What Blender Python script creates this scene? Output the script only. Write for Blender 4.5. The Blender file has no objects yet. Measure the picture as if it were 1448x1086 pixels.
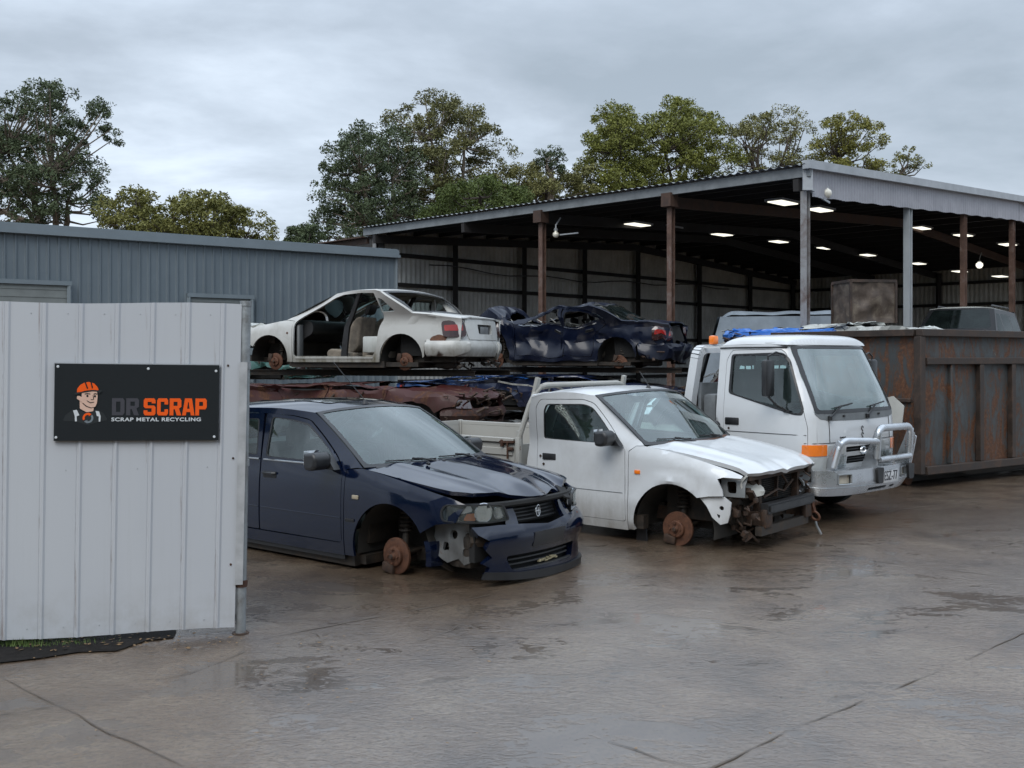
import bpy, bmesh, math, random
from mathutils import Vector as V, Matrix, noise, geometry
random.seed(7)
SC = bpy.context.scene
COL = SC.collection
F, CX, HY, EYE = 1448.0, 724.0, 505.0, 1.65
def R(a): return math.radians(a)
def gp(px, py):                      # ground point seen at a photo pixel
    y = EYE*F/(py-HY); return V(((px-CX)/F*y, y, 0))
def at(px, py, y):                   # point at depth y seen at a photo pixel
    return V(((px-CX)/F*y, y, EYE-(py-HY)*y/F))
# ------------------------------------------------------------------ objects
def tag(o, label=None, cat=None, group=None, kind=None):
    if label: o['label'] = label
    if cat: o['category'] = cat
    if group: o['group'] = group
    if kind: o['kind'] = kind
    return o
def thing(name, label, cat, loc=(0, 0, 0), rz=0.0, group=None, rot=None):
    o = bpy.data.objects.new(name, None); COL.objects.link(o)
    o.empty_display_size = .2
    o.location = loc; o.rotation_euler = rot if rot else (0, 0, rz)
    return tag(o, label, cat, group)
def link(name, me, mat, parent=None, loc=None, smooth=35):
    o = bpy.data.objects.new(name, me); COL.objects.link(o)
    if mat:
        for m in (mat if isinstance(mat, (list, tuple)) else [mat]): me.materials.append(m)
    if smooth:
        me.polygons.foreach_set('use_smooth', [True]*len(me.polygons))
        me.set_sharp_from_angle(angle=R(smooth))
    if parent: o.parent = parent
    if loc is not None: o.location = loc
    return o
def copy_tree(o, parent=None):
    c = o.copy(); COL.objects.link(c)
    if parent: c.parent = parent
    for ch in [x for x in COL.objects if x.parent == o]: copy_tree(ch, c)
    return c
class MB:
    def __init__(s): s.v = []; s.f = []; s.m = []
    def add(s, vs, fs, mi=0, M=None):
        n = len(s.v)
        s.v += [(M @ V(p)) if M else V(p) for p in vs]
        s.f += [[i+n for i in f] for f in fs]; s.m += [mi]*len(fs); return s
    def box(s, c, d, M=None, mi=0, ch=0.0):
        x, y, z = d[0]/2, d[1]/2, d[2]/2; c = V(c)
        if ch <= 0:
            vs = [c+V((i*x, j*y, k*z)) for i in (-1, 1) for j in (-1, 1) for k in (-1, 1)]
            fs = [(0, 1, 3, 2), (4, 6, 7, 5), (0, 4, 5, 1), (2, 3, 7, 6), (0, 2, 6, 4), (1, 5, 7, 3)]
            return s.add(vs, fs, mi, M)
        bm = bmesh.new(); bmesh.ops.create_cube(bm, size=1)
        for v in bm.verts: v.co = V((v.co.x*d[0], v.co.y*d[1], v.co.z*d[2]))
        bmesh.ops.bevel(bm, geom=bm.edges[:], offset=min(ch, min(d)*.45), segments=2, affect='EDGES', profile=.5)
        bm.verts.ensure_lookup_table()
        vs = [v.co+c for v in bm.verts]; fs = [[v.index for v in f.verts] for f in bm.faces]; bm.free()
        return s.add(vs, fs, mi, M)
    def bar(s, a, b, w, h, up=(0, 0, 1), mi=0):
        a, b = V(a), V(b); d = (b-a); L = d.length; d.normalize(); up = V(up)
        x = d.cross(up)
        if x.length < 1e-4: x = d.cross(V((1, 0, 0)))
        x.normalize(); z = x.cross(d)
        M = Matrix((x, d, z)).transposed().to_4x4(); M.translation = (a+b)/2
        return s.box((0, 0, 0), (w, L, h), M, mi)
    def tube(s, pts, r, n=8, mi=0, cap=True):
        pts = [V(p) for p in pts]; k = len(pts); rs = r if isinstance(r, (list, tuple)) else [r]*k
        up = None; rings = []
        for i, p in enumerate(pts):
            d = (pts[min(i+1, k-1)]-pts[max(i-1, 0)]).normalized()
            if up is None:
                up = d.orthogonal().normalized()
            else:
                up = (up - d*up.dot(d))
                up = up.normalized() if up.length > 1e-5 else d.orthogonal().normalized()
            b = d.cross(up)
            rings.append([p+(up*math.cos(2*math.pi*j/n)+b*math.sin(2*math.pi*j/n))*rs[i] for j in range(n)])
        vs = [q for rg in rings for q in rg]; fs = []
        for i in range(k-1):
            for j in range(n):
                fs.append((i*n+j, i*n+(j+1) % n, (i+1)*n+(j+1) % n, (i+1)*n+j))
        if cap: fs.append(tuple(range(n))[::-1]); fs.append(tuple((k-1)*n+j for j in range(n)))
        return s.add(vs, fs, mi)
    def lathe(s, prof, n=24, M=None, mi=0):     # prof: (r, h) about local z
        vs = []; fs = []
        for (r, h) in prof:
            for j in range(n):
                a = 2*math.pi*j/n; vs.append(V((r*math.cos(a), r*math.sin(a), h)))
        for i in range(len(prof)-1):
            for j in range(n): fs.append((i*n+j, i*n+(j+1) % n, (i+1)*n+(j+1) % n, (i+1)*n+j))
        if prof[0][0] > 1e-4: fs.append(tuple(range(n))[::-1])
        if prof[-1][0] > 1e-4: fs.append(tuple((len(prof)-1)*n+j for j in range(n)))
        return s.add(vs, fs, mi, M)
    def prism(s, poly, M, t, mi=0):             # poly in local xy, extruded along local z
        n = len(poly)
        vs = [V((a, b, 0)) for a, b in poly]+[V((a, b, t)) for a, b in poly]
        fs = [tuple(range(n))[::-1], tuple(range(n, 2*n))]+[(i, (i+1) % n, n+(i+1) % n, n+i) for i in range(n)]
        return s.add(vs, fs, mi, M)
    def mesh(s, name):
        me = bpy.data.meshes.new(name); me.from_pydata([tuple(v) for v in s.v], [], s.f)
        if any(s.m): me.polygons.foreach_set('material_index', s.m)
        me.validate(); me.update(); return me
    def build(s, name, mat, parent=None, loc=None, smooth=35, fixn=True):
        me = s.mesh(name)
        if fixn:
            bm = bmesh.new(); bm.from_mesh(me); bmesh.ops.recalc_face_normals(bm, faces=bm.faces[:]); bm.to_mesh(me); bm.free()
        return link(name, me, mat, parent, loc, smooth)
def axM(o, z, x=None):                          # frame with local z along z at o
    z = V(z).normalized()
    x = V(x) if x else z.orthogonal()
    x = (x-z*x.dot(z)).normalized(); y = z.cross(x)
    M = Matrix((x, y, z)).transposed().to_4x4(); M.translation = V(o); return M
# ------------------------------------------------------------------ 2D helpers
def interp(pts):
    pts = sorted(pts); xs = [p[0] for p in pts]; ys = [p[1] for p in pts]; n = len(xs)
    d = [(ys[i+1]-ys[i])/(xs[i+1]-xs[i]) for i in range(n-1)]
    m = [d[0]]+[0 if d[i-1]*d[i] <= 0 else 2*d[i-1]*d[i]/(d[i-1]+d[i]) for i in range(1, n-1)]+[d[-1]]
    def f(x):
        if x <= xs[0]: return ys[0]+m[0]*(x-xs[0])
        if x >= xs[-1]: return ys[-1]+m[-1]*(x-xs[-1])
        i = 0
        while x > xs[i+1]: i += 1
        h = xs[i+1]-xs[i]; t = (x-xs[i])/h
        return (ys[i]*(1+2*t)*(1-t)**2+m[i]*h*t*(1-t)**2+ys[i+1]*t*t*(3-2*t)+m[i+1]*h*t*t*(t-1))
    return f
def arc(c, r, a0, a1, n=14, ry=None):
    return [(c[0]+r*math.cos(R(a0+(a1-a0)*i/n)), c[1]+(ry or r)*math.sin(R(a0+(a1-a0)*i/n))) for i in range(n+1)]
def rnd(poly, r, n=4):                          # rounds the corners of a polygon
    out = []; k = len(poly)
    for i in range(k):
        p = V(poly[i]+(0,)) if len(poly[i]) == 2 else V(poly[i][:2]+(0,))
        rr = r if len(poly[i]) == 2 else poly[i][2]
        a = V(tuple(poly[i-1][:2])+(0,)); b = V(tuple(poly[(i+1) % k][:2])+(0,))
        da, db = (a-p), (b-p); q = min(rr, da.length*.45, db.length*.45)
        if q < 1e-4: out.append((p.x, p.y)); continue
        A = p+da.normalized()*q; B = p+db.normalized()*q
        for j in range(n+1):
            t = j/n; w = A*(1-t)**2+p*2*t*(1-t)+B*t*t; out.append((w.x, w.y))
    return out
def inside(p, poly):
    x, y = p; c = False; j = len(poly)-1
    for i in range(len(poly)):
        xi, yi = poly[i][0], poly[i][1]; xj, yj = poly[j][0], poly[j][1]
        if (yi > y) != (yj > y) and x < (xj-xi)*(y-yi)/(yj-yi)+xi: c = not c
        j = i
    return c
def dens(poly, cell):
    out = []
    for i in range(len(poly)):
        a, b = V(poly[i][:2]), V(poly[(i+1) % len(poly)][:2]); L = (b-a).length
        if L < 1e-5: continue
        k = max(1, int(math.ceil(L/cell)))
        for j in range(k): out.append(tuple(a.lerp(b, j/k)))
    return out
def tri2d(outer, holes=(), cell=.07):
    loops = [dens(outer, cell)]+[dens(h, cell) for h in holes]
    vs = []; es = []
    for lp in loops:
        n = len(vs); vs += [V(p) for p in lp]; es += [(n+i, n+(i+1) % len(lp)) for i in range(len(lp))]
    x0 = min(p.x for p in vs); x1 = max(p.x for p in vs); y0 = min(p.y for p in vs); y1 = max(p.y for p in vs)
    nb = len(vs); bnd = vs[:nb]
    j = 0; y = y0+cell*.5; c2 = (cell*.5)**2
    while y < y1:
        x = x0+cell*(.5 if j % 2 else .25)
        while x < x1:
            if inside((x, y), outer) and not any(inside((x, y), h) for h in holes):
                if all((b.x-x)**2+(b.y-y)**2 > c2 for b in bnd): vs.append(V((x, y)))
            x += cell
        y += cell; j += 1
    r = geometry.delaunay_2d_cdt(vs, es, [], 0, 1e-6)
    ov, of = r[0], r[2]; fs = []
    for f in of:
        c = sum((ov[i] for i in f), V((0, 0)))/len(f)
        if inside(c, loops[0]) and not any(inside(c, h) for h in loops[1:]): fs.append(tuple(f))
    return [tuple(p) for p in ov], fs, loops
def panel(name, outer, fn, mat, parent=None, holes=(), cell=.07, rim=.015, ref=None, smooth=40, back=None, post=None):
    """A sheet cut to a 2D outline and laid on the surface fn(a, b); its edges are turned inwards by rim."""
    pts, fs, loops = tri2d(outer, holes, cell)
    P = [V(fn(*p)) for p in pts]
    ref = V(ref) if ref else V((0, 0, 0))
    def nrm(p):
        e = .004
        d1 = V(fn(p[0]+e, p[1]))-V(fn(p[0]-e, p[1])); d2 = V(fn(p[0], p[1]+e))-V(fn(p[0], p[1]-e))
        n = d1.cross(d2); n.normalize(); return n
    c = sum(P, V((0, 0, 0)))/len(P); k = len(P)//2
    sg = 1 if nrm(pts[k]).dot(P[k]-ref) > 0 else -1
    verts = P[:]; faces = []
    for f in fs:
        if sg*((P[f[1]]-P[f[0]]).cross(P[f[2]]-P[f[0]])).dot(nrm(pts[f[0]])) < 0: f = f[::-1]
        faces.append(f)
    if rim:
        for lp in loops:
            n = len(verts); A = [V(fn(*p)) for p in lp]; B = [A[i]-nrm(lp[i])*sg*rim for i in range(len(lp))]
            verts += A+B; m = len(lp)
            faces += [(n+i, n+(i+1) % m, n+m+(i+1) % m, n+m+i) for i in range(m)]
    if back:                                    # inner skin
        n = len(verts); verts += [P[i]-nrm(pts[i])*sg*back for i in range(len(P))]
        faces += [tuple(n+i for i in f[::-1]) for f in faces[:len(fs)]]
    if post: verts = [post(p) for p in verts]
    me = bpy.data.meshes.new(name); me.from_pydata([tuple(p) for p in verts], [], faces); me.update()
    return link(name, me, mat, parent, None, smooth)
def nz(p, s=1.0, seed=0.0): return noise.noise(V((p[0]*s+seed, p[1]*s+seed*.7, p[2]*s-seed)))
# ------------------------------------------------------------------ materials
def newmat(name):
    m = bpy.data.materials.new(name); m.use_nodes = True; nt = m.node_tree
    b = nt.nodes['Principled BSDF']; return m, nt, b
def nd(nt, t, **k):
    n = nt.nodes.new(t)
    for a, b in k.items():
        if a.startswith('i_'):
            n.inputs[a[2:].replace('_', ' ')].default_value = b
        else: setattr(n, a, b)
    return n
def coords(nt, scale=(1, 1, 1), kind='Object'):
    tc = nd(nt, 'ShaderNodeTexCoord'); mp = nd(nt, 'ShaderNodeMapping'); mp.inputs['Scale'].default_value = scale
    nt.links.new(tc.outputs[kind], mp.inputs[0]); return mp.outputs[0]
def noi(nt, vec, scale, detail=4, rough=.6, dist=0.0):
    n = nd(nt, 'ShaderNodeTexNoise'); n.inputs['Scale'].default_value = scale; n.inputs['Detail'].default_value = detail
    n.inputs['Roughness'].default_value = rough; n.inputs['Distortion'].default_value = dist
    nt.links.new(vec, n.inputs['Vector']); return n.outputs[0]
def ramp(nt, fac, stops):
    r = nd(nt, 'ShaderNodeValToRGB'); e = r.color_ramp.elements
    while len(e) < len(stops): e.new(.5)
    for i, (p, c) in enumerate(stops):
        e[i].position = p; e[i].color = (c if isinstance(c, (tuple, list)) else (c, c, c))[:3]+(1,) if not isinstance(c, (int, float)) else (c, c, c, 1)
    nt.links.new(fac, r.inputs[0]); return r.outputs[0]
def mix(nt, fac, a, b, mode='MIX'):
    n = nd(nt, 'ShaderNodeMix', data_type='RGBA', blend_type=mode)
    for s, v in (('Factor', fac), ('A', a), ('B', b)):
        i = [q for q in n.inputs if q.name == s and (q.type == 'RGBA' or s == 'Factor')][0]
        if hasattr(v, 'links'): nt.links.new(v, i)
        else: i.default_value = v if isinstance(v, (int, float)) else tuple(v)[:3]+(1,)
    return [q for q in n.outputs if q.type == 'RGBA'][0]
def fac(nt, op, a, b=0.0, clamp=True):
    n = nd(nt, 'ShaderNodeMath', operation=op, use_clamp=clamp)
    for i, v in enumerate((a, b)):
        if hasattr(v, 'links'): nt.links.new(v, n.inputs[i])
        else: n.inputs[i].default_value = v
    return n.outputs[0]
def bump(nt, b, h, strength=.3, dist=.01):
    n = nd(nt, 'ShaderNodeBump'); n.inputs['Strength'].default_value = strength; n.inputs['Distance'].default_value = dist
    nt.links.new(h, n.inputs['Height']); nt.links.new(n.outputs[0], b.inputs['Normal']); return n
def setin(nt, b, name, v):
    i = b.inputs[name]
    if hasattr(v, 'links'): nt.links.new(v, i)
    elif isinstance(v, (tuple, list)): i.default_value = tuple(v)[:3]+(1,)
    else: i.default_value = v
def plain(name, c, rough=.6, metal=0.0, var=.25, sc=6, bmp=0.0, coat=0.0, spec=.5):
    m, nt, b = newmat(name); co = coords(nt)
    n = noi(nt, co, sc, 5, .65)
    d = tuple(x*(1-var) for x in c); l = tuple(min(1, x*(1+var)) for x in c)
    setin(nt, b, 'Base Color', ramp(nt, n, [(.3, d), (.7, l)]))
    setin(nt, b, 'Roughness', ramp(nt, n, [(.3, max(0, rough-.12)), (.7, min(1, rough+.12))]))
    b.inputs['Metallic'].default_value = metal; b.inputs['Coat Weight'].default_value = coat; b.inputs['Specular IOR Level'].default_value = spec
    if bmp: bump(nt, b, noi(nt, co, sc*8, 4), bmp, .01)
    return m
RUST1, RUST2, RUST3 = (.032, .018, .013), (.080, .038, .024), (.15, .085, .055)
def paint(name, c, rough=.28, coat=.6, grime=.4, grimec=(.09, .075, .055), rust=0.0, metal=0.0, gsc=1.6, low=.45, fade=0.0, rsc=3.0):
    """Car paint with grime that gathers low down, streaks, and patches of rust."""
    m, nt, b = newmat(name); co = coords(nt)
    sep = nd(nt, 'ShaderNodeSeparateXYZ'); nt.links.new(co, sep.inputs[0])
    n1 = noi(nt, co, gsc, 7, .68, .4); n2 = noi(nt, coords(nt, (1, 1, .25)), 9, 5, .7)
    hi = fac(nt, 'SUBTRACT', low+.18, sep.outputs[2]); hi = fac(nt, 'MULTIPLY', hi, 2.2)
    g = fac(nt, 'ADD', ramp(nt, n1, [(.48, 0.0), (.8, .6)]), hi); g = fac(nt, 'MULTIPLY', g, ramp(nt, n2, [(.3, .35), (.7, 1.0)]))
    g = fac(nt, 'MULTIPLY', g, grime)
    base = mix(nt, ramp(nt, noi(nt, co, .9, 3), [(.35, 0.0), (.7, fade)]), c, tuple(x*.6+.12 for x in c))
    base = mix(nt, g, base, grimec)
    rg = fac(nt, 'ADD', fac(nt, 'MULTIPLY', g, .5), rough)
    if rust > 0:
        nr = noi(nt, co, rsc, 9, .72, .8); t = .78-.42*rust
        rm = ramp(nt, nr, [(t-.015, 0.0), (t+.03, 1.0)])
        rc = ramp(nt, noi(nt, co, 22, 6, .75), [(.3, RUST1), (.5, RUST2), (.75, RUST3)])
        base = mix(nt, rm, base, rc); rg = fac(nt, 'ADD', rg, fac(nt, 'MULTIPLY', rm, .5))
        b.inputs['Coat Weight'].default_value = coat
        setin(nt, b, 'Coat Weight', fac(nt, 'MULTIPLY', fac(nt, 'SUBTRACT', 1.0, rm), coat))
    else: b.inputs['Coat Weight'].default_value = coat
    b.inputs['Coat Roughness'].default_value = .04; b.inputs['Specular IOR Level'].default_value = .3
    b.inputs['Metallic'].default_value = metal
    setin(nt, b, 'Base Color', base); setin(nt, b, 'Roughness', rg)
    bump(nt, b, noi(nt, co, 260, 2), .05, .002)
    return m
def rusty(name, lo=.35, sc=14, metal=.2, cols=None, rough=.75):
    m, nt, b = newmat(name); co = coords(nt)
    cols = cols or (RUST1, RUST2, RUST3)
    n = noi(nt, co, sc, 8, .75, .5)
    setin(nt, b, 'Base Color', ramp(nt, n, [(.3, cols[0]), (.52, cols[1]), (.75, cols[2])]))
    setin(nt, b, 'Roughness', ramp(nt, n, [(.3, rough-.2), (.7, rough+.1)])); b.inputs['Metallic'].default_value = metal
    bump(nt, b, noi(nt, co, sc*6, 5), .5, .004); return m
def glass(name, tint=(.62, .74, .73), rough=.02, dirt=.12, op=.0, refl=1.25):
    m = bpy.data.materials.new(name); m.use_nodes = True; nt = m.node_tree; nt.nodes.clear()
    out = nd(nt, 'ShaderNodeOutputMaterial'); tr = nd(nt, 'ShaderNodeBsdfTransparent'); gl = nd(nt, 'ShaderNodeBsdfGlossy')
    df = nd(nt, 'ShaderNodeBsdfDiffuse'); df.inputs[0].default_value = (.36, .52, .50, 1)
    tr.inputs[0].default_value = tint+(1,); gl.inputs['Roughness'].default_value = rough; gl.inputs[0].default_value = (.9, .95, .95, 1)
    fr = nd(nt, 'ShaderNodeFresnel'); fr.inputs[0].default_value = 1.6
    fm = fac(nt, 'ADD', fac(nt, 'MULTIPLY', fr.outputs[0], refl), .03*refl)
    co = coords(nt); d = ramp(nt, noi(nt, co, 3, 7, .7), [(.4, dirt*.35+op), (.75, dirt+op)])
    m1 = nd(nt, 'ShaderNodeMixShader'); nt.links.new(d, m1.inputs[0]); nt.links.new(tr.outputs[0], m1.inputs[1]); nt.links.new(df.outputs[0], m1.inputs[2])
    m2 = nd(nt, 'ShaderNodeMixShader'); nt.links.new(fm, m2.inputs[0]); nt.links.new(m1.outputs[0], m2.inputs[1]); nt.links.new(gl.outputs[0], m2.inputs[2])
    nt.links.new(m2.outputs[0], out.inputs[0]); return m
def emis(name, c, s):
    m, nt, b = newmat(name); setin(nt, b, 'Base Color', c); setin(nt, b, 'Emission Color', c); b.inputs['Emission Strength'].default_value = s; return m
M = {}
def mats():
    M['navy'] = paint('navy_paint', (.0018, .0052, .019), .10, .45, .035, (.030, .028, .024), metal=0)
    M['white'] = paint('white_paint', (.56, .58, .595), .32, .5, .75, (.14, .115, .08), low=.47, rust=.14)
    M['truck'] = paint('truck_paint', (.57, .59, .605), .30, .5, .30, (.2, .17, .13), low=.3)
    M['wreckwhite'] = paint('dirty_white_paint', (.50, .505, .49), .4, .3, 1.0, (.10, .085, .05), rust=.2, low=.5)
    M['crushnavy'] = paint('crushed_navy_paint', (.003, .006, .019), .3, .15, .2, (.03, .027, .022), rust=.04)
    M['maroon'] = paint('rusted_maroon_paint', (.045, .009, .008), .5, .1, 1.0, (.03, .022, .017), rust=.56, rsc=3.0)
    M['bluecar'] = paint('blue_paint', (.012, .06, .20), .28, .6, .6, (.04, .035, .03), rust=.2)
    M['darkblue'] = paint('dark_blue_paint', (.008, .018, .06), .28, .6, .6, (.04, .035, .03), rust=.22)
    M['greycar'] = paint('grey_paint', (.16, .17, .17), .4, .3, .9, (.05, .04, .03), rust=.42)
    M['palecar'] = paint('pale_paint', (.5, .52, .5), .4, .3, .8, (.07, .06, .045), rust=.3)
    M['suv'] = paint('suv_paint', (.008, .0085, .010), .4, 0, .1, (.05, .045, .04))
    M['black'] = plain('black_plastic', (.012, .012, .013), .5, var=.4, sc=5, bmp=.1)
    M['trim'] = plain('dark_trim', (.02, .021, .023), .38, var=.3)
    M['dark'] = plain('dark_cavity', (.010, .010, .010), .9, var=.5, sc=9)
    M['liner'] = plain('wheel_arch_liner', (.028, .025, .021), .8, var=.6, sc=5, bmp=.3)
    M['seat'] = plain('seat_fabric', (.035, .037, .04), .9, var=.25, sc=30)
    M['wreckseat'] = plain('worn_seat_fabric', (.20, .17, .135), .95, var=.45, sc=6, bmp=.3)
    M['rust'] = rusty('rusty_disc', sc=26, metal=.3, cols=((.045, .022, .015), (.115, .050, .028), (.18, .085, .05)))
    M['hub'] = rusty('dirty_hub', sc=30, cols=((.018, .014, .012), (.05, .03, .02), (.12, .06, .035)))
    M['chassis'] = rusty('grimy_chassis', sc=10, cols=((.012, .011, .010), (.035, .028, .022), (.085, .055, .035)), rough=.7)
    M['galv'] = plain('galvanised_steel', (.36, .38, .39), .42, .75, .18, 7, .1)
    M['alloy'] = plain('aluminium', (.52, .54, .56), .30, .85, .10, 5, 0)
    M['lens'] = glass('clear_lens', (.92, .94, .94), .02, .05)
    M['glass'] = glass('window_glass', (.70, .84, .82), .02, .05)
    M['screen'] = glass('windscreen_glass', (.68, .90, .86), .02, .07, .012, 1.3)
    M['amber'] = plain('amber_lens', (.85, .20, .015), .15, var=.15, coat=.8)
    M['redlens'] = plain('red_lens', (.30, .012, .010), .15, var=.3, coat=.8)
    M['darklens'] = plain('smoked_lens', (.03, .008, .008), .15, var=.3, coat=.8)
    M['mirror'] = plain('lamp_reflector', (.92, .93, .94), .06, .95, .05)
    M['chrome'] = plain('chrome', (.6, .62, .64), .15, .95, .05)
    M['tyre'] = plain('tyre_rubber', (.016, .016, .016), .85, var=.4, sc=12, bmp=.3)
    M['primer'] = paint('bare_grey_panel', (.17, .18, .185), .5, .1, 1.0, (.04, .035, .03), rust=.3, rsc=6)
    M['headlamp'] = plain('headlamp_housing', (.035, .037, .04), .3, .2, .4, 8)
    M['palebare'] = paint('pale_bared_metal', (.42, .42, .39), .5, .1, .8, (.06, .05, .04), rust=.25, rsc=7)
    M['traywhite'] = paint('chalky_white_tray', (.34, .335, .31), .5, .1, .8, (.15, .11, .07), rust=.3, rsc=5, low=.3)
    M['traywood'] = plain('weathered_deck', (.16, .14, .12), .8, var=.4, sc=9)
    M['rustlatch'] = rusty('rusty_latch', sc=30, metal=.3)
    M['headlamp2'] = plain('dull_lamp_back', (.45, .46, .45), .25, .5, .25, 9)
    M['cornerlamp'] = plain('milky_corner_lens', (.42, .44, .44), .12, 0, .15, 6, coat=.8)
    M['foglens'] = plain('cream_fog_lens', (.46, .42, .34), .2, 0, .2, 14, coat=.5)
    M['scuttle'] = plain('grey_plastic', (.12, .13, .135), .6, 0, .2, 8)
    M['plate'] = plain('plate_white', (.55, .56, .57), .4, 0, .1, 9)
    M['platetext'] = plain('plate_black', (.02, .02, .03), .5, 0, .1, 9)
    M['tealcar'] = paint('teal_paint', (.03, .16, .15), .4, .3, .9, (.05, .04, .03), rust=.35)
    M['brightblue'] = paint('bright_blue_paint', (.01, .13, .48), .35, .5, .4, (.05, .04, .03), rust=.1)
    M['truckscreen'] = glass('truck_windscreen_glass', (.66, .90, .86), .02, .16, .05, 2.0)
    M['darkglass'] = glass('dark_window_glass', (.025, .03, .03), .03, .03, 0, .35)
    M['tarp'] = plain('tarpaulin', (.22, .26, .30), .6, 0, .18, 3, .15)
    M['skippaint'] = skipmat('skip_paint', .62); M['skippaint2'] = skipmat('skip_end_paint', .78)
    M['skiprim'] = rusty('rusty_rail', sc=5, metal=.2, cols=((.018, .015, .013), (.046, .032, .025), (.105, .062, .042)), rough=.65)
    M['skiprust'] = rusty('bin_rust', sc=4, metal=.2, cols=((.03, .022, .017), (.075, .055, .042), (.19, .16, .12)), rough=.6)
def skipmat(name, amt):
    m, nt, b = newmat(name); co = coords(nt)
    n0 = noi(nt, co, 1.2, 5, .6); base = ramp(nt, n0, [(.3, (.035, .040, .042)), (.7, (.072, .080, .084))])
    st = noi(nt, coords(nt, (1, 1, .34)), 6.5, 9, .74, 1.1); big = noi(nt, co, 1.1, 4, .6, .5)
    k = fac(nt, 'ADD', fac(nt, 'MULTIPLY', st, .72), fac(nt, 'MULTIPLY', big, .36)); t = .70-.24*amt
    rm = ramp(nt, k, [(t-.02, 0.0), (t+.02, 1.0)]); rm2 = ramp(nt, k, [(t-.07, 0.0), (t-.01, .55)])
    base = mix(nt, rm2, base, (.05, .035, .025))
    base = mix(nt, rm, base, ramp(nt, noi(nt, co, 24, 6, .75), [(.3, (.035, .017, .010)), (.55, (.105, .042, .018)), (.78, (.19, .10, .05))]))
    pale = ramp(nt, noi(nt, coords(nt, (1, 1, 1.2)), 2.7, 8, .7, 1.6), [(.685, 0.0), (.71, .85)])
    base = mix(nt, fac(nt, 'MULTIPLY', pale, min(1.0, amt*1.3)), base, (.27, .22, .16))
    setin(nt, b, 'Base Color', base); setin(nt, b, 'Roughness', ramp(nt, k, [(.3, .38), (.7, .75)])); b.inputs['Metallic'].default_value = .1
    bump(nt, b, st, .35, .008); return m
def setmats():
    M['shedwall'] = plain('blue_grey_cladding', (.115, .142, .162), .5, .1, .06, 2); M['shedtrim'] = plain('blue_grey_trim', (.15, .18, .20), .45, .1, .06, 2)
    M['rollerdoor'] = plain('roller_door', (.17, .185, .18), .5, .1, .12, 4)
    M['roofsheet'] = plain('roof_iron', (.20, .21, .215), .55, .2, .3, 2); M['eavegalv'] = plain('weathered_galvanised_eave', (.20, .215, .225), .6, .3, .3, 2.5)
    M['gable'] = plain('pale_corrugated_iron', (.33, .33, .36), .55, .25, .18, 1.8); M['galvlight'] = plain('light_galvanised', (.36, .38, .40), .5, .3, .2, 3)
    M['darksteel'] = plain('dark_steel', (.022, .02, .02), .8, .1, .3, 3); M['innerwall'] = plain('inner_wall_iron', (.58, .60, .60), .6, 0, .25, 1.2)
    M['rustbeam'] = rusty('rusty_beam', sc=2.5, metal=.1, cols=((.03, .017, .012), (.07, .038, .026), (.11, .07, .05)))
    M['rustpost'] = rusty('rusty_post', sc=3.5, metal=.1, cols=((.05, .028, .02), (.11, .062, .045), (.18, .15, .14)))
    M['galvpost'] = rusty('part_rusted_post', sc=2.2, metal=.2, cols=((.10, .055, .04), (.24, .235, .235), (.33, .345, .35)), rough=.6)
    M['galvpale'] = plain('pale_galvanised_post', (.36, .39, .41), .55, .2, .15, 2)
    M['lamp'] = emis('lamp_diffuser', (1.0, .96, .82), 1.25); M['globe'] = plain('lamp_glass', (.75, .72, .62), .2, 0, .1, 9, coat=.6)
    M['galvgate'] = plain('gate_edge_strip', (.40, .41, .42), .5, .3, .2, 8); M['galvpipe'] = rusty('galvanised_pipe', sc=7, metal=.5, cols=((.17, .165, .16), (.27, .29, .30), (.36, .39, .41)), rough=.55)
    for k, c in (('signblack', (.010, .013, .015)), ('signcharcoal', (.022, .026, .028)), ('signgrey', (.055, .055, .065)), ('signorange', (.80, .10, .008)), ('signwhite', (.55, .58, .60)), ('signskin', (.62, .42, .33)), ('signsteel', (.16, .19, .21))): M[k] = plain(k.replace('sign', 'sign_'), c, .62, 0, .04, 20, spec=.22)
    M['leafdark2'] = leafmat('tall_eucalypt_leaf', (0.059, 0.064, 0.023), (0.126, 0.125, 0.047), (0.232, 0.217, 0.083)); M['leafolive2'] = leafmat('grey_olive_leaf', (0.075, 0.079, 0.03), (0.158, 0.155, 0.056), (0.274, 0.255, 0.1)); M['leafyellow2'] = leafmat('dull_yellow_leaf', (0.088, 0.094, 0.023), (0.178, 0.173, 0.04), (0.304, 0.282, 0.07))
    m, nt, b = newmat('painted_gate'); co = coords(nt)
    c = ramp(nt, noi(nt, coords(nt, (1, 1, .3)), 1.4, 5, .6), [(.3, (.425, .445, .475)), (.7, (.455, .475, .50))])
    sp = nd(nt, 'ShaderNodeSeparateXYZ'); nt.links.new(co, sp.inputs[0])
    # rust sits in the seams: a narrow band once per sheet
    q = fac(nt, 'ADD', sp.outputs[0], -.115-.008+.03-.016, False); q = fac(nt, 'MODULO', fac(nt, 'ADD', q, .1935*4, False), .1935, False); d = fac(nt, 'ABSOLUTE', fac(nt, 'SUBTRACT', q, .03, False), 0, False)
    band = ramp(nt, d, [(.002, 1.0), (.005, 0.0)])
    st = ramp(nt, noi(nt, coords(nt, (1, 1, .12)), 14, 7, .75), [(.50, 0.0), (.62, .7)])
    rm = fac(nt, 'MULTIPLY', band, st)
    lowr = fac(nt, 'MULTIPLY', fac(nt, 'MULTIPLY', fac(nt, 'SUBTRACT', .22, sp.outputs[2]), 5), ramp(nt, d, [(.003, .9), (.018, 0.0)]))
    rm = fac(nt, 'ADD', rm, fac(nt, 'MULTIPLY', lowr, st))
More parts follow.
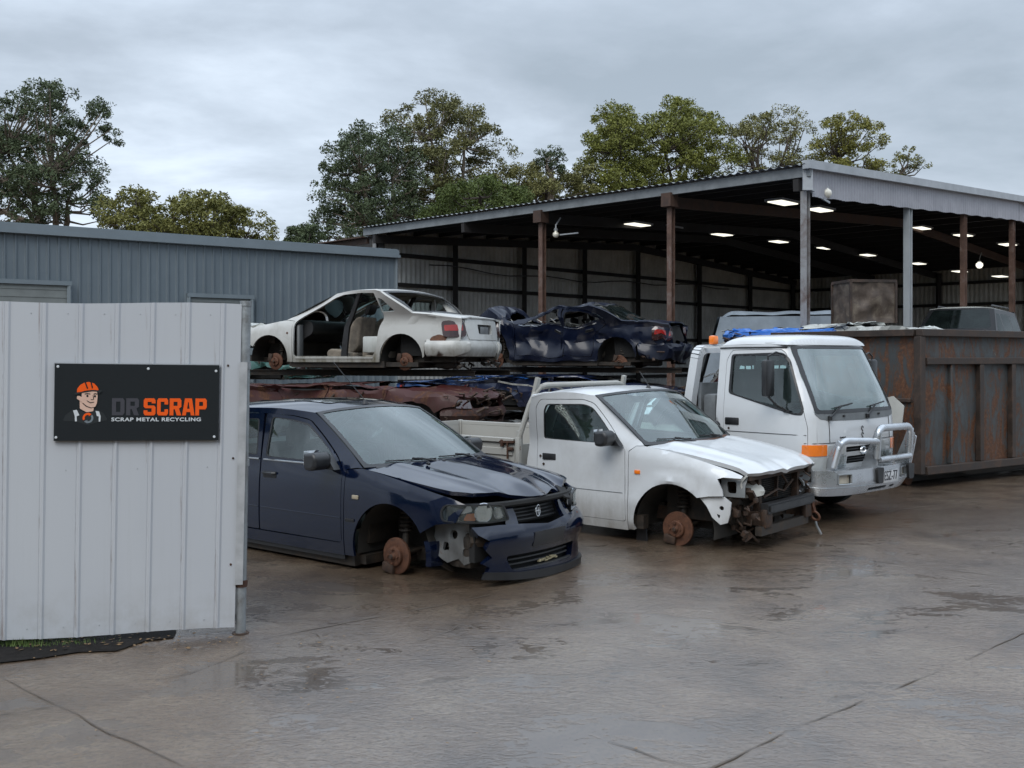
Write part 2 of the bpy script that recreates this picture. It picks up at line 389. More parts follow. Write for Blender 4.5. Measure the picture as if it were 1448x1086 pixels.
    c = mix(nt, rm, c, (.14, .09, .07)); dirt = fac(nt, 'MULTIPLY', fac(nt, 'SUBTRACT', .35, sp.outputs[2]), ramp(nt, noi(nt, co, 6, 5, .7), [(.4, 0.0), (.7, 1.2)]))
    streak = ramp(nt, noi(nt, coords(nt, (1, 1, .04)), 30, 4, .6), [(.55, 0.0), (.85, .14)]); c = mix(nt, streak, c, (.30, .30, .30))
    c = mix(nt, dirt, c, (.2, .17, .13)); setin(nt, b, 'Base Color', c); setin(nt, b, 'Roughness', .5); M['gate'] = m
def softp(x, s=.025):
    return s*math.log1p(math.exp(x/s)) if x/s < 30 else x
def plan(pts):
    """Half plan curve from the side (y = w) to the middle (y = 0); returns P(s), its outward normal and its half length."""
    full = [(x, -y) for x, y in pts]+[(x, y) for x, y in pts[::-1][1:]]
    s = [0.0]
    for i in range(1, len(full)): s.append(s[-1]+math.dist(full[i-1], full[i]))
    L = s[-1]/2
    fx = interp([(a-L, p[0]) for a, p in zip(s, full)]); fy = interp([(a-L, p[1]) for a, p in zip(s, full)])
    def P(q): return V((fx(q), fy(q), 0))
    def N(q, sx=1):
        d = P(q+.01)-P(q-.01); n = V((d.y, -d.x, 0)).normalized(); return n
    return P, N, L
def inset(poly, d):
    cx = sum(p[0] for p in poly)/len(poly); cz = sum(p[1] for p in poly)/len(poly)
    out = []
    for p in poly:
        v = V((p[0]-cx, p[1]-cz)); L = v.length; out.append((cx+v.x*(L-d)/L, cz+v.y*(L-d)/L))
    return out
def brake(root, c, sg, mat='rust', r=.138, strut=True):
    """Bare brake disc and hub; sg is the side the disc faces."""
    x, y, z = c; m = MB(); A = axM((x, y, z), (0, sg, 0))
    m.lathe([(.001, .062), (.018, .062), (.024, .055), (.026, .04), (.030, .034), (.066, .034), (.074, .028), (.078, .004), (r-.004, .002), (r, -.001), (r, -.007), (r-.014, -.008), (r-.014, -.013), (r, -.014), (r, -.020), (r-.004, -.023), (.05, -.023), (.001, -.05)], 32, A)
    for k in range(4):
        a = math.pi/4+k*math.pi/2
        m.lathe([(.0075, .03), (.0075, .052), (.001, .054)], 8, A @ Matrix.Translation((.051*math.cos(a), .051*math.sin(a), 0)))
    d = m.build('brake_disc', M[mat], root, smooth=30)
    h = MB(); h.lathe([(.001, .068), (.016, .067), (.021, .06), (.022, .046), (.028, .038)], 20, A)
    h.build('hub_cap', M['hub'], d)
    k = MB(); k.box((.105, -.05, -.005), (.075, .12, .075), A @ Matrix.Rotation(R(35), 4, 'Z'), ch=.012); k.build('caliper', M['hub'], d)
    if strut:
        s = MB(); b = V((x-.01, y-sg*.11, z))
        s.tube([b, b+V((-.015, -sg*.04, .16)), b+V((-.03, -sg*.07, .40))], [.035, .028, .022], 10)
        s.lathe([(.055, .17), (.06, .175), (.055, .185)], 14, Matrix.Translation(b+V((-.02, -sg*.04, 0))))
        for q in range(5): s.lathe([(.045, .20+q*.035), (.056, .21+q*.035), (.045, .222+q*.035)], 14, Matrix.Translation(b+V((-.02, -sg*.045, 0))))
        s.build('strut', M['chassis'], root)
        a = MB(); a.bar(b+V((0, 0, -.05)), b+V((-.05, -sg*.42, -.02)), .07, .04); a.tube([b+V((.05, 0, .02)), b+V((.09, -sg*.45, .05))], .014, 8)
        a.tube([b, b+V((0, -sg*.45, .02))], .022, 10); a.build('suspension_arm', M['chassis'], root)
def seat(root, x, y, mat='seat', head=True, sc=1.0, z0=.30):
    m = MB()
    c = rnd([(-.25, 0), (.27, .03), (.29, .13), (.22, .19), (-.2, .14), (-.27, .10)], .05)
    m.prism(c, axM((x, y+.25, z0), (0, -1, 0), (1, 0, 0)), .50)
    b = rnd([(-.20, .10), (-.06, .12), (-.10, .30), (-.17, .58), (-.22, .70), (-.33, .70), (-.36, .55), (-.30, .2)], .06)
    m.prism(b, axM((x, y+.24, z0), (0, -1, 0), (1, 0, 0)), .48)
    o = m.build('seat', M[mat], root, smooth=50)
    mod = o.modifiers.new('Bevel', 'BEVEL'); mod.width = .035; mod.segments = 3; mod.angle_limit = R(50)
    if head:
        h = MB(); h.box((x-.30, y, z0+.82), (.10, .25, .17), ch=.05); h.tube([(x-.28, y-.06, z0+.68), (x-.29, y-.06, z0+.78)], .008, 6); h.tube([(x-.28, y+.06, z0+.68), (x-.29, y+.06, z0+.78)], .008, 6)
        h.build('headrest', M['black'] if mat == 'wreckseat' else M[mat], o, smooth=50)
def steering(root, x, y, z):
    A = axM((x, y, z), V((-.85, 0, .5)), (0, 1, 0)); m = MB()
    m.tube([A @ V((.19*math.cos(2*math.pi*i/24), .19*math.sin(2*math.pi*i/24), 0)) for i in range(25)], .015, 8)
    m.box((0, 0, -.02), (.15, .12, .05), A, ch=.02); m.box((0, .0, -.01), (.36, .035, .02), A, ch=.008); m.box((0, -.09, -.01), (.04, .17, .02), A)
    m.tube([A @ V((0, 0, -.03)), A @ V((0, 0, -.35))], .03, 8); m.build('steering_wheel', M['black'], root)
def door_mirror(root, p, sg, sc=1.0):
    m = MB(); x, y, z = p
    pr = rnd([(-.055, -.05), (.05, -.06), (.085, -.02), (.075, .06), (.02, .085), (-.055, .08)], .03)
    m.prism(pr, axM((x, y+sg*.05, z), (0, sg, 0), (1, 0, 0)) if sg > 0 else axM((x, y-.05, z), (0, -1, 0), (1, 0, 0)), .19*sc)
    o = m.build('door_mirror', M['trim'], root, smooth=50)
    if sg < 0:                                     # local y of the frame points down there: flip heights
        for v in o.data.vertices: v.co.z = 2*z-v.co.z
    mod = o.modifiers.new('Bevel', 'BEVEL'); mod.width = .025; mod.segments = 3; mod.angle_limit = R(50)
    b = MB(); b.prism([(-.04, -.08), (.12, -.08), (.03, .03), (-.02, .02)], Matrix(((1, 0, 0, x), (0, 0, sg, y-.005*sg), (0, 1, 0, z), (0, 0, 0, 1))), .07)
    b.build('mirror_bracket', M['trim'], o)
    g = MB(); g.box((x-.062, y+sg*(.05+.095*sc), z+.012), (.006, .16*sc, .11), ch=.002); g.build('mirror_glass', M['chrome'], o)
class Surf: pass
def sedan_surf(wb=2.58, ro=1.0, rh=0.0, ln=.52):
    S = Surf(); xr = -wb; S.xr = xr; S.ro = ro
    S.w0 = interp([(xr-ro, .70), (xr-.7, .80), (xr, .845), (-1.2, .855), (0, .85), (.42, .825), (.72, .755), (.90, .66)])
    S.E = interp([(xr-ro, .94), (xr-.6, 1.0), (xr-.1, 1.03), (-1.4, 1.0), (-.27, .955), (0, .915), (.45, .83), (.72, .765), (.9, .69)])
    S.lean = interp([(-.6, ln), (-.25, .8), (0, 1.0), (1, 1.0)])
    S.zb = interp([(xr-ro, .93), (xr, .97), (-.6, .93), (-.25, .915), (0, .875), (.5, .79), (.9, .65)])
    S.rail = interp([(-3.0, 1.30+rh), (xr+.42, 1.345+rh), (-1.9, 1.375+rh), (-1.4, 1.385+rh), (-.96, 1.355+rh), (-.3, 1.25)])
    def W(x, z):
        w = S.w0(x)-.035*max(0, (.5-z)/.3)**2-.02*min(1, max(0, (z-.62)/.3))**2
        w += .012*math.exp(-((z-.60)/.03)**2)*(1 if x < .6 else 0)*0
        return w-S.lean(x)*softp(z-S.zb(x))
    S.W = W
    S.side = lambda sg: (lambda x, z: (x, sg*W(x, z), z))
    S.B = (-.27, .955); S.T = (-.96, 1.355+rh); S.CT = (xr+.46, 1.345+rh); S.CB = (xr-.10, 1.03)
    S.fp, S.fn, S.fl = plan([(.30, .845), (.50, .83), (.68, .77), (.80, .66), (.875, .48), (.915, .25), (.93, 0)])
    S.rp, S.rn, S.rl = plan([(-(xr-.45), .83), (-(xr-.70), .80), (-(xr-ro+.16), .72), (-(xr-ro+.05), .52), (-(xr-ro+.01), .25), (-(xr-ro), 0)])
    foff = interp([(.12, -.05), (.18, .0), (.26, .0), (.34, -.005), (.42, .02), (.49, .045), (.535, .04), (.58, .005), (.62, -.02), (.80, -.10)])
    def front(off=0.0, o2=None):
        def f(s, z):
            p = S.fp(s)+S.fn(s)*((o2(z) if o2 else foff(z))+off); return (p.x, p.y, z)
        return f
    S.front = front
    roff = interp([(.22, -.04), (.35, .0), (.48, .05), (.56, .05), (.60, .01), (.8, -.02), (1.0, -.06)])
    def rear(off=0.0):
        def f(s, z):
            p = S.rp(s)+S.rn(s)*(roff(z)+off); return (-p.x, p.y, z)
        return f
    S.rear = rear
    def wtop(x): return W(x, S.E(x))
    def topf(lift=None, crown=.055):
        def f(x, t):
            e = S.E(x); z = e+crown*(1-abs(t)**2.6)-.012+.012*max(0, 1-abs(abs(t)-.62)/.12)
            z += lift(x, t) if lift else 0
            return (x, t*(wtop(x)-.004), z)
        return f
    S.topf = topf
    def screen(off=0.0, c0=.20, c1=.09):
        yb, yt = W(*S.B)-.015, W(*S.T)-.015
        def f(u, v):
            k = 1-u*u; a = V((S.B[0]+c0*k, u*yb, S.B[1]-.0+.005*k)); b = V((S.T[0]+c1*k, u*yt, S.T[1]+.045*k)); p = a.lerp(b, v)
            p.z += .015*math.sin(math.pi*v)+off*.6; p.x += off*.6; return tuple(p)
        return f
    S.screen = screen
    def rscreen(off=0.0):
        yb, yt = W(*S.CB)-.015, W(*S.CT)-.015
        def f(u, v):
            k = 1-u*u; a = V((S.CB[0]-.14*k, u*yb, S.CB[1]+.02*k)); b = V((S.CT[0]-.06*k, u*yt, S.CT[1]+.045*k)); p = a.lerp(b, v)
            p.z += .02*math.sin(math.pi*v)+off*.6; p.x -= off*.6; return tuple(p)
        return f
    S.rscreen = rscreen
    def roof(s, u):
        k = 1-u*u; x0 = S.T[0]+.09*k; x1 = S.CT[0]-.06*k; x = x0+(x1-x0)*s
        xe = S.T[0]+(S.CT[0]-S.T[0])*s
        return (x, u*W(xe, S.rail(xe)), S.rail(xe)+.045*(1-abs(u)**2.4)+.012*math.sin(math.pi*s)*k)
    S.roof = roof
    return S
def sedan_body(root, S, mat, quarter=False, doors=((-1, 'f'), (-1, 'r'), (1, 'f'), (1, 'r')), lo=False, glassy=True, roofcell=.10, screen=True, rscreen=True, pillar='black', lean=0.0):
    xr, ro = S.xr, S.ro; cell = .11 if lo else .06; P = M[mat]; ref = (-1.3, 0, .6)
    # side openings
    rx = xr+(.50 if quarter else .30)
    ap = [(-.455, .365), (-.465, .93), (-.56, 1.02), (-.98, 1.30), (-1.15, S.rail(-1.15)-.045), (-1.6, S.rail(-1.6)-.04), (-1.85, S.rail(-1.85)-.045)]
    if quarter: ap += [(xr+.58, S.rail(xr+.6)-.06), (xr+.36, 1.02), (xr+.34, .93)]
    else: ap += [(xr+.52, 1.28), (xr+.20, 1.06), (xr+.16, .97)]
    ap += [(xr+.40, .74), (xr+.43, .50), (xr+.50, .36)]
    ap = rnd(ap, .04, 3)
    outl = [(-.44, .27), (-.43, .94), (-.33, .955), S.B]+[S.T]+[(x, S.rail(x)) for x in (-1.15, -1.4, -1.65, -1.9)]+[S.CT, S.CB, (xr-.5, S.E(xr-.5)-.01), (xr-ro+.08, S.E(xr-ro+.08)-.01), (xr-ro+.10, .60), (xr-.42, .60), (xr-.40, .36)]
    outl += arc((xr, .34), .375, 180, 0, 16)+[(xr+.39, .27)]
    holes = [ap]
    q = rnd([(xr+.50, 1.27), (xr+.42, 1.25), (xr+.18, 1.06), (xr+.40, 1.05)], .02, 2)
    if quarter: holes.append(q)
    for sg in (-1, 1):
        b = panel('body_side', outl, S.side(sg), P, root, holes, cell, .03, ref)
        if quarter and glassy: panel('quarter_window', inset(q, -.01), (lambda f: (lambda x, z: (lambda p: (p[0], p[1]*.985, p[2]))(f(x, z))))(S.side(sg)), M['glass'], b, (), .2, 0, ref)
        # front fender
        fp = [(-.43, .275), (-.33, .275)]+arc((.04, .34), .375, 190, 30, 18)[0:]+[(.50, .60), (.665, .625), (.70, .70), (.72, S.E(.72)-.015)]+[(x, S.E(x)-.004) for x in (.6, .45, .3, .15, 0, -.15, -.27)]+[(-.33, .945), (-.425, .935)]
        # arc given runs over the top from rear to front
        if ('fender', sg) not in getattr(S, 'skip', ()): panel('front_fender', fp, S.side(sg), P, root, (), cell, .02, ref)
        # B pillar
        bx = -1.47
        panel('centre_pillar', [(bx-.045+lean*1.1, .35), (bx+.06+lean*1.1, .35), (bx+.04, .95), (bx+.02-lean*.6, S.rail(bx)-.03), (bx-.05-lean*.6, S.rail(bx)-.03), (bx-.04, .95)], (lambda f: (lambda x, z: (lambda p: (p[0], p[1]-math.copysign(.03, p[1]), p[2]))(f(x, z))))(S.side(sg)), M[pillar], root, (), .15, .05, ref)
    for sg, w in doors:
        if w == 'f':
            po = [(-.462, .372), (-.47, .925), (-.57, 1.015), (-.985, 1.292), (-1.15, S.rail(-1.15)-.052), (-1.44, S.rail(-1.44)-.046), (-1.462, .96), (-1.462, .372)]
            wi = [(-.56, .97), (-.66, 1.05), (-.985, 1.265), (-1.155, S.rail(-1.15)-.078), (-1.385, S.rail(-1.385)-.073), (-1.415, .98)]
        else:
            po = [(-1.478, .372), (-1.478, .96), (-1.47, S.rail(-1.47)-.046), (-1.85, S.rail(-1.85)-.05)]
            wi = [(-1.52, .985), (-1.515, S.rail(-1.5)-.09), (-1.83, S.rail(-1.83)-.095)]
            if quarter: po += [(xr+.588, S.rail(xr+.6)-.07), (xr+.37, 1.02), (xr+.35, .93)]; wi += [(xr+.61, 1.24), (xr+.43, 1.0)]
            else: po += [(xr+.53, 1.265), (xr+.215, 1.055), (xr+.175, .97)]; wi += [(xr+.50, 1.22), (xr+.27, 1.05), (xr+.25, 1.01)]
            po += [(xr+.41, .74), (xr+.44, .50), (xr+.51, .372)]
        wi = rnd(wi, .03, 3); po = rnd(po, .015, 2)
        side = S.side(sg)
        d = panel('front_door' if w == 'f' else 'rear_door', po, side, P, root, [wi], cell, .03, ref)
        if lo: continue
        ins = lambda k: (lambda f: (lambda x, z: (lambda p: (p[0], p[1]-math.copysign(k, p[1]), p[2]))(f(x, z))))(side)
        if glassy: panel('window_glass', wi, ins(.012), M['glass'], d, (), .2, 0, ref)
        panel('window_seal', inset(wi, -.012), ins(-.002), M['trim'], d, [inset(wi, .016)], .12, .012, ref)
        x0 = -1.34 if w == 'f' else xr+.52
        h = MB(); yy = sg*(S.W(x0, .83)); h.box((x0, yy, .835), (.17, .012, .055), ch=.005)
        hb = h.build('door_handle', M['trim'], d)
        g = MB(); g.tube([(x0-.075, yy+sg*.008, .85), (x0-.06, yy+sg*.03, .85), (x0+.06, yy+sg*.03, .85), (x0+.075, yy+sg*.008, .85)], .011, 6); g.build('handle_grip', M['trim'], hb)
        if w == 'f': st = [(-.50+0*0, 0)]
        # chrome strip along the belt
        xs = [-.53-.09*i for i in range(11)] if w == 'f' else [-1.49-.09*i for i in range(8)]
        t = MB(); t.tube([(x, sg*(S.W(x, .957)+.006), .957) for x in xs], .0065, 5); t.build('belt_moulding', M['chrome'], d)
    panel('roof', [(0, -1), (1, -1), (1, 1), (0, 1)], S.roof, P, root, (), roofcell, .01, ref)
    if screen:
        o = panel('windscreen', [(-1, 0), (1, 0), (1, 1), (-1, 1)], S.screen(), M['screen'], root, (), .2, 0, ref)
        panel('windscreen_seal', [(-1, 0), (1, 0), (1, 1), (-1, 1)], S.screen(.006), M['trim'], o, [rnd([(-.955, .045), (.955, .045), (.95, .96), (-.95, .96)], .05, 4)], .2, .01, ref)
    if rscreen:
        o = panel('rear_window', [(-1, 0), (1, 0), (1, 1), (-1, 1)], S.rscreen(), M['glass'], root, (), .2, 0, ref)
        panel('window_seal', [(-1, 0), (1, 0), (1, 1), (-1, 1)], S.rscreen(.006), M['trim'], o, [rnd([(-.955, .06), (.955, .06), (.94, .94), (-.94, .94)], .06, 4)], .2, .01, ref)
    elif not lo:
        panel('rear_window_frame', [(-1, 0), (1, 0), (1, 1), (-1, 1)], S.rscreen(.004), M['trim'], root, [rnd([(-.94, .07), (.94, .07), (.92, .93), (-.92, .93)], .06, 4)], .2, .02, ref)
def sedan_rear(root, S, mat, bumper=True, lamps=True, lid=True, plate=True, lampm='redlens', lo=False):
    xr, ro = S.xr, S.ro; P = M[mat]; ref = (-1.3, 0, .6); c = .12 if lo else .07
    if lid:
        o = panel('boot_lid', [(xr-.27, -.97), (xr-.27, .97), (xr-.5, .985), (xr-ro+.12, .97), (xr-ro+.06, .6), (xr-ro+.03, 0), (xr-ro+.06, -.6), (xr-ro+.12, -.97), (xr-.5, -.985)], S.topf(None, .035), P, root, (), c, .02, ref)
        rw = rnd([(-.24, .71), (.24, .71), (.26, .86), (-.26, .86)], .03, 3)
        b = panel('boot_lid_back', [(-.52, .62), (.52, .62), (.60, .80), (.57, .945), (-.57, .945), (-.60, .80)], S.rear(), P, o, [rw], c, .04, ref)
        panel('plate_recess', inset(rw, -.02), S.rear(-.04), M['trim'], b, (), .2, 0, ref)
        if plate:
            m = MB(); p = V(S.rear(-.025)(0, .77)); m.box(p, (.008, .30, .11), ch=.003); m.build('number_plate', M['primer'], b)
    else:
        panel('boot_opening', [(-.58, .64), (.58, .64), (.58, .92), (-.58, .92)], S.rear(-.10), M['dark'], root, (), .2, 0, ref)
    m = MB(); m.box((xr-.38, 0, .62), (1.0, 1.25, .5)); m.build('boot_floor', M['dark'], root)
    panel('rear_quarter', [(-S.rl, .36), (-S.rl, .94), (-.57, .945), (-.60, .8), (-.50, .62), (.50, .62), (.60, .8), (.57, .945), (S.rl, .94), (S.rl, .36)], S.rear(-.012), P, root, (), c, .0, ref)
    if lamps:
        for sg in (-1, 1):
            a = S.rl
            pl = [(sg*(.62), .66), (sg*(a-.28), .66), (sg*(a-.24), .90), (sg*(.66), .935), (sg*.615, .80)]
            pl = rnd(pl, .05, 4)
            l = panel('tail_lamp', pl, S.rear(.045), M['darklens'], root, (), .08, .04, ref)
            pl2 = [(sg*(.66), .755), (sg*(a-.30), .75), (sg*(a-.29), .84), (sg*(.665), .85)]
            panel('brake_lens', rnd(pl2, .02, 3), S.rear(.049), M[lampm], l, (), .1, .008, ref)
    if bumper:
        a = S.rl
        panel('rear_bumper', rnd([(-a, .36), (-a+.3, .30), (a-.3, .30), (a, .36), (a, .60), (a-.4, .615), (-a+.4, .615), (-a, .60)], .03, 3), S.rear(.01), P, root, (), .08, .05, ref)
def sedan_guts(root, S, rhd=True, seats='seat', dash=True, rear=True, engine=True, wheels=True, discs=((0, -1), (0, 1), (1, -1), (1, 1)), hz=.30):
    xr = S.xr; m = MB()
    m.box(((xr+.2-.75)/2-.0, 0, .235), (abs(xr)-.05, 1.46, .07)); m.box((xr-.45, 0, .33), (.75, 1.1, .12)); m.bar((.75, -.42, .33), (-.6, -.42, .25), .09, .09); m.bar((.75, .42, .33), (-.6, .42, .25), .09, .09)
    for sg in (-1, 1): m.box((-1.25, sg*.70, .235), (1.75, .16, .10))
    m.tube([(-.4, .12, .2), (-1.2, .10, .17), (-2.2, .15, .19), (-2.9, .3, .22)], .035, 8); m.box((xr-.55, .32, .24), (.35, .22, .14), ch=.04)
    m.build('floor_pan', M['chassis'], root)
    if engine:
        m = MB(); m.box((.22, 0, .50), (.55, .66, .34)); m.box((-.33, 0, .62), (.05, 1.36, .52)); m.box((.25, -.50, .72), (.35, .16, .03)); m.box((.25, .50, .72), (.35, .16, .03))
        for k in range(9): m.box((random.uniform(0, .5), random.uniform(-.45, .45), random.uniform(.6, .70)), (.14, .14, .08), ch=.015)
        m.tube([(.5, -.3, .68), (.3, -.35, .73), (.0, -.1, .70)], .025, 8); m.tube([(.55, .3, .6), (.35, .2, .73), (.1, .3, .66)], .02, 8)
        m.build('engine', M['chassis'], root)
    for fr, sg in ((0, -1), (0, 1), (1, -1), (1, 1)):
        x = 0.04 if fr == 0 else xr; l = MB()
        p = arc((x, .34), .385, -8, 188, 16); vs = []; fs = []
        for (a, b) in p: vs += [(a, sg*.78, b), (a, sg*.34, b)]
        for i in range(16): fs.append((2*i, 2*i+1, 2*i+3, 2*i+2))
        fs.append([2*i+1 for i in range(17)])
        l.add(vs, fs); l.build('wheel_arch_liner', M['liner'], root)
    if wheels:
        for fr, sg in discs: brake(root, (0 if fr == 0 else xr, sg*.70, hz), sg)
    if dash:
        m = MB(); pr = rnd([(-.30, .62), (-.28, .93), (-.42, .965), (-.62, .94), (-.72, .86), (-.70, .74), (-.55, .66), (-.45, .60)], .05)
        m.prism(pr, axM((0, .66, 0), (0, -1, 0), (1, 0, 0)), 1.32); m.build('dashboard', M['black'], root, smooth=50)
        steering(root, -.80, -.36 if rhd else .36, .86)
    if seats:
        for y in (-.36, .36): seat(root, -1.22, y, seats)
        if rear:
            m = MB(); m.box((xr+.62, 0, .42), (.5, 1.15, .2), ch=.05); Mx = Matrix.Translation((xr+.35, 0, .72)) @ Matrix.Rotation(R(-20), 4, 'Y'); m.box((0, 0, 0), (.14, 1.15, .55), Mx, ch=.05); m.build('rear_seat', M[seats], root, smooth=50)
    m = MB(); m.box((xr+.12, 0, 1.0), (.5, 1.18, .03)); m.build('parcel_shelf', M['black'], root)
    m = MB(); m.box((S.T[0]-.10, 0, S.T[1]-.07), (.03, .22, .06), ch=.012); m.tube([(S.T[0]-.04, 0, S.T[1]+.02), (S.T[0]-.09, 0, S.T[1]-.05)], .01, 6); m.build('rear_view_mirror', M['black'], root)
def deform(root, fn, ang=20):
    seen = set()
    st = [root]
    while st:
        o = st.pop(); st += [c for c in COL.objects if c.parent == o]
        if o.type == 'MESH' and o.data.name not in seen:
            seen.add(o.data.name)
            for v in o.data.vertices: v.co = fn(v.co.copy())
            o.data.update(); o.data.set_sharp_from_angle(angle=R(ang))
def car_loc(hub, ang, zoff, sg, track=.70, depth=None):
    p = at(hub[0], hub[1], depth) if depth else gp(*hub)
    a = R(ang); l = V((-math.sin(a), math.cos(a), 0))
    q = p-l*track*sg; return V((q.x, q.y, zoff))
def navy():
    S = sedan_surf(ln=.60)
    root = thing('parked_sedan', 'dark navy sedan on bare brake discs with half its front bumper missing, nearest the gate', 'car', car_loc((560, 812), -38.5, -.16, -1, .648), R(-38.5))
    sedan_body(root, S, 'navy')
    sedan_rear(root, S, 'navy'); sedan_guts(root, S)
    ref = (-1.3, 0, .6)
    # bonnet: sprung up at the front near corner and creased at the far one
    def lift(x, t):
        k = max(0, (x+.3)/1.1)
        z = .055*k**1.5*(1-.3*t)
        if t > .45: z += -.03*k*math.sin((t-.45)*9)+.035*max(0, 1-abs(t-.78)/.10)*k
        z -= .028*max(0, 1-abs(abs(t)-.46)/.16)*max(0, min(1, (x-.1)*2))*0
        z += .02*math.exp(-(t/.16)**2)*k-.05*max(0, (x-.50)/.4)**1.4*(1-t*t)
        return z
    bn = panel('bonnet', [(-.26, -.985), (-.22, -.8), (-.12, -.4), (-.08, 0), (-.12, .4), (-.22, .8), (-.26, .985), (.2, .99), (.60, .985), (.70, .93), (.80, .60), (.83, .5), (.81, .40), (.885, .12), (.90, 0), (.885, -.12), (.83, -.45), (.79, -.62), (.71, -.90), (.60, -.985), (.2, -.99)], S.topf(lift), M['navy'], root, (), .055, .03, ref)
    m = MB()
    for sg in (-1, 1): m.tube([(-.0, sg*.33, S.E(0)+.058), (.02, sg*.335, S.E(0)+.066), (.035, sg*.34, S.E(0)+.056)], .012, 6)
    m.build('washer_jet', M['black'], bn)
    panel('torn_edge', rnd([(.74, .60), (.90, .52), (.92, .64), (.80, .72)], .03), (lambda f: (lambda x, t: (lambda p: (p[0], p[1], p[2]+.006))(f(x, t))))(S.topf(lift)), M['dark'], bn, (), .05, .012, ref)
    # cowl and wipers
    m = MB(); m.tube([(-.22+.2*(1-u*u), u*.70, .955-.02) for u in [i/6-1 for i in range(13)]], .03, 6); m.build('cowl', M['black'], root)
    sf = S.screen(.012)
    for a, b in ((-.12, -.75), (.55, -.05)):
        m = MB(); p = [sf(a+(b-a)*i/8, .05+.02*i/8) for i in range(9)]; m.tube(p, .006, 5); q = V(sf(a+.04, -.02)); m.tube([q, (V(sf((a*2+b)/3, .03))+V((0, 0, .02))), V(sf((a+b)/2, .07))+V((0, 0, .006))], .008, 5); m.lathe([(.02, -.02), (.02, .02), (.001, .03)], 10, Matrix.Translation(q)); m.build('wiper', M['black'], root)
    door_mirror([o for o in COL.objects if o.parent == root and o.name.startswith('front_door')][0], (-.60, -.845, 1.015), -1)
    door_mirror([o for o in COL.objects if o.parent == root and o.name.startswith('front_door')][1], (-.60, .845, 1.015), 1)
    # front: bumper keeps only the middle and far side, its near end is torn off
    L = S.fl
    bo = [(-.62, .265), (-.60, .30), (-.66, .33), (-.58, .37), (-.645, .43), (-.62, .50), (-.70, .545), (-.74, .595), (-.52, .60), (-.30, .59), (0, .565), (.30, .59), (.46, .60), (.8, .59), (L-.02, .59), (L, .50), (L-.04, .34), (L-.3, .205), (.5, .19), (0, .20), (-.5, .245), (-.64, .255)]
    bh = [rnd([(-.40, .262), (.40, .25), (.46, .37), (-.46, .37)], .04), rnd([(.60, .25), (.74, .25), (.75, .36), (.58, .36)], .03)]
    bump_ = panel('front_bumper', bo, S.front(.012), M['navy'], root, bh, .05, .05, ref)
    for sg in (-1, 1): panel('grille_surround', rnd([(sg*.31, .575), (sg*.44, .585), (sg*.42, .65), (sg*.36, .745), (sg*.325, .735), (sg*.30, .65)], .02), S.front(-.012), M['navy'], root, (), .04, .03, ref)
    panel('air_intake', [(-.50, .20), (.85, .20), (.85, .38), (-.50, .38)], S.front(-.07), M['dark'], bump_, (), .1, 0, ref)
    m = MB()
    for z in (.295, .33): m.tube([S.front(-.03)(s/10, z) for s in range(-4, 5)], .008, 5)
    m.tube([S.front(.0)(s/10, .258) for s in range(-4, 5)], .010, 5); m.build('intake_bar', M['trim'], bump_)
    panel('bumper_lip', [(-.67, .225), (-.64, .275), (-.3, .24), (.3, .215), (L-.35, .22), (L-.3, .175), (.5, .16), (0, .17), (-.4, .195)], S.front(.035), M['black'], bump_, (), .08, .03, ref)
    panel('plate_mount', rnd([(-.20, .41), (.20, .41), (.20, .525), (-.20, .525)], .01), S.front(.022), M['trim'], bump_, (), .1, .02, ref)
    m = MB(); random.seed(3)
    for k in range(16): p = V(S.front(-.02)(-.05+k*.016, .285+random.uniform(-.01, .012))); m.box(p, (.02, .03, .012), Matrix.Identity(4), ch=.003)
    m.build('snagged_leaves', plain('dry_grass', (.30, .26, .16), .9, var=.5, sc=40), bump_)
    bb = S.front(-.10, lambda z: 0)
    m = MB(); m.tube([V(bb(s/8, .48)) for s in range(-6, 7)], .05, 8); m.build('crash_beam', M['chassis'], root)
    # grille and emblem
    g = panel('grille', rnd([(-.33, .58), (.33, .58), (.40, .72), (-.40, .72)], .03), S.front(-.10), M['dark'], root, (), .1, .02, ref)
    m = MB()
    for z in (.60, .625, .65, .675, .70): m.tube([S.front(-.075)(s/10, z) for s in range(-3, 4)], .006, 5)
    m.build('grille_bar', M['trim'], g)
    c = V(S.front(-.035)(0, .65)); A = axM(c, (1, 0, 0), (0, 1, 0)); m = MB()
    m.tube([A @ V((.028*math.cos(i*math.pi/10), .042*math.sin(i*math.pi/10), 0)) for i in range(21)], .006, 6); m.box((0, 0, 0), (.06, .010, .006), A); m.box((0, 0, 0), (.008, .05, .008), A)
    m.build('grille_emblem', M['chrome'], g)
    m = MB(); m.tube([S.front(-.05, lambda z: 0)(s/10, .735) for s in range(-6, 7)], .024, 6); m.box((.72, 0, .52), (.05, 1.3, .38)); m.build('radiator_support', M['dark'], root)
    # head lamps
    ol = lambda z: -.015
    for sg in (-1, 1):
        pl = rnd([(sg*.40, .625), (sg*.62, .615), (sg*.97, .63), (sg*.985, .70), (sg*.95, .752), (sg*.62, .755), (sg*.46, .745)], .03, 4)
        if sg > 0: pl = rnd([(.44, .64), (.62, .62), (.93, .63), (.94, .70), (.90, .745), (.62, .755), (.50, .745)], .03, 4)
        h = panel('headlamp', pl, S.front(-.075, ol), M['headlamp'], root, (), .07, 0, ref)
        panel('lamp_rim', pl, S.front(.008, ol), M['trim'], h, [inset(pl, .016)], .07, .07, ref)
        panel('lamp_lens', pl, S.front(.002, ol), M['lens'], h, (), .09, 0, ref)
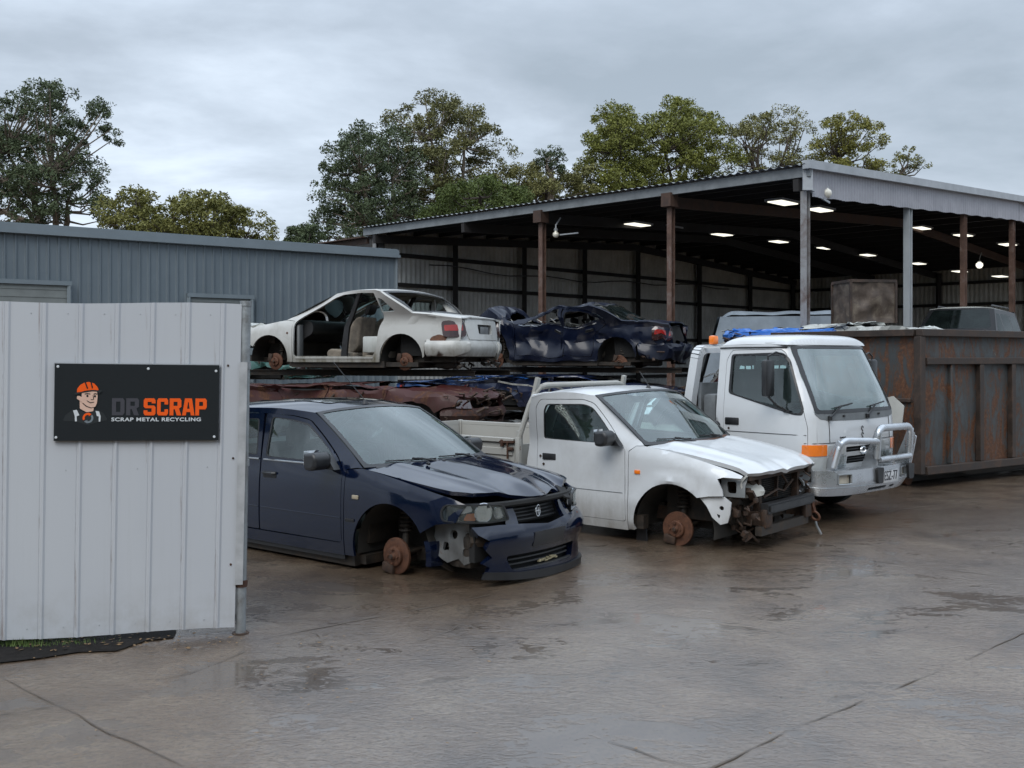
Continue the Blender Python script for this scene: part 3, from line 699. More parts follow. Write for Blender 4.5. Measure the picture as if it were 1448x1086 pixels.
        for s0, r in ((.63, .070), (.485, .052)):
            p = V(S.front(-.055, ol)(sg*s0, .687)); n = V((S.fn(sg*s0).x, S.fn(sg*s0).y, 0)); m = MB()
            m.lathe([(.001, -.03), (r*.5, -.02), (r*.85, .01), (r, .035), (r+.004, .035)], 24, axM(p, n)); m.lathe([(.012, -.02), (.012, .01), (.001, .016)], 10, axM(p, n)); m.build('reflector', M['mirror'], h)
            m = MB(); m.tube([p+n*.036+V((-n.y, n.x, 0))*(r+.002)*math.cos(i*math.pi/10)+V((0, 0, 1))*(r+.002)*math.sin(i*math.pi/10) for i in range(21)], .004, 6); m.lathe([(.014, 0), (.014, .03), (.001, .036)], 10, axM(p, n)); m.build('lamp_bezel', M['chrome'], h)
        panel('indicator', rnd([(sg*.70, .635), (sg*.80, .637), (sg*.775, .685), (sg*.705, .69)], .015), S.front(-.02, ol), M['amber'], h, (), .05, .02, ref)
        panel('side_lamp', rnd([(sg*.72, .70), (sg*.93, .66), (sg*.94, .70), (sg*.92, .74), (sg*.74, .745)], .02), S.front(-.04, ol), M['alloy'], h, (), .06, .01, ref)
    # bared structure behind the missing bumper corner
    st = lambda s, z: (lambda p: (p[0]-.10*0, p[1]+.05, p[2]))(S.front(-.09+.025*math.sin(s*22)*math.cos(z*19), lambda z: 0)(s, z))
    hol = [arc((-.93, .52), .036, 0, 340, 10), arc((-.80, .50), .03, 0, 340, 10), rnd([(-1.05, .40), (-.98, .40), (-.98, .46), (-1.05, .46)], .02), rnd([(-.86, .36), (-.74, .37), (-.76, .43), (-.85, .42)], .02)]
    panel('inner_wing', [(-1.12, .60), (-.70, .60), (-.70, .50), (-.74, .44), (-.72, .34), (-.84, .30), (-.90, .34), (-1.0, .31), (-1.08, .36), (-1.14, .45)], st, M['primer'], root, hol, .04, .03, ref)
    m = MB(); random.seed(5)
    for k in range(26):
        s = -random.uniform(.62, 1.1); z = random.uniform(.28, .58); p = V(S.front(-.14, lambda z: 0)(s, z))+V((0, .04, 0)); q = p+V((random.uniform(-.12, .05), random.uniform(0, .12), random.uniform(-.06, .06)))
        if k % 2: m.bar(p, q, random.uniform(.015, .05), random.uniform(.01, .05))
        else: m.tube([p, (p+q)/2+V((0, 0, -.03)), q], random.uniform(.006, .014), 6)
    m.box((.58, -.52, .40), (.22, .22, .26), ch=.03); m.box((.66, -.56, .46), (.10, .16, .10), ch=.02)
    m.build('torn_brackets', M['chassis'], root)
    m = MB(); pts = arc((.04, .34), .372, 20, -8, 6); vs = []; fs = []
    for a, b in pts: vs += [(a, -.815, b), (a+.04, -.80, b), (a+.04, -.66, b-.01), (a, -.64, b)]
    for i in range(6): fs += [(4*i+j, 4*i+(j+1) % 4, 4*i+4+(j+1) % 4, 4*i+4+j) for j in range(4)]
    m.add(vs, fs); m.build('fender_liner_strip', M['navy'], root)
    # small trims
    for sg in (-1, 1):
        m = MB(); m.box((-.30, sg*(S.W(-.30, .73)+.004), .735), (.07, .012, .032), ch=.006); m.build('side_repeater', plain('pale_amber_lens', (.35, .30, .22), .3), root)
        m = MB(); m.box((-.36, sg*(S.W(-.36, .55)+.004), .555), (.10, .012, .022), ch=.005); m.build('side_moulding', M['black'], root)
        m = MB(); m.tube([(x, sg*(S.W(x, .56)+.001), .56) for x in (-.47, -.8, -1.1, -1.455)], .0045, 5); m.build('door_crease', M['navy'], root)
        m = MB(); m.tube([(x, sg*(S.W(x, .56)+.001), .56) for x in (-1.485, -1.7, -2.0, -2.13)], .0045, 5); m.build('door_crease', M['navy'], root)
    m = MB(); rp = V(S.roof(.06, -.12)); m.lathe([(.03, 0), (.022, .012), (.01, .035), (.001, .04)], 12, Matrix.Translation(rp)); m.tube([rp+V((0, 0, .03)), rp+V((-.30, -.10, .36))], .004, 5); m.build('antenna', M['black'], root)
    sr = [S.roof(.16, -.55), S.roof(.16, .55), S.roof(.52, .55), S.roof(.52, -.55)]
    panel('sunroof', rnd([(.17, -.52), (.50, -.52), (.50, .52), (.17, .52)], .05, 4), (lambda s, u: (lambda p: (p[0], p[1], p[2]+.005))(S.roof(s, u))), plain('sunroof_glass', (.02, .024, .03), .06, coat=1), root, (), .12, .008, ref)
    panel('underbody_sill', [(-.45, .235), (-2.2, .235), (-2.2, .29), (-.45, .29)], lambda x, z: (x, -(S.W(x, .3)-.02), z), M['black'], root, (), .15, .02, ref)
    deform(root, lambda p: V((p.x, p.y*.925, p.z)), 40)
    return root
def lamp_bits(root): pass
def ute():
    S = Surf(); RZ = 1.475
    S.w0 = interp([(-1.65, .80), (-1.2, .825), (-.4, .83), (0, .845), (.35, .835), (.62, .79), (.75, .74)])
    S.E = interp([(-1.6, 1.04), (-.25, 1.03), (0, 1.0), (.3, .935), (.55, .865), (.72, .80)])
    S.lean = interp([(-.6, .42), (-.3, .7), (0, .9)]); S.zb = interp([(-1.6, 1.02), (-.5, 1.0), (-.2, .985), (0, .955), (.3, .885), (.7, .76)])
    def W(x, z):
        w = S.w0(x)-.03*max(0, (.5-z)/.25)**2
        w -= .012*(1/(1+math.exp((z-.60)/.012)))*0
        r = math.hypot(x-.02, z-.34); w += .025*math.exp(-((r-.41)/.035)**2)*(1 if z > .3 else 0)
        w += .008/(1+math.exp((z-.585)/.006))*(1 if x < -.3 else 0)
        return w-S.lean(x)*softp(z-S.zb(x))
    side = lambda sg: (lambda x, z: (x, sg*W(x, z), z))
    root = thing('parked_ute', 'white single cab ute with tray, its grille, headlamps and front wheels stripped off', 'ute', car_loc((958, 771), -40, -.17, -1), R(-40))
    ref = (-.7, 0, .7); P = M['white']
    B, T = (-.28, 1.035), (-.86, 1.465)
    outl = [(-.44, .27), (-.43, .98), (-.36, 1.03), B, T, (-1.1, RZ+.015), (-1.3, RZ+.01), (-1.425, RZ-.02), (-1.50, 1.28), (-1.57, 1.05), (-1.62, .80), (-1.625, .30), (-1.55, .27)]
    ap = rnd([(-.455, .345), (-.465, .985), (-.52, 1.045), (-.85, 1.395), (-.95, RZ-.045), (-1.35, RZ-.05), (-1.41, 1.35), (-1.475, 1.04), (-1.49, .80), (-1.49, .345)], .03, 3)
    wi = rnd([(-.56, 1.03), (-.60, 1.075), (-.86, 1.355), (-.94, RZ-.09), (-1.30, RZ-.095), (-1.335, 1.32), (-1.385, 1.06), (-1.375, 1.045)], .035, 3)
    hd = None
    for sg in (-1, 1):
        f = side(sg)
        ins = lambda k, f=f: (lambda x, z: (lambda p: (p[0], p[1]-math.copysign(k, p[1]), p[2]))(f(x, z)))
        panel('cab_side', outl, f, P, root, [ap], .07, .03, ref)
        d = panel('front_door', [(p[0]*1.0, p[1]) for p in inset(ap, .006)], f, P, root, [wi], .06, .03, ref)
        panel('window_glass', wi, ins(.012), M['glass'], d, (), .2, 0, ref)
        panel('window_seal', inset(wi, -.028), ins(-.003), M['trim'], d, [inset(wi, .012)], .1, .012, ref)
        t = MB(); t.tube([(x, sg*(W(x, .60)+.002), .60) for x in (-.49, -.8, -1.1, -1.45)], .0035, 5); t.build('door_crease', M['scuttle'], d)  # thin dark line drawn in for the shade of the pressed crease
        h = MB(); yy = sg*(W(-1.33, .86)+.002); h.box((-1.33, yy, .875), (.16, .014, .06), ch=.006); h.build('door_handle', M['black'], d)
        for (lx, lz) in ((-1.44, .875), (-1.40, .80)):
            k = MB(); k.lathe([(.013, 0), (.013, .006), (.001, .007)], 10, axM((lx, sg*W(lx, lz), lz), (0, sg, 0))); k.build('lock_hole', M['hub'], d)
        fo = [(-.43, .28), (-.37, .28)]+[(p[0], p[1]) for p in arc((.02, .34), .385, 188, 48, 18)]+[(.38, .645), (.505, .655), (.50, .70), (.455, .795), (.50, .812), (.635, .805), (.64, .825)]+[(x, S.E(x)-.004) for x in (.55, .4, .25, .1, -.05, -.2)]+[(-.28, 1.03), (-.36, 1.025), (-.424, .975)]
        panel('front_fender', fo, f, P, root, (), .055, .02, ref)
        fl = [(.285, .635), (.50, .645), (.56, .60), (.55, .50), (.53, .43), (.47, .41), (.41, .47), (.36, .56)]
        panel('inner_fender', fl, ins(.03), P, root, [arc((.48, .55), .02, 0, 330, 8), rnd([(.44, .50), (.47, .49), (.46, .46)], .01)], .05, .02, ref)
        m = MB(); m.box((-.33, sg*(W(-.33, .80)+.004), .80), (.06, .012, .035), ch=.006); m.build('side_repeater', M['amber'], root)
        m = MB(); m.prism(rnd([(-.42, .15), (-.31, .15), (-.33, .36), (-.42, .36)], .015), Matrix(((1, 0, 0, 0), (0, 0, 1, sg*.70-.01), (0, 1, 0, 0), (0, 0, 0, 1))), .02); m.build('mud_flap', M['black'], root)
        m = MB(); p = arc((.02, .34), .39, -10, 186, 16); vs = []; fs = []
        for (a, b) in p: vs += [(a, sg*.79, b), (a, sg*.36, b)]
        for i in range(16): fs.append((2*i, 2*i+1, 2*i+3, 2*i+2))
        fs.append([2*i+1 for i in range(17)]); m.add(vs, fs); m.build('wheel_arch_liner', M['liner'], root)
        panel('headlamp_hollow', [(.44, .64), (.64, .64), (.64, .83), (.44, .83)], ins(.10), M['primer'], root, [rnd([(.50, .67), (.57, .67), (.57, .77), (.49, .77)], .02)], .1, .02, ref)
    d0 = [o for o in COL.objects if o.parent == root and o.name.startswith('front_door')]
    door_mirror(d0[0], (-.60, -.835, 1.105), -1, .85); door_mirror(d0[1], (-.60, .835, 1.105), 1, .85)
    ret = lambda k: 1-abs(k)**2.4
    def roof(s, u):
        k = 1-u*u; x0 = T[0]+.13*k; x1 = -1.43-.02*k; x = x0+(x1-x0)*s; xe = T[0]+(-1.43-T[0])*s
        ze = interp([(-1.43, RZ-.025), (-1.3, RZ+.005), (-1.1, RZ+.015), (-.86, 1.465)])(xe)
        return (x, u*W(xe, ze), ze+.045*ret(u)+.004*math.sin(s*math.pi)-.003*abs(math.sin(u*9)))
    panel('roof', [(0, -1), (1, -1), (1, 1), (0, 1)], roof, P, root, (), .09, .01, ref)
    yb, yt = W(*B)-.012, W(*T)-.012
    def screen(off):
        def f(u, v):
            k = 1-u*u; a = V((B[0]+.19*k, u*yb, B[1]+.005*k)); b = V((T[0]+.13*k, u*yt, T[1]+.043*k)); p = a.lerp(b, v); p.z += .012*math.sin(math.pi*v)+off*.7; p.x += off*.6; return tuple(p)
        return f
    o = panel('windscreen', [(-1, 0), (1, 0), (1, 1), (-1, 1)], screen(0), M['screen'], root, (), .2, 0, ref)
    panel('windscreen_seal', [(-1, 0), (1, 0), (1, 1), (-1, 1)], screen(.006), M['trim'], o, [rnd([(-.955, .05), (.955, .05), (.945, .955), (-.945, .955)], .05, 4)], .2, .01, ref)
    for a, b in ((-.30, -.80), (.42, -.10)):
        m = MB(); p = [screen(.012)(a+(b-a)*i/8, .05+.03*i/8) for i in range(9)]; m.tube(p, .006, 5); q = V(screen(.012)(a+.05, -.02)); m.tube([q, V(screen(.03)((a*2+b)/3, .04)), V(screen(.015)((a+b)/2, .08))], .008, 5); m.build('wiper', M['black'], root)
    # cab back with window
    bk = lambda y, z: (interp([(.3, -1.62), (.8, -1.615), (1.05, -1.565), (1.28, -1.495), (1.46, -1.42)])(z), y, z)
    panel('cab_back', [(-.79, .3), (.79, .3), (.79, 1.02), (.64, 1.44), (0, 1.475), (-.64, 1.44), (-.79, 1.02)], bk, P, root, [rnd([(-.52, 1.08), (.52, 1.08), (.48, 1.36), (-.48, 1.36)], .05)], .12, .02, ref)
    panel('cab_window', rnd([(-.52, 1.08), (.52, 1.08), (.48, 1.36), (-.48, 1.36)], .05), bk, M['glass'], root, (), .3, 0, ref)
    # bonnet lifted along its near edge
    def bon(x, t):
        e = S.E(x); k = max(0, (x+.25)/.95); w = W(x, e)-.006
        z = e+.040*(1-abs(t)**2.6)-.008+.014*max(0, 1-abs(abs(t)-.60)/.14)
        z += .038*k**1.3+.02*k*max(0, -t)*math.sin(k*2.6)-.045*max(0, k-.9)*8*(.3+abs(t)**2)
        z -= .02*max(0, 1-abs(t+.12)/.10)*max(0, min(1, (x-.5)*5))
        return (x, t*w, z)
    panel('bonnet', [(-.27, -.985), (-.20, -.7), (-.09, 0), (-.20, .7), (-.27, .985), (.3, .99), (.58, .985), (.66, .93), (.72, .6), (.745, 0), (.735, -.15), (.725, -.6), (.66, -.95), (.60, -.985), (.3, -.99)], bon, P, root, (), .05, .035, ref)
    panel('bonnet_scale', rnd([(-.26, -.93), (-.16, -.6), (-.06, .1), (-.14, .6), (-.18, .6), (-.13, 0), (-.2, -.6)], .01), (lambda x, t: (lambda p: (p[0], p[1], p[2]+.003))(bon(x, t))), M['rust'], root, (), .08, 0, ref)
    m = MB(); m.tube([(B[0]+.02+.19*(1-u*u), u*.72, 1.0) for u in [i/6-1 for i in range(13)]], .035, 6); m.build('cowl', M['black'], root)
    m = MB(); rp = V(roof(.10, .12)); m.lathe([(.03, 0), (.02, .012), (.01, .03), (.001, .035)], 12, Matrix.Translation(rp)); m.tube([rp+V((0, 0, .03)), rp+V((-.14, .06, .16))], .004, 5); m.build('antenna', M['black'], root)
    # bared front
    m = MB(); m.box((.54, 0, .70), (.05, .78, .30)); m.box((.25, 0, .60), (.55, .6, .3)); m.build('radiator', M['dark'], root)
    m = MB()
    for i in range(15): m.box((.575, 0, .575+i*.018), (.012, .70, .004))
    m.build('radiator_fins', M['chassis'], root)
    m = MB(); m.bar((.62, -.62, .80), (.62, .62, .80), .06, .05); m.bar((.60, -.37, .46), (.60, -.39, .80), .06, .05); m.bar((.60, .37, .46), (.60, .39, .80), .06, .05); m.bar((.60, -.02, .58), (.60, .0, .80), .03, .02); m.build('radiator_support', M['hub'], root)
    for sg in (-1, 1):
        bl = lambda y, z, sg=sg: (.60+.05*math.sin(y*17+z*11)+.03*math.sin(z*31), sg*y, z)
        panel('lamp_bracket', [(.40, .64), (.56, .62), (.66, .66), (.69, .74), (.68, .815), (.52, .82), (.42, .79), (.38, .70)], bl, M['primer'] if sg > 0 else M['palebare'], root, (), .035, .015, ref)
        bl2 = lambda y, z, sg=sg: (.50+.05*math.sin(y*13-z*21), sg*y, z)
        panel('lower_bracket', [(.40, .60), (.72, .62), (.74, .54), (.62, .42), (.44, .32), (.38, .40)], bl2, M['chassis'], root, [rnd([(.50, .46), (.62, .48), (.62, .57), (.50, .56)], .02)], .04, .02, ref)
    m = MB(); m.bar((.70, -.44, .525), (.70, .50, .525), .07, .085); m.bar((.745, -.42, .525), (.745, .46, .525), .012, .05)
    m.build('bumper_beam', M['black'], root)
    m = MB(); m.bar((.68, -.52, .34), (.68, .42, .34), .06, .075); m.build('cross_member', M['chassis'], root)
    m = MB(); random.seed(11)
    for k in range(64):
        s = random.choice((-1, -1, 1)); p = V((random.uniform(.45, .68), s*random.uniform(.34, .66), random.uniform(.30, .80))); q = p+V((random.uniform(-.08, .08), random.uniform(-.12, .12), random.uniform(-.12, .10)))
        if k % 3 == 0: m.bar(p, q, random.uniform(.03, .07), random.uniform(.008, .04))
        elif k % 3 == 1: m.tube([p, (p+q)/2+V((.03, 0, -.03)), q], random.uniform(.006, .012), 6)
        else: m.box(p, (random.uniform(.03, .07), random.uniform(.04, .09), random.uniform(.03, .09)), Matrix.Identity(4), ch=.008)
    for sg in (-1, 1): m.bar((.72, sg*.40, .44), (-.4, sg*.40, .40), .09, .12); m.box((.70, sg*.40, .44), (.05, .13, .16), ch=.01)
    m.tube([(.62, -.3, .6), (.66, -.1, .66), (.62, .1, .62), (.66, .2, .72)], .01, 6); m.tube([(.62, .05, .78), (.65, .1, .70), (.60, .14, .64)], .012, 6)
    m.build('bent_brackets', M['hub'], root)
    m = MB(); A = axM((.74, .50, .36), (0, 1, .2))
    m.tube([A @ V((.035*math.cos(i*math.pi/8), .045*math.sin(i*math.pi/8), 0)) for i in range(17)], .012, 7); m.bar((.72, .46, .50), (.73, .50, .40), .03, .03); m.build('tow_hook', M['rust'], root)
    m = MB(); m.tube([(.745, .50, .31), (.755, .50, .27), (.78, .54, .19)], .012, 6); m.build('shackle', M['galv'], root)
    brake(root, (0, -.70, .315), -1, r=.15); brake(root, (0, .70, .315), 1, r=.15)
    m = MB(); m.lathe([(.17, -.09), (.27, -.10), (.295, -.06), (.295, .06), (.27, .10), (.17, .09)], 36, axM((.03, .62, .42), (0, 1, 0))); m.build('loose_tyre', M['tyre'], root)
    # engine bay, floor, interior
    m = MB(); m.box((.15, 0, .55), (.75, 1.0, .34)); m.box((-.40, 0, .65), (.06, 1.45, .60)); m.box((-1.0, 0, .38), (1.2, 1.5, .10)); m.box((-.9, -.74, .35), (1.2, .08, .12)); m.box((-.9, .74, .35), (1.2, .08, .12))
    for sg in (-1, 1): m.bar((-.3, sg*.40, .42), (-4.0, sg*.42, .55), .07, .14)
    m.build('chassis_frame', M['chassis'], root)
    m = MB(); m.prism(rnd([(-.38, .70), (-.36, 1.0), (-.50, 1.04), (-.70, 1.0), (-.76, .90), (-.60, .70)], .04), axM((0, .68, 0), (0, -1, 0), (1, 0, 0)), 1.36); m.build('dashboard', M['trim'], root, smooth=50)
    steering(root, -.84, -.36, .97)
    for y in (-.37, .37): seat(root, -1.13, y, 'seat', z0=.42)
    m = MB(); m.box((T[0]-.02, 0, T[1]-.06), (.03, .22, .06), ch=.012); m.build('rear_view_mirror', M['black'], root)
    # rear wheels on the axle
    for sg in (-1, 1):
        m = MB(); A = axM((-2.85, sg*.70, .42), (0, sg, 0))
        m.lathe([(.16, -.1), (.27, -.10), (.30, -.06), (.30, .06), (.27, .10), (.17, .09)], 32, A); w = m.build('wheel', M['tyre'], root)
        m = MB(); m.lathe([(.001, .02), (.05, .03), (.06, .0), (.13, .01), (.17, .06), (.175, .09)], 24, A); m.build('rim', M['galv'], w)
    tray(root)
def tray(root):
    T = M['traywhite']; x0, x1, z0, z1, w = -1.68, -4.05, .745, 1.03, .87
    m = MB(); m.box(((x0+x1)/2, 0, z0-.02), (x0-x1, 2*w-.04, .05)); m.bar((x0-.1, -.42, z0-.1), (x1+.1, -.42, z0-.1), .08, .1); m.bar((x0-.1, .42, z0-.1), (x1+.1, .42, z0-.1), .08, .1)
    for i in range(6): m.bar((x0-.2-i*.4, -w+.05, z0-.07), (x0-.2-i*.4, w-.05, z0-.07), .06, .06)
    m.build('tray_floor', M['traywood'], root)
    for sg in (-1, 1):
        m = MB(); y = sg*w
        m.box(((x0+x1)/2, y, (z0+z1)/2), (x0-x1-.06, .022, z1-z0-.02)); m.box(((x0+x1)/2, y+sg*.012, z1-.02), (x0-x1-.06, .05, .045)); m.box(((x0+x1)/2, y+sg*.012, z0+.02), (x0-x1-.06, .035, .04))
        m.box(((x0+x1)/2, y+sg*.014, (z0+z1)/2+.01), (x0-x1-.10, .022, .07))
        o = m.build('tray_side', T, root); mod = o.modifiers.new('Bevel', 'BEVEL'); mod.width = .006; mod.segments = 2
        for x in (x0+.01, (x0+x1)/2, x1): 
            m = MB(); m.box((x, y, (z0+z1)/2), (.05, .05, z1-z0+.02), ch=.006); m.build('tray_post', T, root)
        for x in (x0-.12, x0-.10):
            pass
        m = MB(); m.bar((x0-.02, y+sg*.03, z1-.03), (x0-.20, y+sg*.03, z1-.04), .03, .022); m.bar((x0-.10, y+sg*.035, z1-.03), (x0-.10, y+sg*.035, z1-.20), .014, .014); m.box((x0-.17, y+sg*.035, z1-.05), (.03, .03, .07), ch=.006); m.box((x0-.06, y+sg*.035, z1-.10), (.06, .03, .03), ch=.005)
        m.build('latch', M['rustlatch'], root)
    m = MB(); m.box((x1, 0, (z0+z1)/2), (.022, 2*w-.08, z1-z0-.02)); m.box((x1-.012, 0, z1-.02), (.05, 2*w-.08, .045)); m.box((x1-.012, 0, z0+.02), (.035, 2*w-.08, .04)); m.build('tailgate', T, root)
    m = MB(); m.box((x0, 0, (z0+z1)/2-.03), (.025, 2*w-.08, z1-z0-.06)); m.build('tray_front_board', T, root)
    # headboard frame
    m = MB(); r = .024
    a = [(-1.685, -.86, .76), (-1.68, -.86, 1.0), (-1.66, -.855, 1.07), (-1.585, -.80, 1.36), (-1.55, -.76, 1.47), (-1.535, -.70, 1.53), (-1.53, -.62, 1.545)]
    m.tube(a+[(p[0], -p[1], p[2]) for p in a[::-1]], .027, 10)
    m.build('headboard_hoop', T, root)
    for sg in (-1, 1):
        m = MB(); m.bar((-1.72, sg*.80, z0), (-1.72, sg*.80, 1.10), .05, .05); m.bar((-1.585, sg*.765, 1.36), (-1.525, sg*.745, 1.62), .05, .035, (1, 0, 0)); m.build('headboard_post', T, root)
    m = MB()
    for i in range(7): y = -.54+i*.18; m.bar((-1.66, y, 1.02), (-1.54, y, 1.54), .012, .012, (1, 0, 0))
    for z, x in ((1.2, -1.635), (1.36, -1.59)): m.bar((x, -.76, z), (x, .76, z), .012, .02)
    m.build('headboard_mesh', T, root)
def truck():
    q = at(1152, 746, 1.65*F/(746-505)); a = R(-47.6); l = V((-math.sin(a), math.cos(a), 0)); q = q+l*.9
    root = thing('cab_chassis_truck', 'white forward control truck with an aluminium bull bar, parked beside the big rusty skip', 'truck', (q.x, q.y, 0), a)
    ref = (-.6, 0, 1.0); P = M['truck']; HW = .86
    P_, N_, L = plan([(-.32, HW), (-.20, HW-.005), (-.10, HW-.04), (-.045, HW-.12), (-.015, HW-.26), (0, .35), (.005, 0)])
    ox = interp([(.3, -.05), (.55, -.01), (.8, 0), (1.05, -.015), (1.15, -.04), (1.5, -.20), (1.76, -.325), (1.86, -.38)])
    ky = interp([(.3, .97), (.6, 1.0), (1.05, 1.0), (1.2, .985), (1.76, .905), (1.87, .89)])
    def front(off=0.0):
        def f(s, z):
            p = P_(s)+N_(s)*off; return (p.x+ox(z), p.y*ky(z), z)
        return f
    def side(sg, off=0.0):
        return lambda x, z: (x, sg*(HW*ky(z)+off-.006*max(0, (.80-z)/.4)), z)
    SX = -.30
    xs = lambda z: -.32+ox(z)
    # sides: rear post, door, front post
    for sg in (-1, 1):
        do = rnd([(-1.10, .50), (-1.10, 1.62), (-1.04, 1.725), (-.46, 1.735), (-.40, 1.69), (-.16, 1.12), (-.115, .95), (-.115, .50)], .03, 3)
        wi = rnd([(-1.035, 1.275), (-1.03, 1.675), (-.44, 1.685), (-.36, 1.62), (-.17, 1.14), (-.18, 1.085), (-.26, 1.085)], .035, 3)
        # the door wraps over the seam with the nose: both share the outline of one skin
        sf = side(sg)
        def skin(x, z, sg=sg, off=0.0):
            xe = xs(z)
            if x <= xe: return (x, sg*(HW*ky(z)+off), z)
            s = sg*(L-(x-xe)); p = P_(s)+N_(s)*off
            return (p.x+ox(z), p.y*ky(z), z)
        outl = [(-1.19, .45), (-1.19, 1.70), (-1.17, 1.775), (-.37, 1.785), (-.34, 1.74), (-.03, 1.06), (-.015, .45)]
        cs = panel('cab_side', outl, skin, P, root, [do], .05, .02, ref)
        d = panel('cab_door', inset(do, .006), skin, P, root, [wi], .05, .03, ref)
        panel('window_glass', wi, (lambda x, z: skin(x, z, off=-.012)), M['glass'], d, (), .15, 0, ref)
        panel('window_seal', inset(wi, -.014), (lambda x, z: skin(x, z, off=.003)), M['trim'], d, [inset(wi, .016)], .08, .012, ref)
        h = MB(); h.box((-.99, sg*(HW+.001), .985), (.17, .02, .075), ch=.03); h.build('door_handle', M['black'], d)
        k = MB(); k.lathe([(.012, 0), (.012, .006), (.001, .007)], 10, axM((-1.03, sg*HW, .91), (0, sg, 0))); k.build('lock_hole', M['hub'], d)
        t = MB(); t.tube([skin(x, .88, off=.001) for x in [-1.09+.12*i for i in range(9)]], .004, 5); t.build('door_crease', M['trim'], d)
        t = MB(); t.tube([(-1.19, sg*(HW*ky(1.745)+.006), 1.745)]+[skin(x, 1.75, off=.008) for x in (-1.0, -.8, -.6, -.45, -.40)], .008, 6); t.build('drip_rail', M['trim'], root)
        # mirror on its arm
        m = MB(); yy = sg*(HW+.17); m.box((-.44, yy, 1.44), (.07, .16, .37), ch=.03); mi = m.build('door_mirror', M['trim'], d)
        m = MB(); m.tube([(-.40, sg*HW*ky(1.66), 1.67), (-.42, sg*(HW+.06), 1.70), (-.44, yy, 1.66), (-.44, yy, 1.60)], .010, 6); m.tube([(-.44, yy, 1.26), (-.40, sg*(HW+.08), 1.17), (-.33, sg*(HW+.005), 1.115)], .010, 6); m.box((-.33, sg*(HW+.01), 1.11), (.07, .02, .025), ch=.006); m.build('mirror_arm', M['black'], mi)
    # roof
    def roof(s, u):
        k = 1-abs(u)**2.5; x0 = -.365-.02; x = x0+.075*k+(-1.18-x0-.075*k)*s
        z = 1.775+.105*math.sqrt(max(0, (1-abs(u)**5)*(1-abs(2*s-1)**7)))+.008*math.sin(s*3.14)
        yw = HW*ky(1.775)*(1-.01*s)
        return (x, u*yw, z)
    panel('roof', [(.0, -1), (.01, -1), (.1, -1), (.5, -1), (.9, -1), (.99, -1), (1, -.99), (1, .99), (.99, 1), (.5, 1), (0, 1)], roof, P, root, (), .035, .0, ref, smooth=60)
    # nose
    sl = L-.27
    nose = [(-sl, .50), (sl, .50), (sl-.0, 1.03), (.66, 1.03), (.40, 1.015), (0, 1.01), (-.40, 1.015), (-.66, 1.03), (-sl, 1.03)]
    nose = [(-.82, .50), (.82, .50), (.82, 1.10), (.775, 1.10), (.72, 1.045), (.60, 1.025), (0, 1.015), (-.60, 1.025), (-.72, 1.045), (-.775, 1.10), (-.82, 1.10)]
    E0 = L-.30
    lampz = (.54, .775)
    hl = lambda sg: rnd([(sg*.335, .555), (sg*.62, .55), (sg*.62, .665), (sg*.345, .665)], .015)
    gr1 = rnd([(-.31, .69), (.31, .69), (.31, .745), (-.31, .745)], .015); gr2 = rnd([(-.30, .575), (.30, .575), (.29, .65), (-.29, .65)], .015)
    nose = [(-E0, .50), (E0, .50), (E0, 1.05), (.775, 1.08), (.72, 1.04), (.60, 1.02), (0, 1.01), (-.60, 1.02), (-.72, 1.04), (-.775, 1.08), (-E0, 1.05)]
    n = panel('nose_panel', nose, front(0), P, root, [gr1, gr2], .05, .02, ref)
    panel('grille', [(-.34, .56), (.34, .56), (.34, .76), (-.34, .76)], front(-.03), M['dark'], n, (), .1, 0, ref)
    m = MB()
    for z in (.60, .625, .717): m.tube([front(-.01)(s/10, z) for s in range(-3, 4)], .006, 5)
    m.build('grille_bar', M['trim'], n)
    m = MB(); m.tube([front(.002)(s/10, .80) for s in range(-9, 10)], .004, 5); m.build('panel_gap', M['trim'], n)
    for sg in (-1, 1):
        m = MB(); m.tube([front(.002)(sg*.60, z) for z in (.80, .9, 1.0, 1.025)], .004, 5); m.build('panel_gap', M['trim'], n)
    for sg in (-1, 1):
        h = panel('headlamp', hl(sg), front(.004), M['headlamp2'], root, (), .1, .01, ref)
        c = V(front(.0)(sg*.49, .608)); m = MB(); m.lathe([(.001, -.02), (.05, -.005), (.062, .012)], 24, axM(c, (1, 0, 0))); m.build('reflector', M['mirror'], h)
        panel('lamp_lens', hl(sg), front(.022), M['lens'], h, (), .1, .015, ref)
        a0, a1 = (sg*.645, sg*(L-.15))
        if sg < 0: a0, a1 = a1, a0
        aa = panel('indicator', rnd([(a0, .675), (a1, .675), (a1, .785), (a0, .785)], .012), front(.008), M['amber'], root, (), .05, .03, ref)
        bb = panel('corner_lamp', rnd([(a0, .52), (a1, .52), (a1, .665), (a0, .665)], .012), front(.006), M['cornerlamp'], root, (), .05, .03, ref)
        s0 = sorted((sg*.345, sg*.62)); panel('park_lamp', rnd([(s0[0], .675), (s0[1], .675), (s0[1], .775), (s0[0], .775)], .012), front(.006), M['cornerlamp'], root, (), .06, .02, ref)
    # emblems
    c = V(front(.012)(0, .70)); m = MB(); A = axM(c, (1, 0, 0), (0, 1, 0))
    m.tube([A @ V((.05*math.cos(i*math.pi/10), .036*math.sin(i*math.pi/10), 0)) for i in range(21)], .006, 6); m.tube([A @ V((.022*math.cos(i*math.pi/10), .034*math.sin(i*math.pi/10), 0)) for i in range(21)], .005, 6); m.build('grille_emblem', M['chrome'], n)
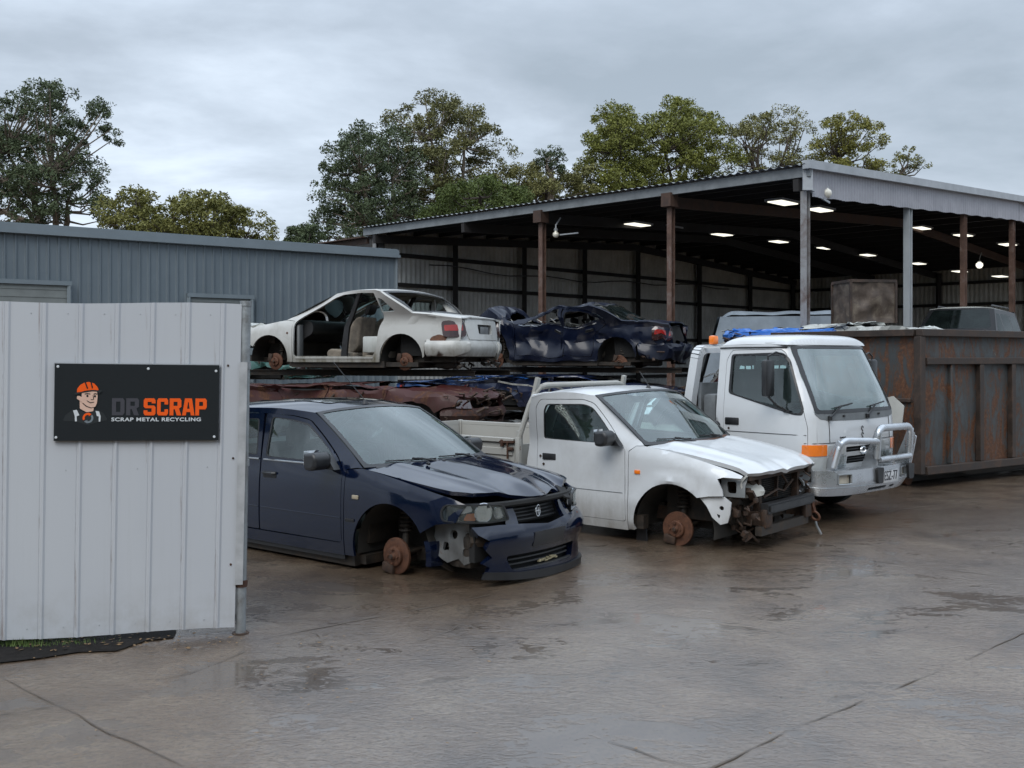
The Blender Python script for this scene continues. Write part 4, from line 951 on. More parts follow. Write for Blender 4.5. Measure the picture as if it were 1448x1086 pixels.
    for (s0, z0, r) in ((.0, .86, .018), (.0, .925, .018)):
        c = V(front(.005)(s0, z0)); A = axM(c, (1, 0, 0), (0, 1, 0)); m = MB(); m.tube([A @ V((r*math.cos(i*math.pi/8), r*1.1*math.sin(i*math.pi/8), 0)) for i in range(13)], .004, 5); m.tube([A @ V((0, -r, 0)), A @ V((.01, -r*2, 0))], .004, 5); m.build('badge_mark', M['trim'], n)
    m = MB()
    for i in range(5): m.box(front(.003)(-.42+i*.022, .845), (.004, .014, .012 if i % 2 else .016))
    m.build('badge_lettering', M['trim'], n)
    # windscreen, seal and grey scuttle
    ws = rnd([(-.735, 1.125), (.735, 1.125), (.735, 1.74), (-.735, 1.74)], .05)
    wf = lambda off: (lambda s, z: (lambda p: (p[0]+off, p[1], p[2]))(front(0)(s, z)))
    o = panel('windscreen', [(-.78, 1.10), (.78, 1.10), (.80, 1.765), (-.80, 1.765)], wf(0), M['truckscreen'], root, (), .12, 0, ref)
    panel('windscreen_seal', rnd([(-.775, 1.09), (.775, 1.09), (.80, 1.765), (-.80, 1.765)], .03), wf(.006), M['trim'], o, [ws], .1, .015, ref)
    panel('header_panel', [(-L+.02, 1.762), (L-.02, 1.762), (L-.02, 1.80), (-L+.02, 1.80)], front(.0), P, root, (), .06, 0, ref)
    panel('scuttle', [(-.775, 1.085), (-.72, 1.04), (-.60, 1.02), (0, 1.01), (.60, 1.02), (.72, 1.04), (.775, 1.085), (.775, 1.11), (-.775, 1.11)], front(.004), M['scuttle'], root, (), .06, .01, ref)
    for sg in (-1, 1):
        pts = [(sg*(.775), 1.08), (sg*E0, 1.05), (sg*(E0), 1.09), (sg*(E0), 1.765), (sg*.795, 1.765)]
        panel('screen_post', pts, front(.0), P, root, (), .06, .015, ref)
    for s0, s1 in ((-.60, -.17), (.10, .52)):
        m = MB(); a_ = V(wf(.02)(s0, 1.045)); b_ = V(wf(.03)((s0+s1)/2, 1.16)); m.lathe([(.022, -.02), (.022, .02), (.001, .03)], 12, Matrix.Translation(a_)); m.tube([a_, b_], .011, 6); m.tube([V(wf(.02)(s1-.42+.1, 1.145)), b_, V(wf(.02)(s1+.02, 1.18))], .008, 6); m.build('wiper', M['black'], root)
        m = MB(); m.box(wf(.01)(s0+.26, 1.06), (.02, .03, .02), Matrix.Identity(4), ch=.006); m.build('washer_jet', M['black'], root)
    # cab back, floor, inside
    bk = lambda y, z: (-1.19, y*ky(z), z)
    bw = rnd([(-.55, 1.25), (.55, 1.25), (.55, 1.62), (-.55, 1.62)], .05)
    panel('cab_back', [(-HW, .45), (HW, .45), (HW, 1.77), (-HW, 1.77)], bk, P, root, [bw], .2, .02, ref); panel('cab_window', bw, bk, M['glass'], root, (), .3, 0, ref)
    m = MB(); m.box((-.68, 0, .56), (.96, 1.56, .12)); m.box((-.66, 0, .75), (.86, 1.40, .25)); m.build('cab_floor', M['dark'], root)
    m = MB(); m.prism(rnd([(-.14, .6), (-.16, 1.05), (-.26, 1.09), (-.42, 1.07), (-.46, 1.0), (-.38, .6)], .04), axM((0, .66, 0), (0, -1, 0), (1, 0, 0)), 1.32); m.build('dashboard', M['trim'], root, smooth=50)
    A = axM((-.46, -.40, 1.17), V((-.35, 0, .93)), (0, 1, 0)); m = MB(); m.tube([A @ V((.21*math.cos(2*math.pi*i/24), .21*math.sin(2*math.pi*i/24), 0)) for i in range(25)], .014, 8); m.box((0, 0, -.02), (.14, .12, .04), A, ch=.01); m.box((0, 0, -.01), (.03, .40, .02), A); m.tube([A @ V((0, 0, -.02)), A @ V((0, 0, -.3))], .03, 8); m.build('steering_wheel', M['black'], root)
    for y in (-.40, .40): seat(root, -.82, y, 'seat', z0=.82)
    # underside, wheels, axle
    m = MB()
    for sg in (-1, 1): m.bar((-.1, sg*.36, .50), (-4.6, sg*.36, .55), .07, .16)
    m.bar((-.85, -.7, .36), (-.85, .7, .36), .09, .10); m.box((-.7, 0, .45), (.9, .5, .25)); m.build('chassis_frame', M['chassis'], root)
    for (x, y) in ((-.82, -.70), (-.78, .70), (-3.6, -.68), (-3.6, .68)):
        sg = 1 if y > 0 else -1; A = axM((x, y, .34), (0, sg, 0)); m = MB()
        m.lathe([(.19, -.10), (.30, -.105), (.335, -.07), (.34, 0), (.335, .07), (.30, .105), (.20, .09)], 40, A); w = m.build('wheel', M['tyre'], root)
        m = MB(); m.lathe([(.001, .03), (.06, .03), (.07, .0), (.13, -.01), (.19, .05), (.2, .09)], 28, A); m.build('rim', M['galv'], w)
    # bumper in alloy, tapering up at its ends
    bp, bn, bl = plan([(-.30, .93), (-.10, .93), (.03, .88), (.12, .70), (.165, .45), (.175, 0)])
    def bf(off=0.0):
        def f(s, z):
            p = bp(s)+bn(s)*(off-.05*max(0, (.37-z)/.08)**1.2-.0); return (p.x, p.y, z+.03*(abs(s)/bl)**3)
        return f
    fo = lambda sg: rnd([(sg*.50, .40), (sg*.69, .40), (sg*.69, .50), (sg*.50, .50)], .012)
    sl_ = [rnd([(-.15+.0, .305), (.22, .305), (.22, .335), (-.15, .335)], .01), rnd([(.30, .305), (.40, .305), (.40, .33), (.30, .33)], .008)]
    bm = panel('bull_bar_bumper', rnd([(-bl, .30), (-.9, .285), (.9, .275), (bl, .285), (bl, .52), (.9, .535), (-.9, .535), (-bl, .52)], .02), bf(), M['alloy'], root, [fo(-1), fo(1)]+sl_, .06, .06, ref)
    m = MB(); m.box((.03, 0, .53), (.18, 1.45, .012)); m.build('bumper_top', M['alloy'], bm)
    m = MB(); m.box((.0, 0, .39), (.14, 1.3, .16)); m.build('bumper_core', M['dark'], bm)
    m = MB(); m.tube([bf(.002)(s/10, .37) for s in range(-11, 12)], .004, 5); m.build('bumper_fold', M['galv'], bm)
    for sg in (-1, 1):
        l_ = panel('fog_lamp', inset(fo(sg), .012), bf(-.02), M['foglens'], bm, (), .08, .02, ref)
        m = MB(); m.tube([bf(.006)(p[0], p[1]) for p in fo(sg)[::3]+[fo(sg)[0]]], .008, 5); m.build('lamp_surround', M['galv'], l_)
    c = V(bf(.012)(.245, .425)); m = MB(); m.box(c, (.008, .31, .125), ch=.003); pl = m.build('number_plate', M['plate'], bm)
    text3(pl, 'number_text', 'ESZ-77', c+V((.006, -.135, -.036)), (0, 1, 0), (0, 0, 1), .095, .27, M['platetext'])
    # bull bar
    def hoop(pts, r, nm): m = MB(); m.tube(pts, r, 12); return m.build(nm, M['alloy'], bm)
    def curve(k, n=5):
        out = [V(k[0])]
        for i in range(1, len(k)-1):
            a, b, c = V(k[i-1]), V(k[i]), V(k[i+1]); q = min((b-a).length, (c-b).length)*.45; p0 = b+(a-b).normalized()*min(q, .10); p1 = b+(c-b).normalized()*min(q, .10)
            for j in range(n+1): t = j/n; out.append(p0*(1-t)**2+b*2*t*(1-t)+p1*t*t)
        out.append(V(k[-1])); return out
    hoop(curve([(.17, -.02, .62), (.19, -.02, .93), (.18, .68, .925), (.16, .68, .60)]), .038, 'bull_bar_hoop')
    hoop(curve([(.06, -.66, .56), (.11, -.60, .83), (.185, -.03, .80)]), .034, 'bull_bar_wing')
    hoop(curve([(.185, .69, .83), (.08, .93, .82), (.02, .95, .50)]), .034, 'bull_bar_wing')
    hoop([(.19, 0, .61), (.185, .66, .61)], .029, 'bull_bar_rail'); hoop([(.16, .70, .60), (.05, .94, .585)], .018, 'bull_bar_rail'); hoop([(.16, .70, .70), (.06, .94, .69)], .018, 'bull_bar_rail')
    for y, w in ((-.02, 1), (.68, 1)):
        m = MB(); m.prism(rnd([(.0, .52), (.17, .50), (.215, .90), (.165, .92), (.12, .80)], .015), Matrix(((1, 0, 0, 0), (0, 0, 1, y-.012), (0, 1, 0, 0), (0, 0, 0, 1))), .024); m.build('bull_bar_plate', M['alloy'], bm)
        m = MB(); m.prism(rnd([(-.05, .37), (.05, .37), (.065, .53), (-.065, .53)], .03), Matrix(((0, 0, 1, .175), (1, 0, 0, y+(.03 if y < 0 else -.02)), (0, 1, 0, 0), (0, 0, 0, 1))), .03); m.build('rubber_buffer', M['black'], bm)
    m = MB(); m.prism(rnd([(-.06, .52), (.06, .54), (.135, .80), (.09, .84), (.02, .72)], .015), Matrix(((1, 0, 0, 0), (0, 0, 1, -.64), (0, 1, 0, 0), (0, 0, 0, 1))), .024); m.build('bull_bar_plate', M['alloy'], bm)
    m = MB(); m.prism(rnd([(-.04, .50), (.06, .50), (.12, .80), (.05, .83)], .015), Matrix(((1, 0, 0, 0), (0, 0, 1, .93), (0, 1, 0, 0), (0, 0, 0, 1))), .024); m.build('bull_bar_plate', M['alloy'], bm)
    # tray headboard behind the cab
    m = MB(); w = HW-.0
    c = curve([(-1.60, -w, .70), (-1.52, -w, 1.25), (-1.44, -w+.02, 1.735), (-1.44, 0, 1.76), (-1.44, w-.02, 1.735), (-1.52, w, 1.25), (-1.60, w, .70)])
    for i in range(len(c)-1): m.bar(c[i], c[i+1], .09, .10, (1, 0, 0))
    m.build('headboard_frame', P, root)
    for sg in (-1, 1):
        m = MB(); m.bar((-1.44, sg*.80, 1.755), (-1.19, sg*.74, 1.755), .03, .02); m.build('headboard_stay', P, root)
    m = MB(); m.box((-1.47, 0, 1.0), (.04, 1.55, .75)); m.build('headboard_panel', M['galv'], root)
    m = MB(); m.box((-1.32, -.70, .98), (.16, .22, .55), ch=.03); m.build('air_cleaner_box', M['scuttle'], root)
    m = MB(); m.box((-1.40, -.62, 1.835), (.07, .10, .10), ch=.02); m.build('marker_light', M['amber'], root)
    m = MB(); m.box((-1.60, -.90, .95), (.05, .02, .07), ch=.006); m.build('side_marker', M['amber'], root)
    m = MB(); m.box((-3.2, 0, .72), (3.2, 1.8, .10)); m.build('tray_floor', M['traywood'], root)
    return root
def text3(parent, name, s, o, xdir, zdir, h, w, mat, ext=.0015, body=None, off=0.0, sp=1.0):
    cu = bpy.data.curves.new(name, 'FONT'); cu.body = s; cu.size = h*1.37; cu.extrude = ext; cu.offset = off; cu.space_character = sp
    t = bpy.data.objects.new(name, cu); COL.objects.link(t)
    dg = bpy.context.evaluated_depsgraph_get(); me = bpy.data.meshes.new_from_object(t.evaluated_get(dg)); bpy.data.objects.remove(t)
    x0 = min(v.co.x for v in me.vertices); x1 = max(v.co.x for v in me.vertices); y0 = min(v.co.y for v in me.vertices); y1 = max(v.co.y for v in me.vertices)
    X, Z = V(xdir).normalized(), V(zdir).normalized(); N = X.cross(Z)
    for v in me.vertices:
        c = v.co; v.co = V(o)+X*((c.x-x0)/(x1-x0)*w)+Z*((c.y-y0)/(y1-y0)*h)+N*c.z
    me.materials.clear(); return link(name, me, mat, parent, None, 0)
def basic_bonnet(root, S, mat, lift=None, cell=.09):
    return panel('bonnet', [(-.26, -.985), (-.12, -.4), (-.08, 0), (-.12, .4), (-.26, .985), (.2, .99), (.62, .985), (.76, .80), (.87, .4), (.89, 0), (.87, -.4), (.76, -.80), (.62, -.985), (.2, -.99)], S.topf(lift), M[mat], root, (), cell, .03, (-1.3, 0, .6))
def white_wreck():
    S = sedan_surf(2.45, 1.08, .015)
    root = thing('stripped_sedan', 'dirty white sedan shell without near doors or wheels, on top of the left stack', 'wrecked car', (-3.64, 17.62, 1.30), R(156.5))
    sedan_body(root, S, 'wreckwhite', quarter=True, doors=((-1, 'f'), (-1, 'r')), rscreen=False, lean=.06)
    sedan_rear(root, S, 'wreckwhite', bumper=False); sedan_guts(root, S, seats='wreckseat', hz=.28)
    ref = (-1.3, 0, .6); a = S.rl
    panel('rear_bumper', rnd([(-a, .36), (-a+.3, .32), (-.45, .30), (-.40, .40), (-.44, .60), (-a+.4, .615), (-a, .60)], .03, 3), S.rear(.015), M['wreckwhite'], root, (), .07, .05, ref)
    panel('rear_bumper', rnd([(a-.0, .38), (a, .60), (.60, .60), (.56, .56), (.58, .44), (.80, .36)], .03, 3), S.rear(.03), M['wreckwhite'], root, (), .07, .05, ref)
    panel('rear_panel', [(-.6, .34), (.7, .34), (.7, .63), (-.6, .63)], S.rear(-.05), M['dark'], root, [rnd([(.0, .42), (.14, .42), (.14, .54), (0, .54)], .02)], .06, .03, ref)
    panel('rust_patch', rnd([(a-.30, .59), (a-.05, .60), (a-.08, .66), (a-.20, .70), (a-.34, .66)], .03), S.rear(.006), M['rust'], root, (), .06, 0, ref)
    basic_bonnet(root, S, 'wreckwhite')
    # scuffed inner rim of the door opening
    for sg in (1,):
        f = S.side(sg)
        m = MB(); m.tube([(x, f(x, .335)[1]-.02, .335) for x in (-.50, -1.0, -1.6, -1.95)], .028, 6); m.build('sill_edge', M['palebare'], root)
        m = MB(); m.box((-.50, .72, .62), (.06, .12, .52), ch=.02); m.build('hinge_post', M['primer'], root)
        m = MB(); m.box((S.xr+.62, .70, .55), (.28, .05, .26), Matrix.Identity(4), ch=.04); m.build('loose_trim_panel', M['palecar'], root)
    m = MB(); random.seed(9)
    for k in range(22): c = V((random.uniform(-2.2, -.6), random.uniform(-.5, .7), random.uniform(.30, .42))); m.box(c, (random.uniform(.08, .3), random.uniform(.08, .25), random.uniform(.03, .12)), Matrix.Identity(4), ch=.02)
    m.build('cabin_litter', M['wreckseat'], root)
    p = MB(); p.lathe([(.016, 0), (.018, .004), (.001, .006)], 12, axM((-.34, S.W(-.34, .74)+.002, .745), (0, 1, 0))); p.build('repeater_hole', M['rust'], root)
    # fuel filler flap on the quarter panel
    fl = rnd([(S.xr-.26, .86), (S.xr-.10, .86), (S.xr-.10, .99), (S.xr-.26, .99)], .04)
    panel('fuel_flap', fl, (lambda x, z: (x, S.W(x, z)+.002, z)), M['wreckwhite'], root, (), .1, .004, ref)
    m = MB(); random.seed(4)
    for k in range(20): p = V((random.uniform(S.xr-1.05, S.xr-.6), random.uniform(-.6, .6), random.uniform(.20, .36))); m.tube([p, p+V((random.uniform(-.1, .1), random.uniform(-.2, .2), random.uniform(-.08, .05)))], random.uniform(.01, .03), 6)
    m.build('hanging_pipes', M['chassis'], root)
    sh = interp([(-4, 0), (-3.3, 0), (-2.75, -.42), (-2.45, -.36), (-2.0, -.24), (-1.5, -.22), (-.96, -.27), (-.45, -.25), (-.2, -.10), (.1, 0), (1, 0)])
    def up(p):                                       # this car carries its cabin further back
        k = min(1, max(0, (p.z-.86)/.52)); return V((p.x+sh(p.x)*k, p.y, p.z))
    deform(root, up, 40)
def crease(p, amp, s, seed):
    q = (p[0]*s+seed, p[1]*s, p[2]*s)
    n = V((noise.noise(V((q[0], q[1], q[2]))), noise.noise(V((q[0]+31, q[1]+7, q[2]))), noise.noise(V((q[0]-11, q[1]+3, q[2]+17)))))
    r = V(tuple(1-abs(c)*5.0 for c in n))
    return r*amp*.5
def crushed_navy():
    S = sedan_surf(2.5, 1.05, 0)
    root = thing('crushed_sedan', 'crumpled dark navy sedan with glassless doors, on top of the right stack', 'wrecked car', (-.056, 20.64, 1.31), R(156.5))
    sedan_body(root, S, 'crushnavy', glassy=False, screen=False, rscreen=True, roofcell=.07)
    sedan_rear(root, S, 'crushnavy', lid=False, bumper=False, lampm='redlens'); sedan_guts(root, S, seats='wreckseat', discs=((1, -1), (1, 1), (0, 1)), hz=.28)
    ref = (-1.3, 0, .6); a = S.rl
    basic_bonnet(root, S, 'crushnavy', None, .06)
    panel('boot_lid', [(S.xr-.27, -.97), (S.xr-.27, .97), (S.xr-.6, .985), (S.xr-.92, .9), (S.xr-.98, 0), (S.xr-.92, -.9), (S.xr-.6, -.985)], S.topf(lambda x, t: .05*max(0, S.xr-.5-x), .035), M['crushnavy'], root, (), .06, .02, ref)
    panel('rear_bumper', rnd([(-a, .30), (-a+.3, .20), (.2, .25), (a-.3, .34), (a, .36), (a, .60), (a-.4, .55), (-a+.4, .60), (-a, .60)], .03, 3), S.rear(.02), M['crushnavy'], root, (), .06, .05, ref)
    panel('front_panel', [(-.9, .3), (.9, .3), (.9, .8), (-.9, .8)], S.front(-.05), M['crushnavy'], root, (), .06, .05, ref)
    m = MB(); random.seed(21)
    for k in range(18):
        p = V((random.uniform(-2.0, -.2), random.choice((-1, 1))*random.uniform(.5, .8), random.uniform(.9, 1.12))); m.tube([p, p+V((random.uniform(-.2, .2), random.uniform(-.1, .1), random.uniform(-.1, .12))), p+V((random.uniform(-.35, .35), random.uniform(-.15, .15), random.uniform(-.12, .1)))], random.uniform(.008, .02), 5)
    m.build('bent_trim', M['palebare'], root)
    m = MB()
    for k in range(40):
        p = V((random.choice((random.uniform(S.xr-1.0, S.xr-.4), random.uniform(0, .7))), random.uniform(-.75, .85), random.uniform(.25, .75))); m.tube([p, p+V((random.uniform(-.12, .12), random.uniform(-.15, .15), random.uniform(-.12, .06)))], random.uniform(.01, .035), 5)
    m.build('torn_metal', M['hub'], root)
    def f(p):
        x, y, z = p
        if x > -.45:
            k = min(1, (x+.45)/1.0); z += .40*math.sin(k*2.6)*max(0, min(1, (z-.45)/.4)); x = -.45+(x+.45)*.80
        if z > .95:
            q = interp([(-3.7, 0), (-2.6, .04), (-2.0, .10), (-1.4, .22), (-.9, .42), (-.4, .35), (0, 0)])(x); z = .95+(z-.95)*(1-q)
        side = 1 if y > 0 else -1
        if abs(y) > .55 and x > -3.0: y -= side*.06*math.exp(-((z-.66)/.14)**2)*(1+.5*math.sin(x*5))
        v = V((x, y, z)); soft = .35 if x < -2.9 and z > .9 else (.5 if z < .3 else 1.0)
        return v+crease(v, .055*soft, 1.5, 3)+crease(v, .022*soft, 4.2, 9)
    deform(root, f)
    # wheels hubs were bent with the shell; keep the stance level
def flat_sedan(mat, label, cat, loc, ang, h=.66, seed=1, group=None, name='flattened_car', cell_lo=True):
    S = sedan_surf(2.55, .98, 0)
    root = thing(name, label, cat, loc, R(ang), group)
    sedan_body(root, S, mat, lo=True, glassy=False, screen=False, rscreen=False, roofcell=.09)
    sedan_rear(root, S, mat, lid=True, bumper=True, plate=False, lo=True)
    ref = (-1.3, 0, .6)
    basic_bonnet(root, S, mat)
    m = MB(); m.box((-1.25, 0, .27), (3.9, 1.3, .12)); m.box((.2, 0, .5), (.6, .8, .4)); m.build('floor_pan', M['chassis'], root)
    m = MB(); m.box((-1.3, 0, .6), (3.2, 1.35, .5)); m.build('cabin_trim', M['dark'], root)  # dark box filling the cabin, its colour standing in for interior shade
    op = rnd([(-.50, .60), (.50, .60), (.52, .72), (-.52, .72)], .03)
    fr = panel('front_panel', [(-S.fl+.15, .28), (S.fl-.15, .28), (S.fl-.15, .76), (-S.fl+.15, .76)], S.front(-.05), M[mat], root, [op, rnd([(-.4, .34), (.4, .34), (.4, .44), (-.4, .44)], .02)], .08, .05, ref)
    for sg in (-1, 1): panel('lamp_hollow', rnd([(sg*.56, .60), (sg*.84, .60), (sg*.84, .72), (sg*.56, .72)], .02), S.front(-.02), M['darklens'] if seed % 2 else M['primer'], root, (), .1, .02, ref)
    m = MB(); random.seed(seed*7+1)
    for k in range(90):
        e = random.random() < .5
        p = V((random.uniform(.55, .95) if e else random.uniform(-3.2, .6), random.uniform(-.75, .75) if e else random.choice((-.84, .84)), random.uniform(.28, .85)))
        q = p+V((random.uniform(-.1, .12), random.uniform(-.25, .25) if e else random.uniform(-.05, .05), random.uniform(-.12, .12)))
        m.tube([p, (p+q)/2+V((.04, 0, .03)), q], random.uniform(.008, .028), 5)
    m.build('torn_metal', M['hub'], root)
    k = (h-.10)
    def f(p):
        x, y, z = p
        zz = interp([(.15, .02), (.5, .36*k), (.9, .82*k), (1.05, .90*k), (1.45, 1.0*k)])(z)
        y *= 1.02+.05*math.sin(z*3)
        v = V((x, y, zz)); e = (.55+.45*(1 if .1 < zz < h-.08 else 0))*(.45 if x > .15 else 1)*(.38 if h > .7 else 1)
        w = v+V((0, 0, 1))*0+crease(V((x, y, z)), .11*e, 1.3, seed*5.3)+crease(V((x, y, z*2)), .07*e, 3.6, seed*2.1)
        w.z = v.z+(w.z-v.z)*.6+.035*math.sin(x*1.4+seed); w.z = max(0.0, w.z)
        return w
    deform(root, f)
    return root
def stacks():
    g = 'flattened cars at the bottom of the stacks'
    a = flat_sedan('maroon', 'flattened maroon car, heavily rusted, directly under the dirty white sedan shell', 'wrecked car', (-1.10, 15.65, .52), -23.5, .86, 1)
    b = flat_sedan('greycar', 'flattened grey rusty car with a mangled nose, under the maroon one', 'wrecked car', (-1.0, 15.75, .0), -22, .54, 2)
    c = flat_sedan('bluecar', 'flattened bright blue car between the dark blue one and the maroon one', 'wrecked car', (1.15, 20.2, .62), -22, .74, 3)
    d = flat_sedan('darkblue', 'flattened dark blue car directly under the crumpled navy sedan', 'wrecked car', (2.45, 19.15, .60), -23.5, .78, 4)
    base = flat_sedan('greycar', 'flattened dark rusty car at the very bottom of a stack', 'wrecked car', (2.3, 19.3, 0), -23, .52, 5, g)
    for i, (x, y, z, an) in enumerate(((1.0, 20.5, 0.02, -21),)):
        o = copy_tree(base); o.location = (x, y, z); o.rotation_euler = (0, 0, R(an)); o.scale = (1, 1, 1.15)
    # behind the white shell
    e = flat_sedan('palecar', 'pale crumpled car body showing behind the nose of the dirty white sedan shell', 'wrecked car', (-4.35, 20.3, 1.80), -14, .66, 6)
    t = flat_sedan('tealcar', 'flattened teal car low in the far left stack', 'wrecked car', (-4.5, 20.4, 1.14), -17, .64, 7)
    for z in (0, .57):
        o = copy_tree(base); o.location = (-4.5, 20.5, z); o.rotation_euler = (0, 0, R(-16)); o.scale = (1, 1, 1.2)
    # behind the truck
    u = flat_sedan('brightblue', 'bright blue crushed car showing just above the roof of the white truck', 'wrecked car', (4.6, 17.5, 1.68), -104.5, .56, 8)
    w = flat_sedan('palecar', 'flattened white car carrying the rusty steel bin', 'wrecked car', (7.35, 18.0, 1.72), -20, .58, 9)
    for (x, y, z, an, sz) in ((4.6, 17.6, 0, -103, 1.55), (4.6, 17.5, .84, -105, 1.5), (7.2, 18.4, 0, -16, 1.6), (7.2, 18.3, .79, -12, 1.6), (10.1, 23.4, 0, -125, 1.3), (10.1, 23.4, .6, -128, 1.1)):
        o = copy_tree(base); o.location = (x, y, z); o.rotation_euler = (0, 0, R(an)); o.scale = (1, 1, sz)
    # dark rails the top cars sit on
    f = V((.917, -.399, 0)); lft = V((.399, .917, 0))
    for i, (c0, zc, lab) in enumerate((((-2.6, 16.9), 1.43, 'long dark steel rail under the near side of the white sedan shell'), ((-2.05, 18.15), 1.43, 'long dark steel rail under the far side of the white sedan shell'), ((1.1, 19.7), 1.44, 'long dark steel rail under the near side of the crumpled navy sedan'), ((1.65, 20.95), 1.44, 'long dark steel rail under the far side of the crumpled navy sedan'))):
        c = V((c0[0], c0[1], zc)); m = MB(); m.bar(-f*2.1, f*2.2, .10, .010, (0, 0, 1)); m.bar(-f*2.1+V((0, 0, -.04)), f*2.2+V((0, 0, -.04)), .010, .07, (0, 0, 1)); m.bar(-f*2.1+V((0, 0, -.08)), f*2.2+V((0, 0, -.08)), .10, .010, (0, 0, 1))
        o = m.build('steel_rail', M['chassis'], None, tuple(c)); tag(o, lab, 'steel rail')
def loose_bits():
    random.seed(77); k = 0
    for (x, y, z, lab, mt) in ((-.2, 14.75, 1.30, 'bent pale strip hanging off the front corner of the maroon car', 'palebare'), (.35, 15.3, .98, 'long pale sill panel jutting out beside the maroon car nose', 'traywhite'), (3.4, 18.1, 1.30, 'loose silver trim strip on the nose of the dark blue flattened car', 'galv')):
        m = MB(); p = V((0, 0, 0)); pts = [p]
        for i in range(5): p = p+V((random.uniform(.12, .24), random.uniform(-.06, .06), random.uniform(-.07, .05))); pts.append(p)
        for i in range(5): m.bar(pts[i], pts[i+1], .07, .02)
        tag(m.build('metal_strip', M[mt], None, (x, y, z)), lab, 'metal strip')
def suv():
    root = thing('parked_suv', 'dark grey four wheel drive with a pale roof, seen over the rusty skip', 'car', (10.0, 23.4, 1.13), R(-127))
    ref = (-1.4, 0, .9); P = M['suv']
    W = lambda x, z: interp([(-4, .82), (-3.4, .88), (-1, .90), (.6, .84)])(x)-.30*softp(z-1.02, .03)
    side = lambda sg: (lambda x, z: (x, sg*W(x, z), z))
    out = [(-3.55, .45), (-3.55, 1.0), (-3.42, 1.62), (-1.1, 1.66), (-.55, 1.12), (.70, 1.0), (.72, .45)]
    wins = [rnd([(-3.35, 1.08), (-2.55, 1.08), (-2.55, 1.52), (-3.28, 1.52)], .05), rnd([(-2.45, 1.08), (-1.55, 1.08), (-1.55, 1.54), (-2.45, 1.54)], .05), rnd([(-1.45, 1.08), (-.70, 1.08), (-1.12, 1.54), (-1.45, 1.54)], .05)]
    arches = [arc((0, .45), .42, 2, 178, 12), arc((-2.7, .45), .42, 2, 178, 12)]
    for sg in (-1, 1):
        o = panel('body_side', [(-3.55, .45)]+arc((-2.7, .45), .42, 180, 0, 10)+arc((0, .45), .42, 180, 0, 10)+[(.72, .45), (.70, 1.0), (-.55, 1.12), (-1.1, 1.66), (-3.42, 1.62), (-3.55, 1.0)], side(sg), P, root, wins, .12, .03, ref)
        for w in wins: panel('side_window', w, side(sg), M['darkglass'], o, (), .3, 0, ref)
        for x in (0, -2.7):
            m = MB(); A = axM((x, sg*.76, .37), (0, sg, 0)); m.lathe([(.18, -.1), (.32, -.11), (.36, -.07), (.36, .07), (.32, .11), (.2, .09)], 28, A); w_ = m.build('wheel', M['tyre'], root)
            m = MB(); m.lathe([(.001, .03), (.07, .03), (.14, .02), (.2, .09)], 20, A); m.build('rim', M['galv'], w_)
        m = MB(); m.tube([(-3.2, sg*.60, 1.70), (-3.15, sg*.60, 1.74), (-1.4, sg*.60, 1.75), (-1.35, sg*.60, 1.71)], .018, 6); m.build('roof_rail', M['black'], root)
    zt = interp([(-3.5, 1.62), (-1.05, 1.66)])
    panel('roof', [(-3.44, -.70), (-1.05, -.70), (-1.05, .70), (-3.44, .70)], lambda x, y: (x, y*(W(x, 1.63)/.70), zt(x)+.05*(1-abs(y/.7)**3)), M['palecar'], root, (), .12, .03, ref)
    ws = lambda u, v: (-.50-.02-.56*v-.10*u*u*0+.06*(1-u*u), u*(W(-.5, 1.12)*(1-v)+W(-1.1, 1.65)*v), 1.12+.56*v)
    rb = rnd([(-.9, .12), (.9, .12), (.86, .92), (-.86, .92)], .08)
    o = panel('windscreen_frame', [(-1, 0), (1, 0), (1, 1), (-1, 1)], ws, P, root, [rb], .15, .03, ref); panel('windscreen', rb, ws, M['darkglass'], o, (), .3, 0, ref)
    rw = lambda u, v: (-3.55+.13*v-.03*(1-u*u), u*(W(-3.5, 1.0)*(1-v)+W(-3.45, 1.62)*v), 1.0+.65*v)
    o = panel('tailgate', [(-1, -.85), (1, -.85), (1, 1), (-1, 1)], rw, P, root, [rb], .15, .03, ref); panel('rear_window', rb, rw, M['darkglass'], o, (), .3, 0, ref)
    panel('bonnet', [(-.58, -.86), (.66, -.80), (.66, .80), (-.58, .86)], lambda x, y: (x, y, 1.13-.09*(x+.55)+.04*(1-abs(y/.86)**3)), P, root, (), .12, .03, ref)
    panel('front_panel', [(-.84, .45), (.84, .45), (.84, 1.0), (-.84, 1.0)], lambda y, z: (.72-.1*(y/.84)**4, y, z), P, root, (), .2, .03, ref)
    m = MB(); m.box((-1.4, 0, .55), (4.0, 1.5, .15)); m.build('floor_pan', M['chassis'], root)
    for y in (-.4, .4): seat(root, -1.3, y, 'seat', z0=.62)
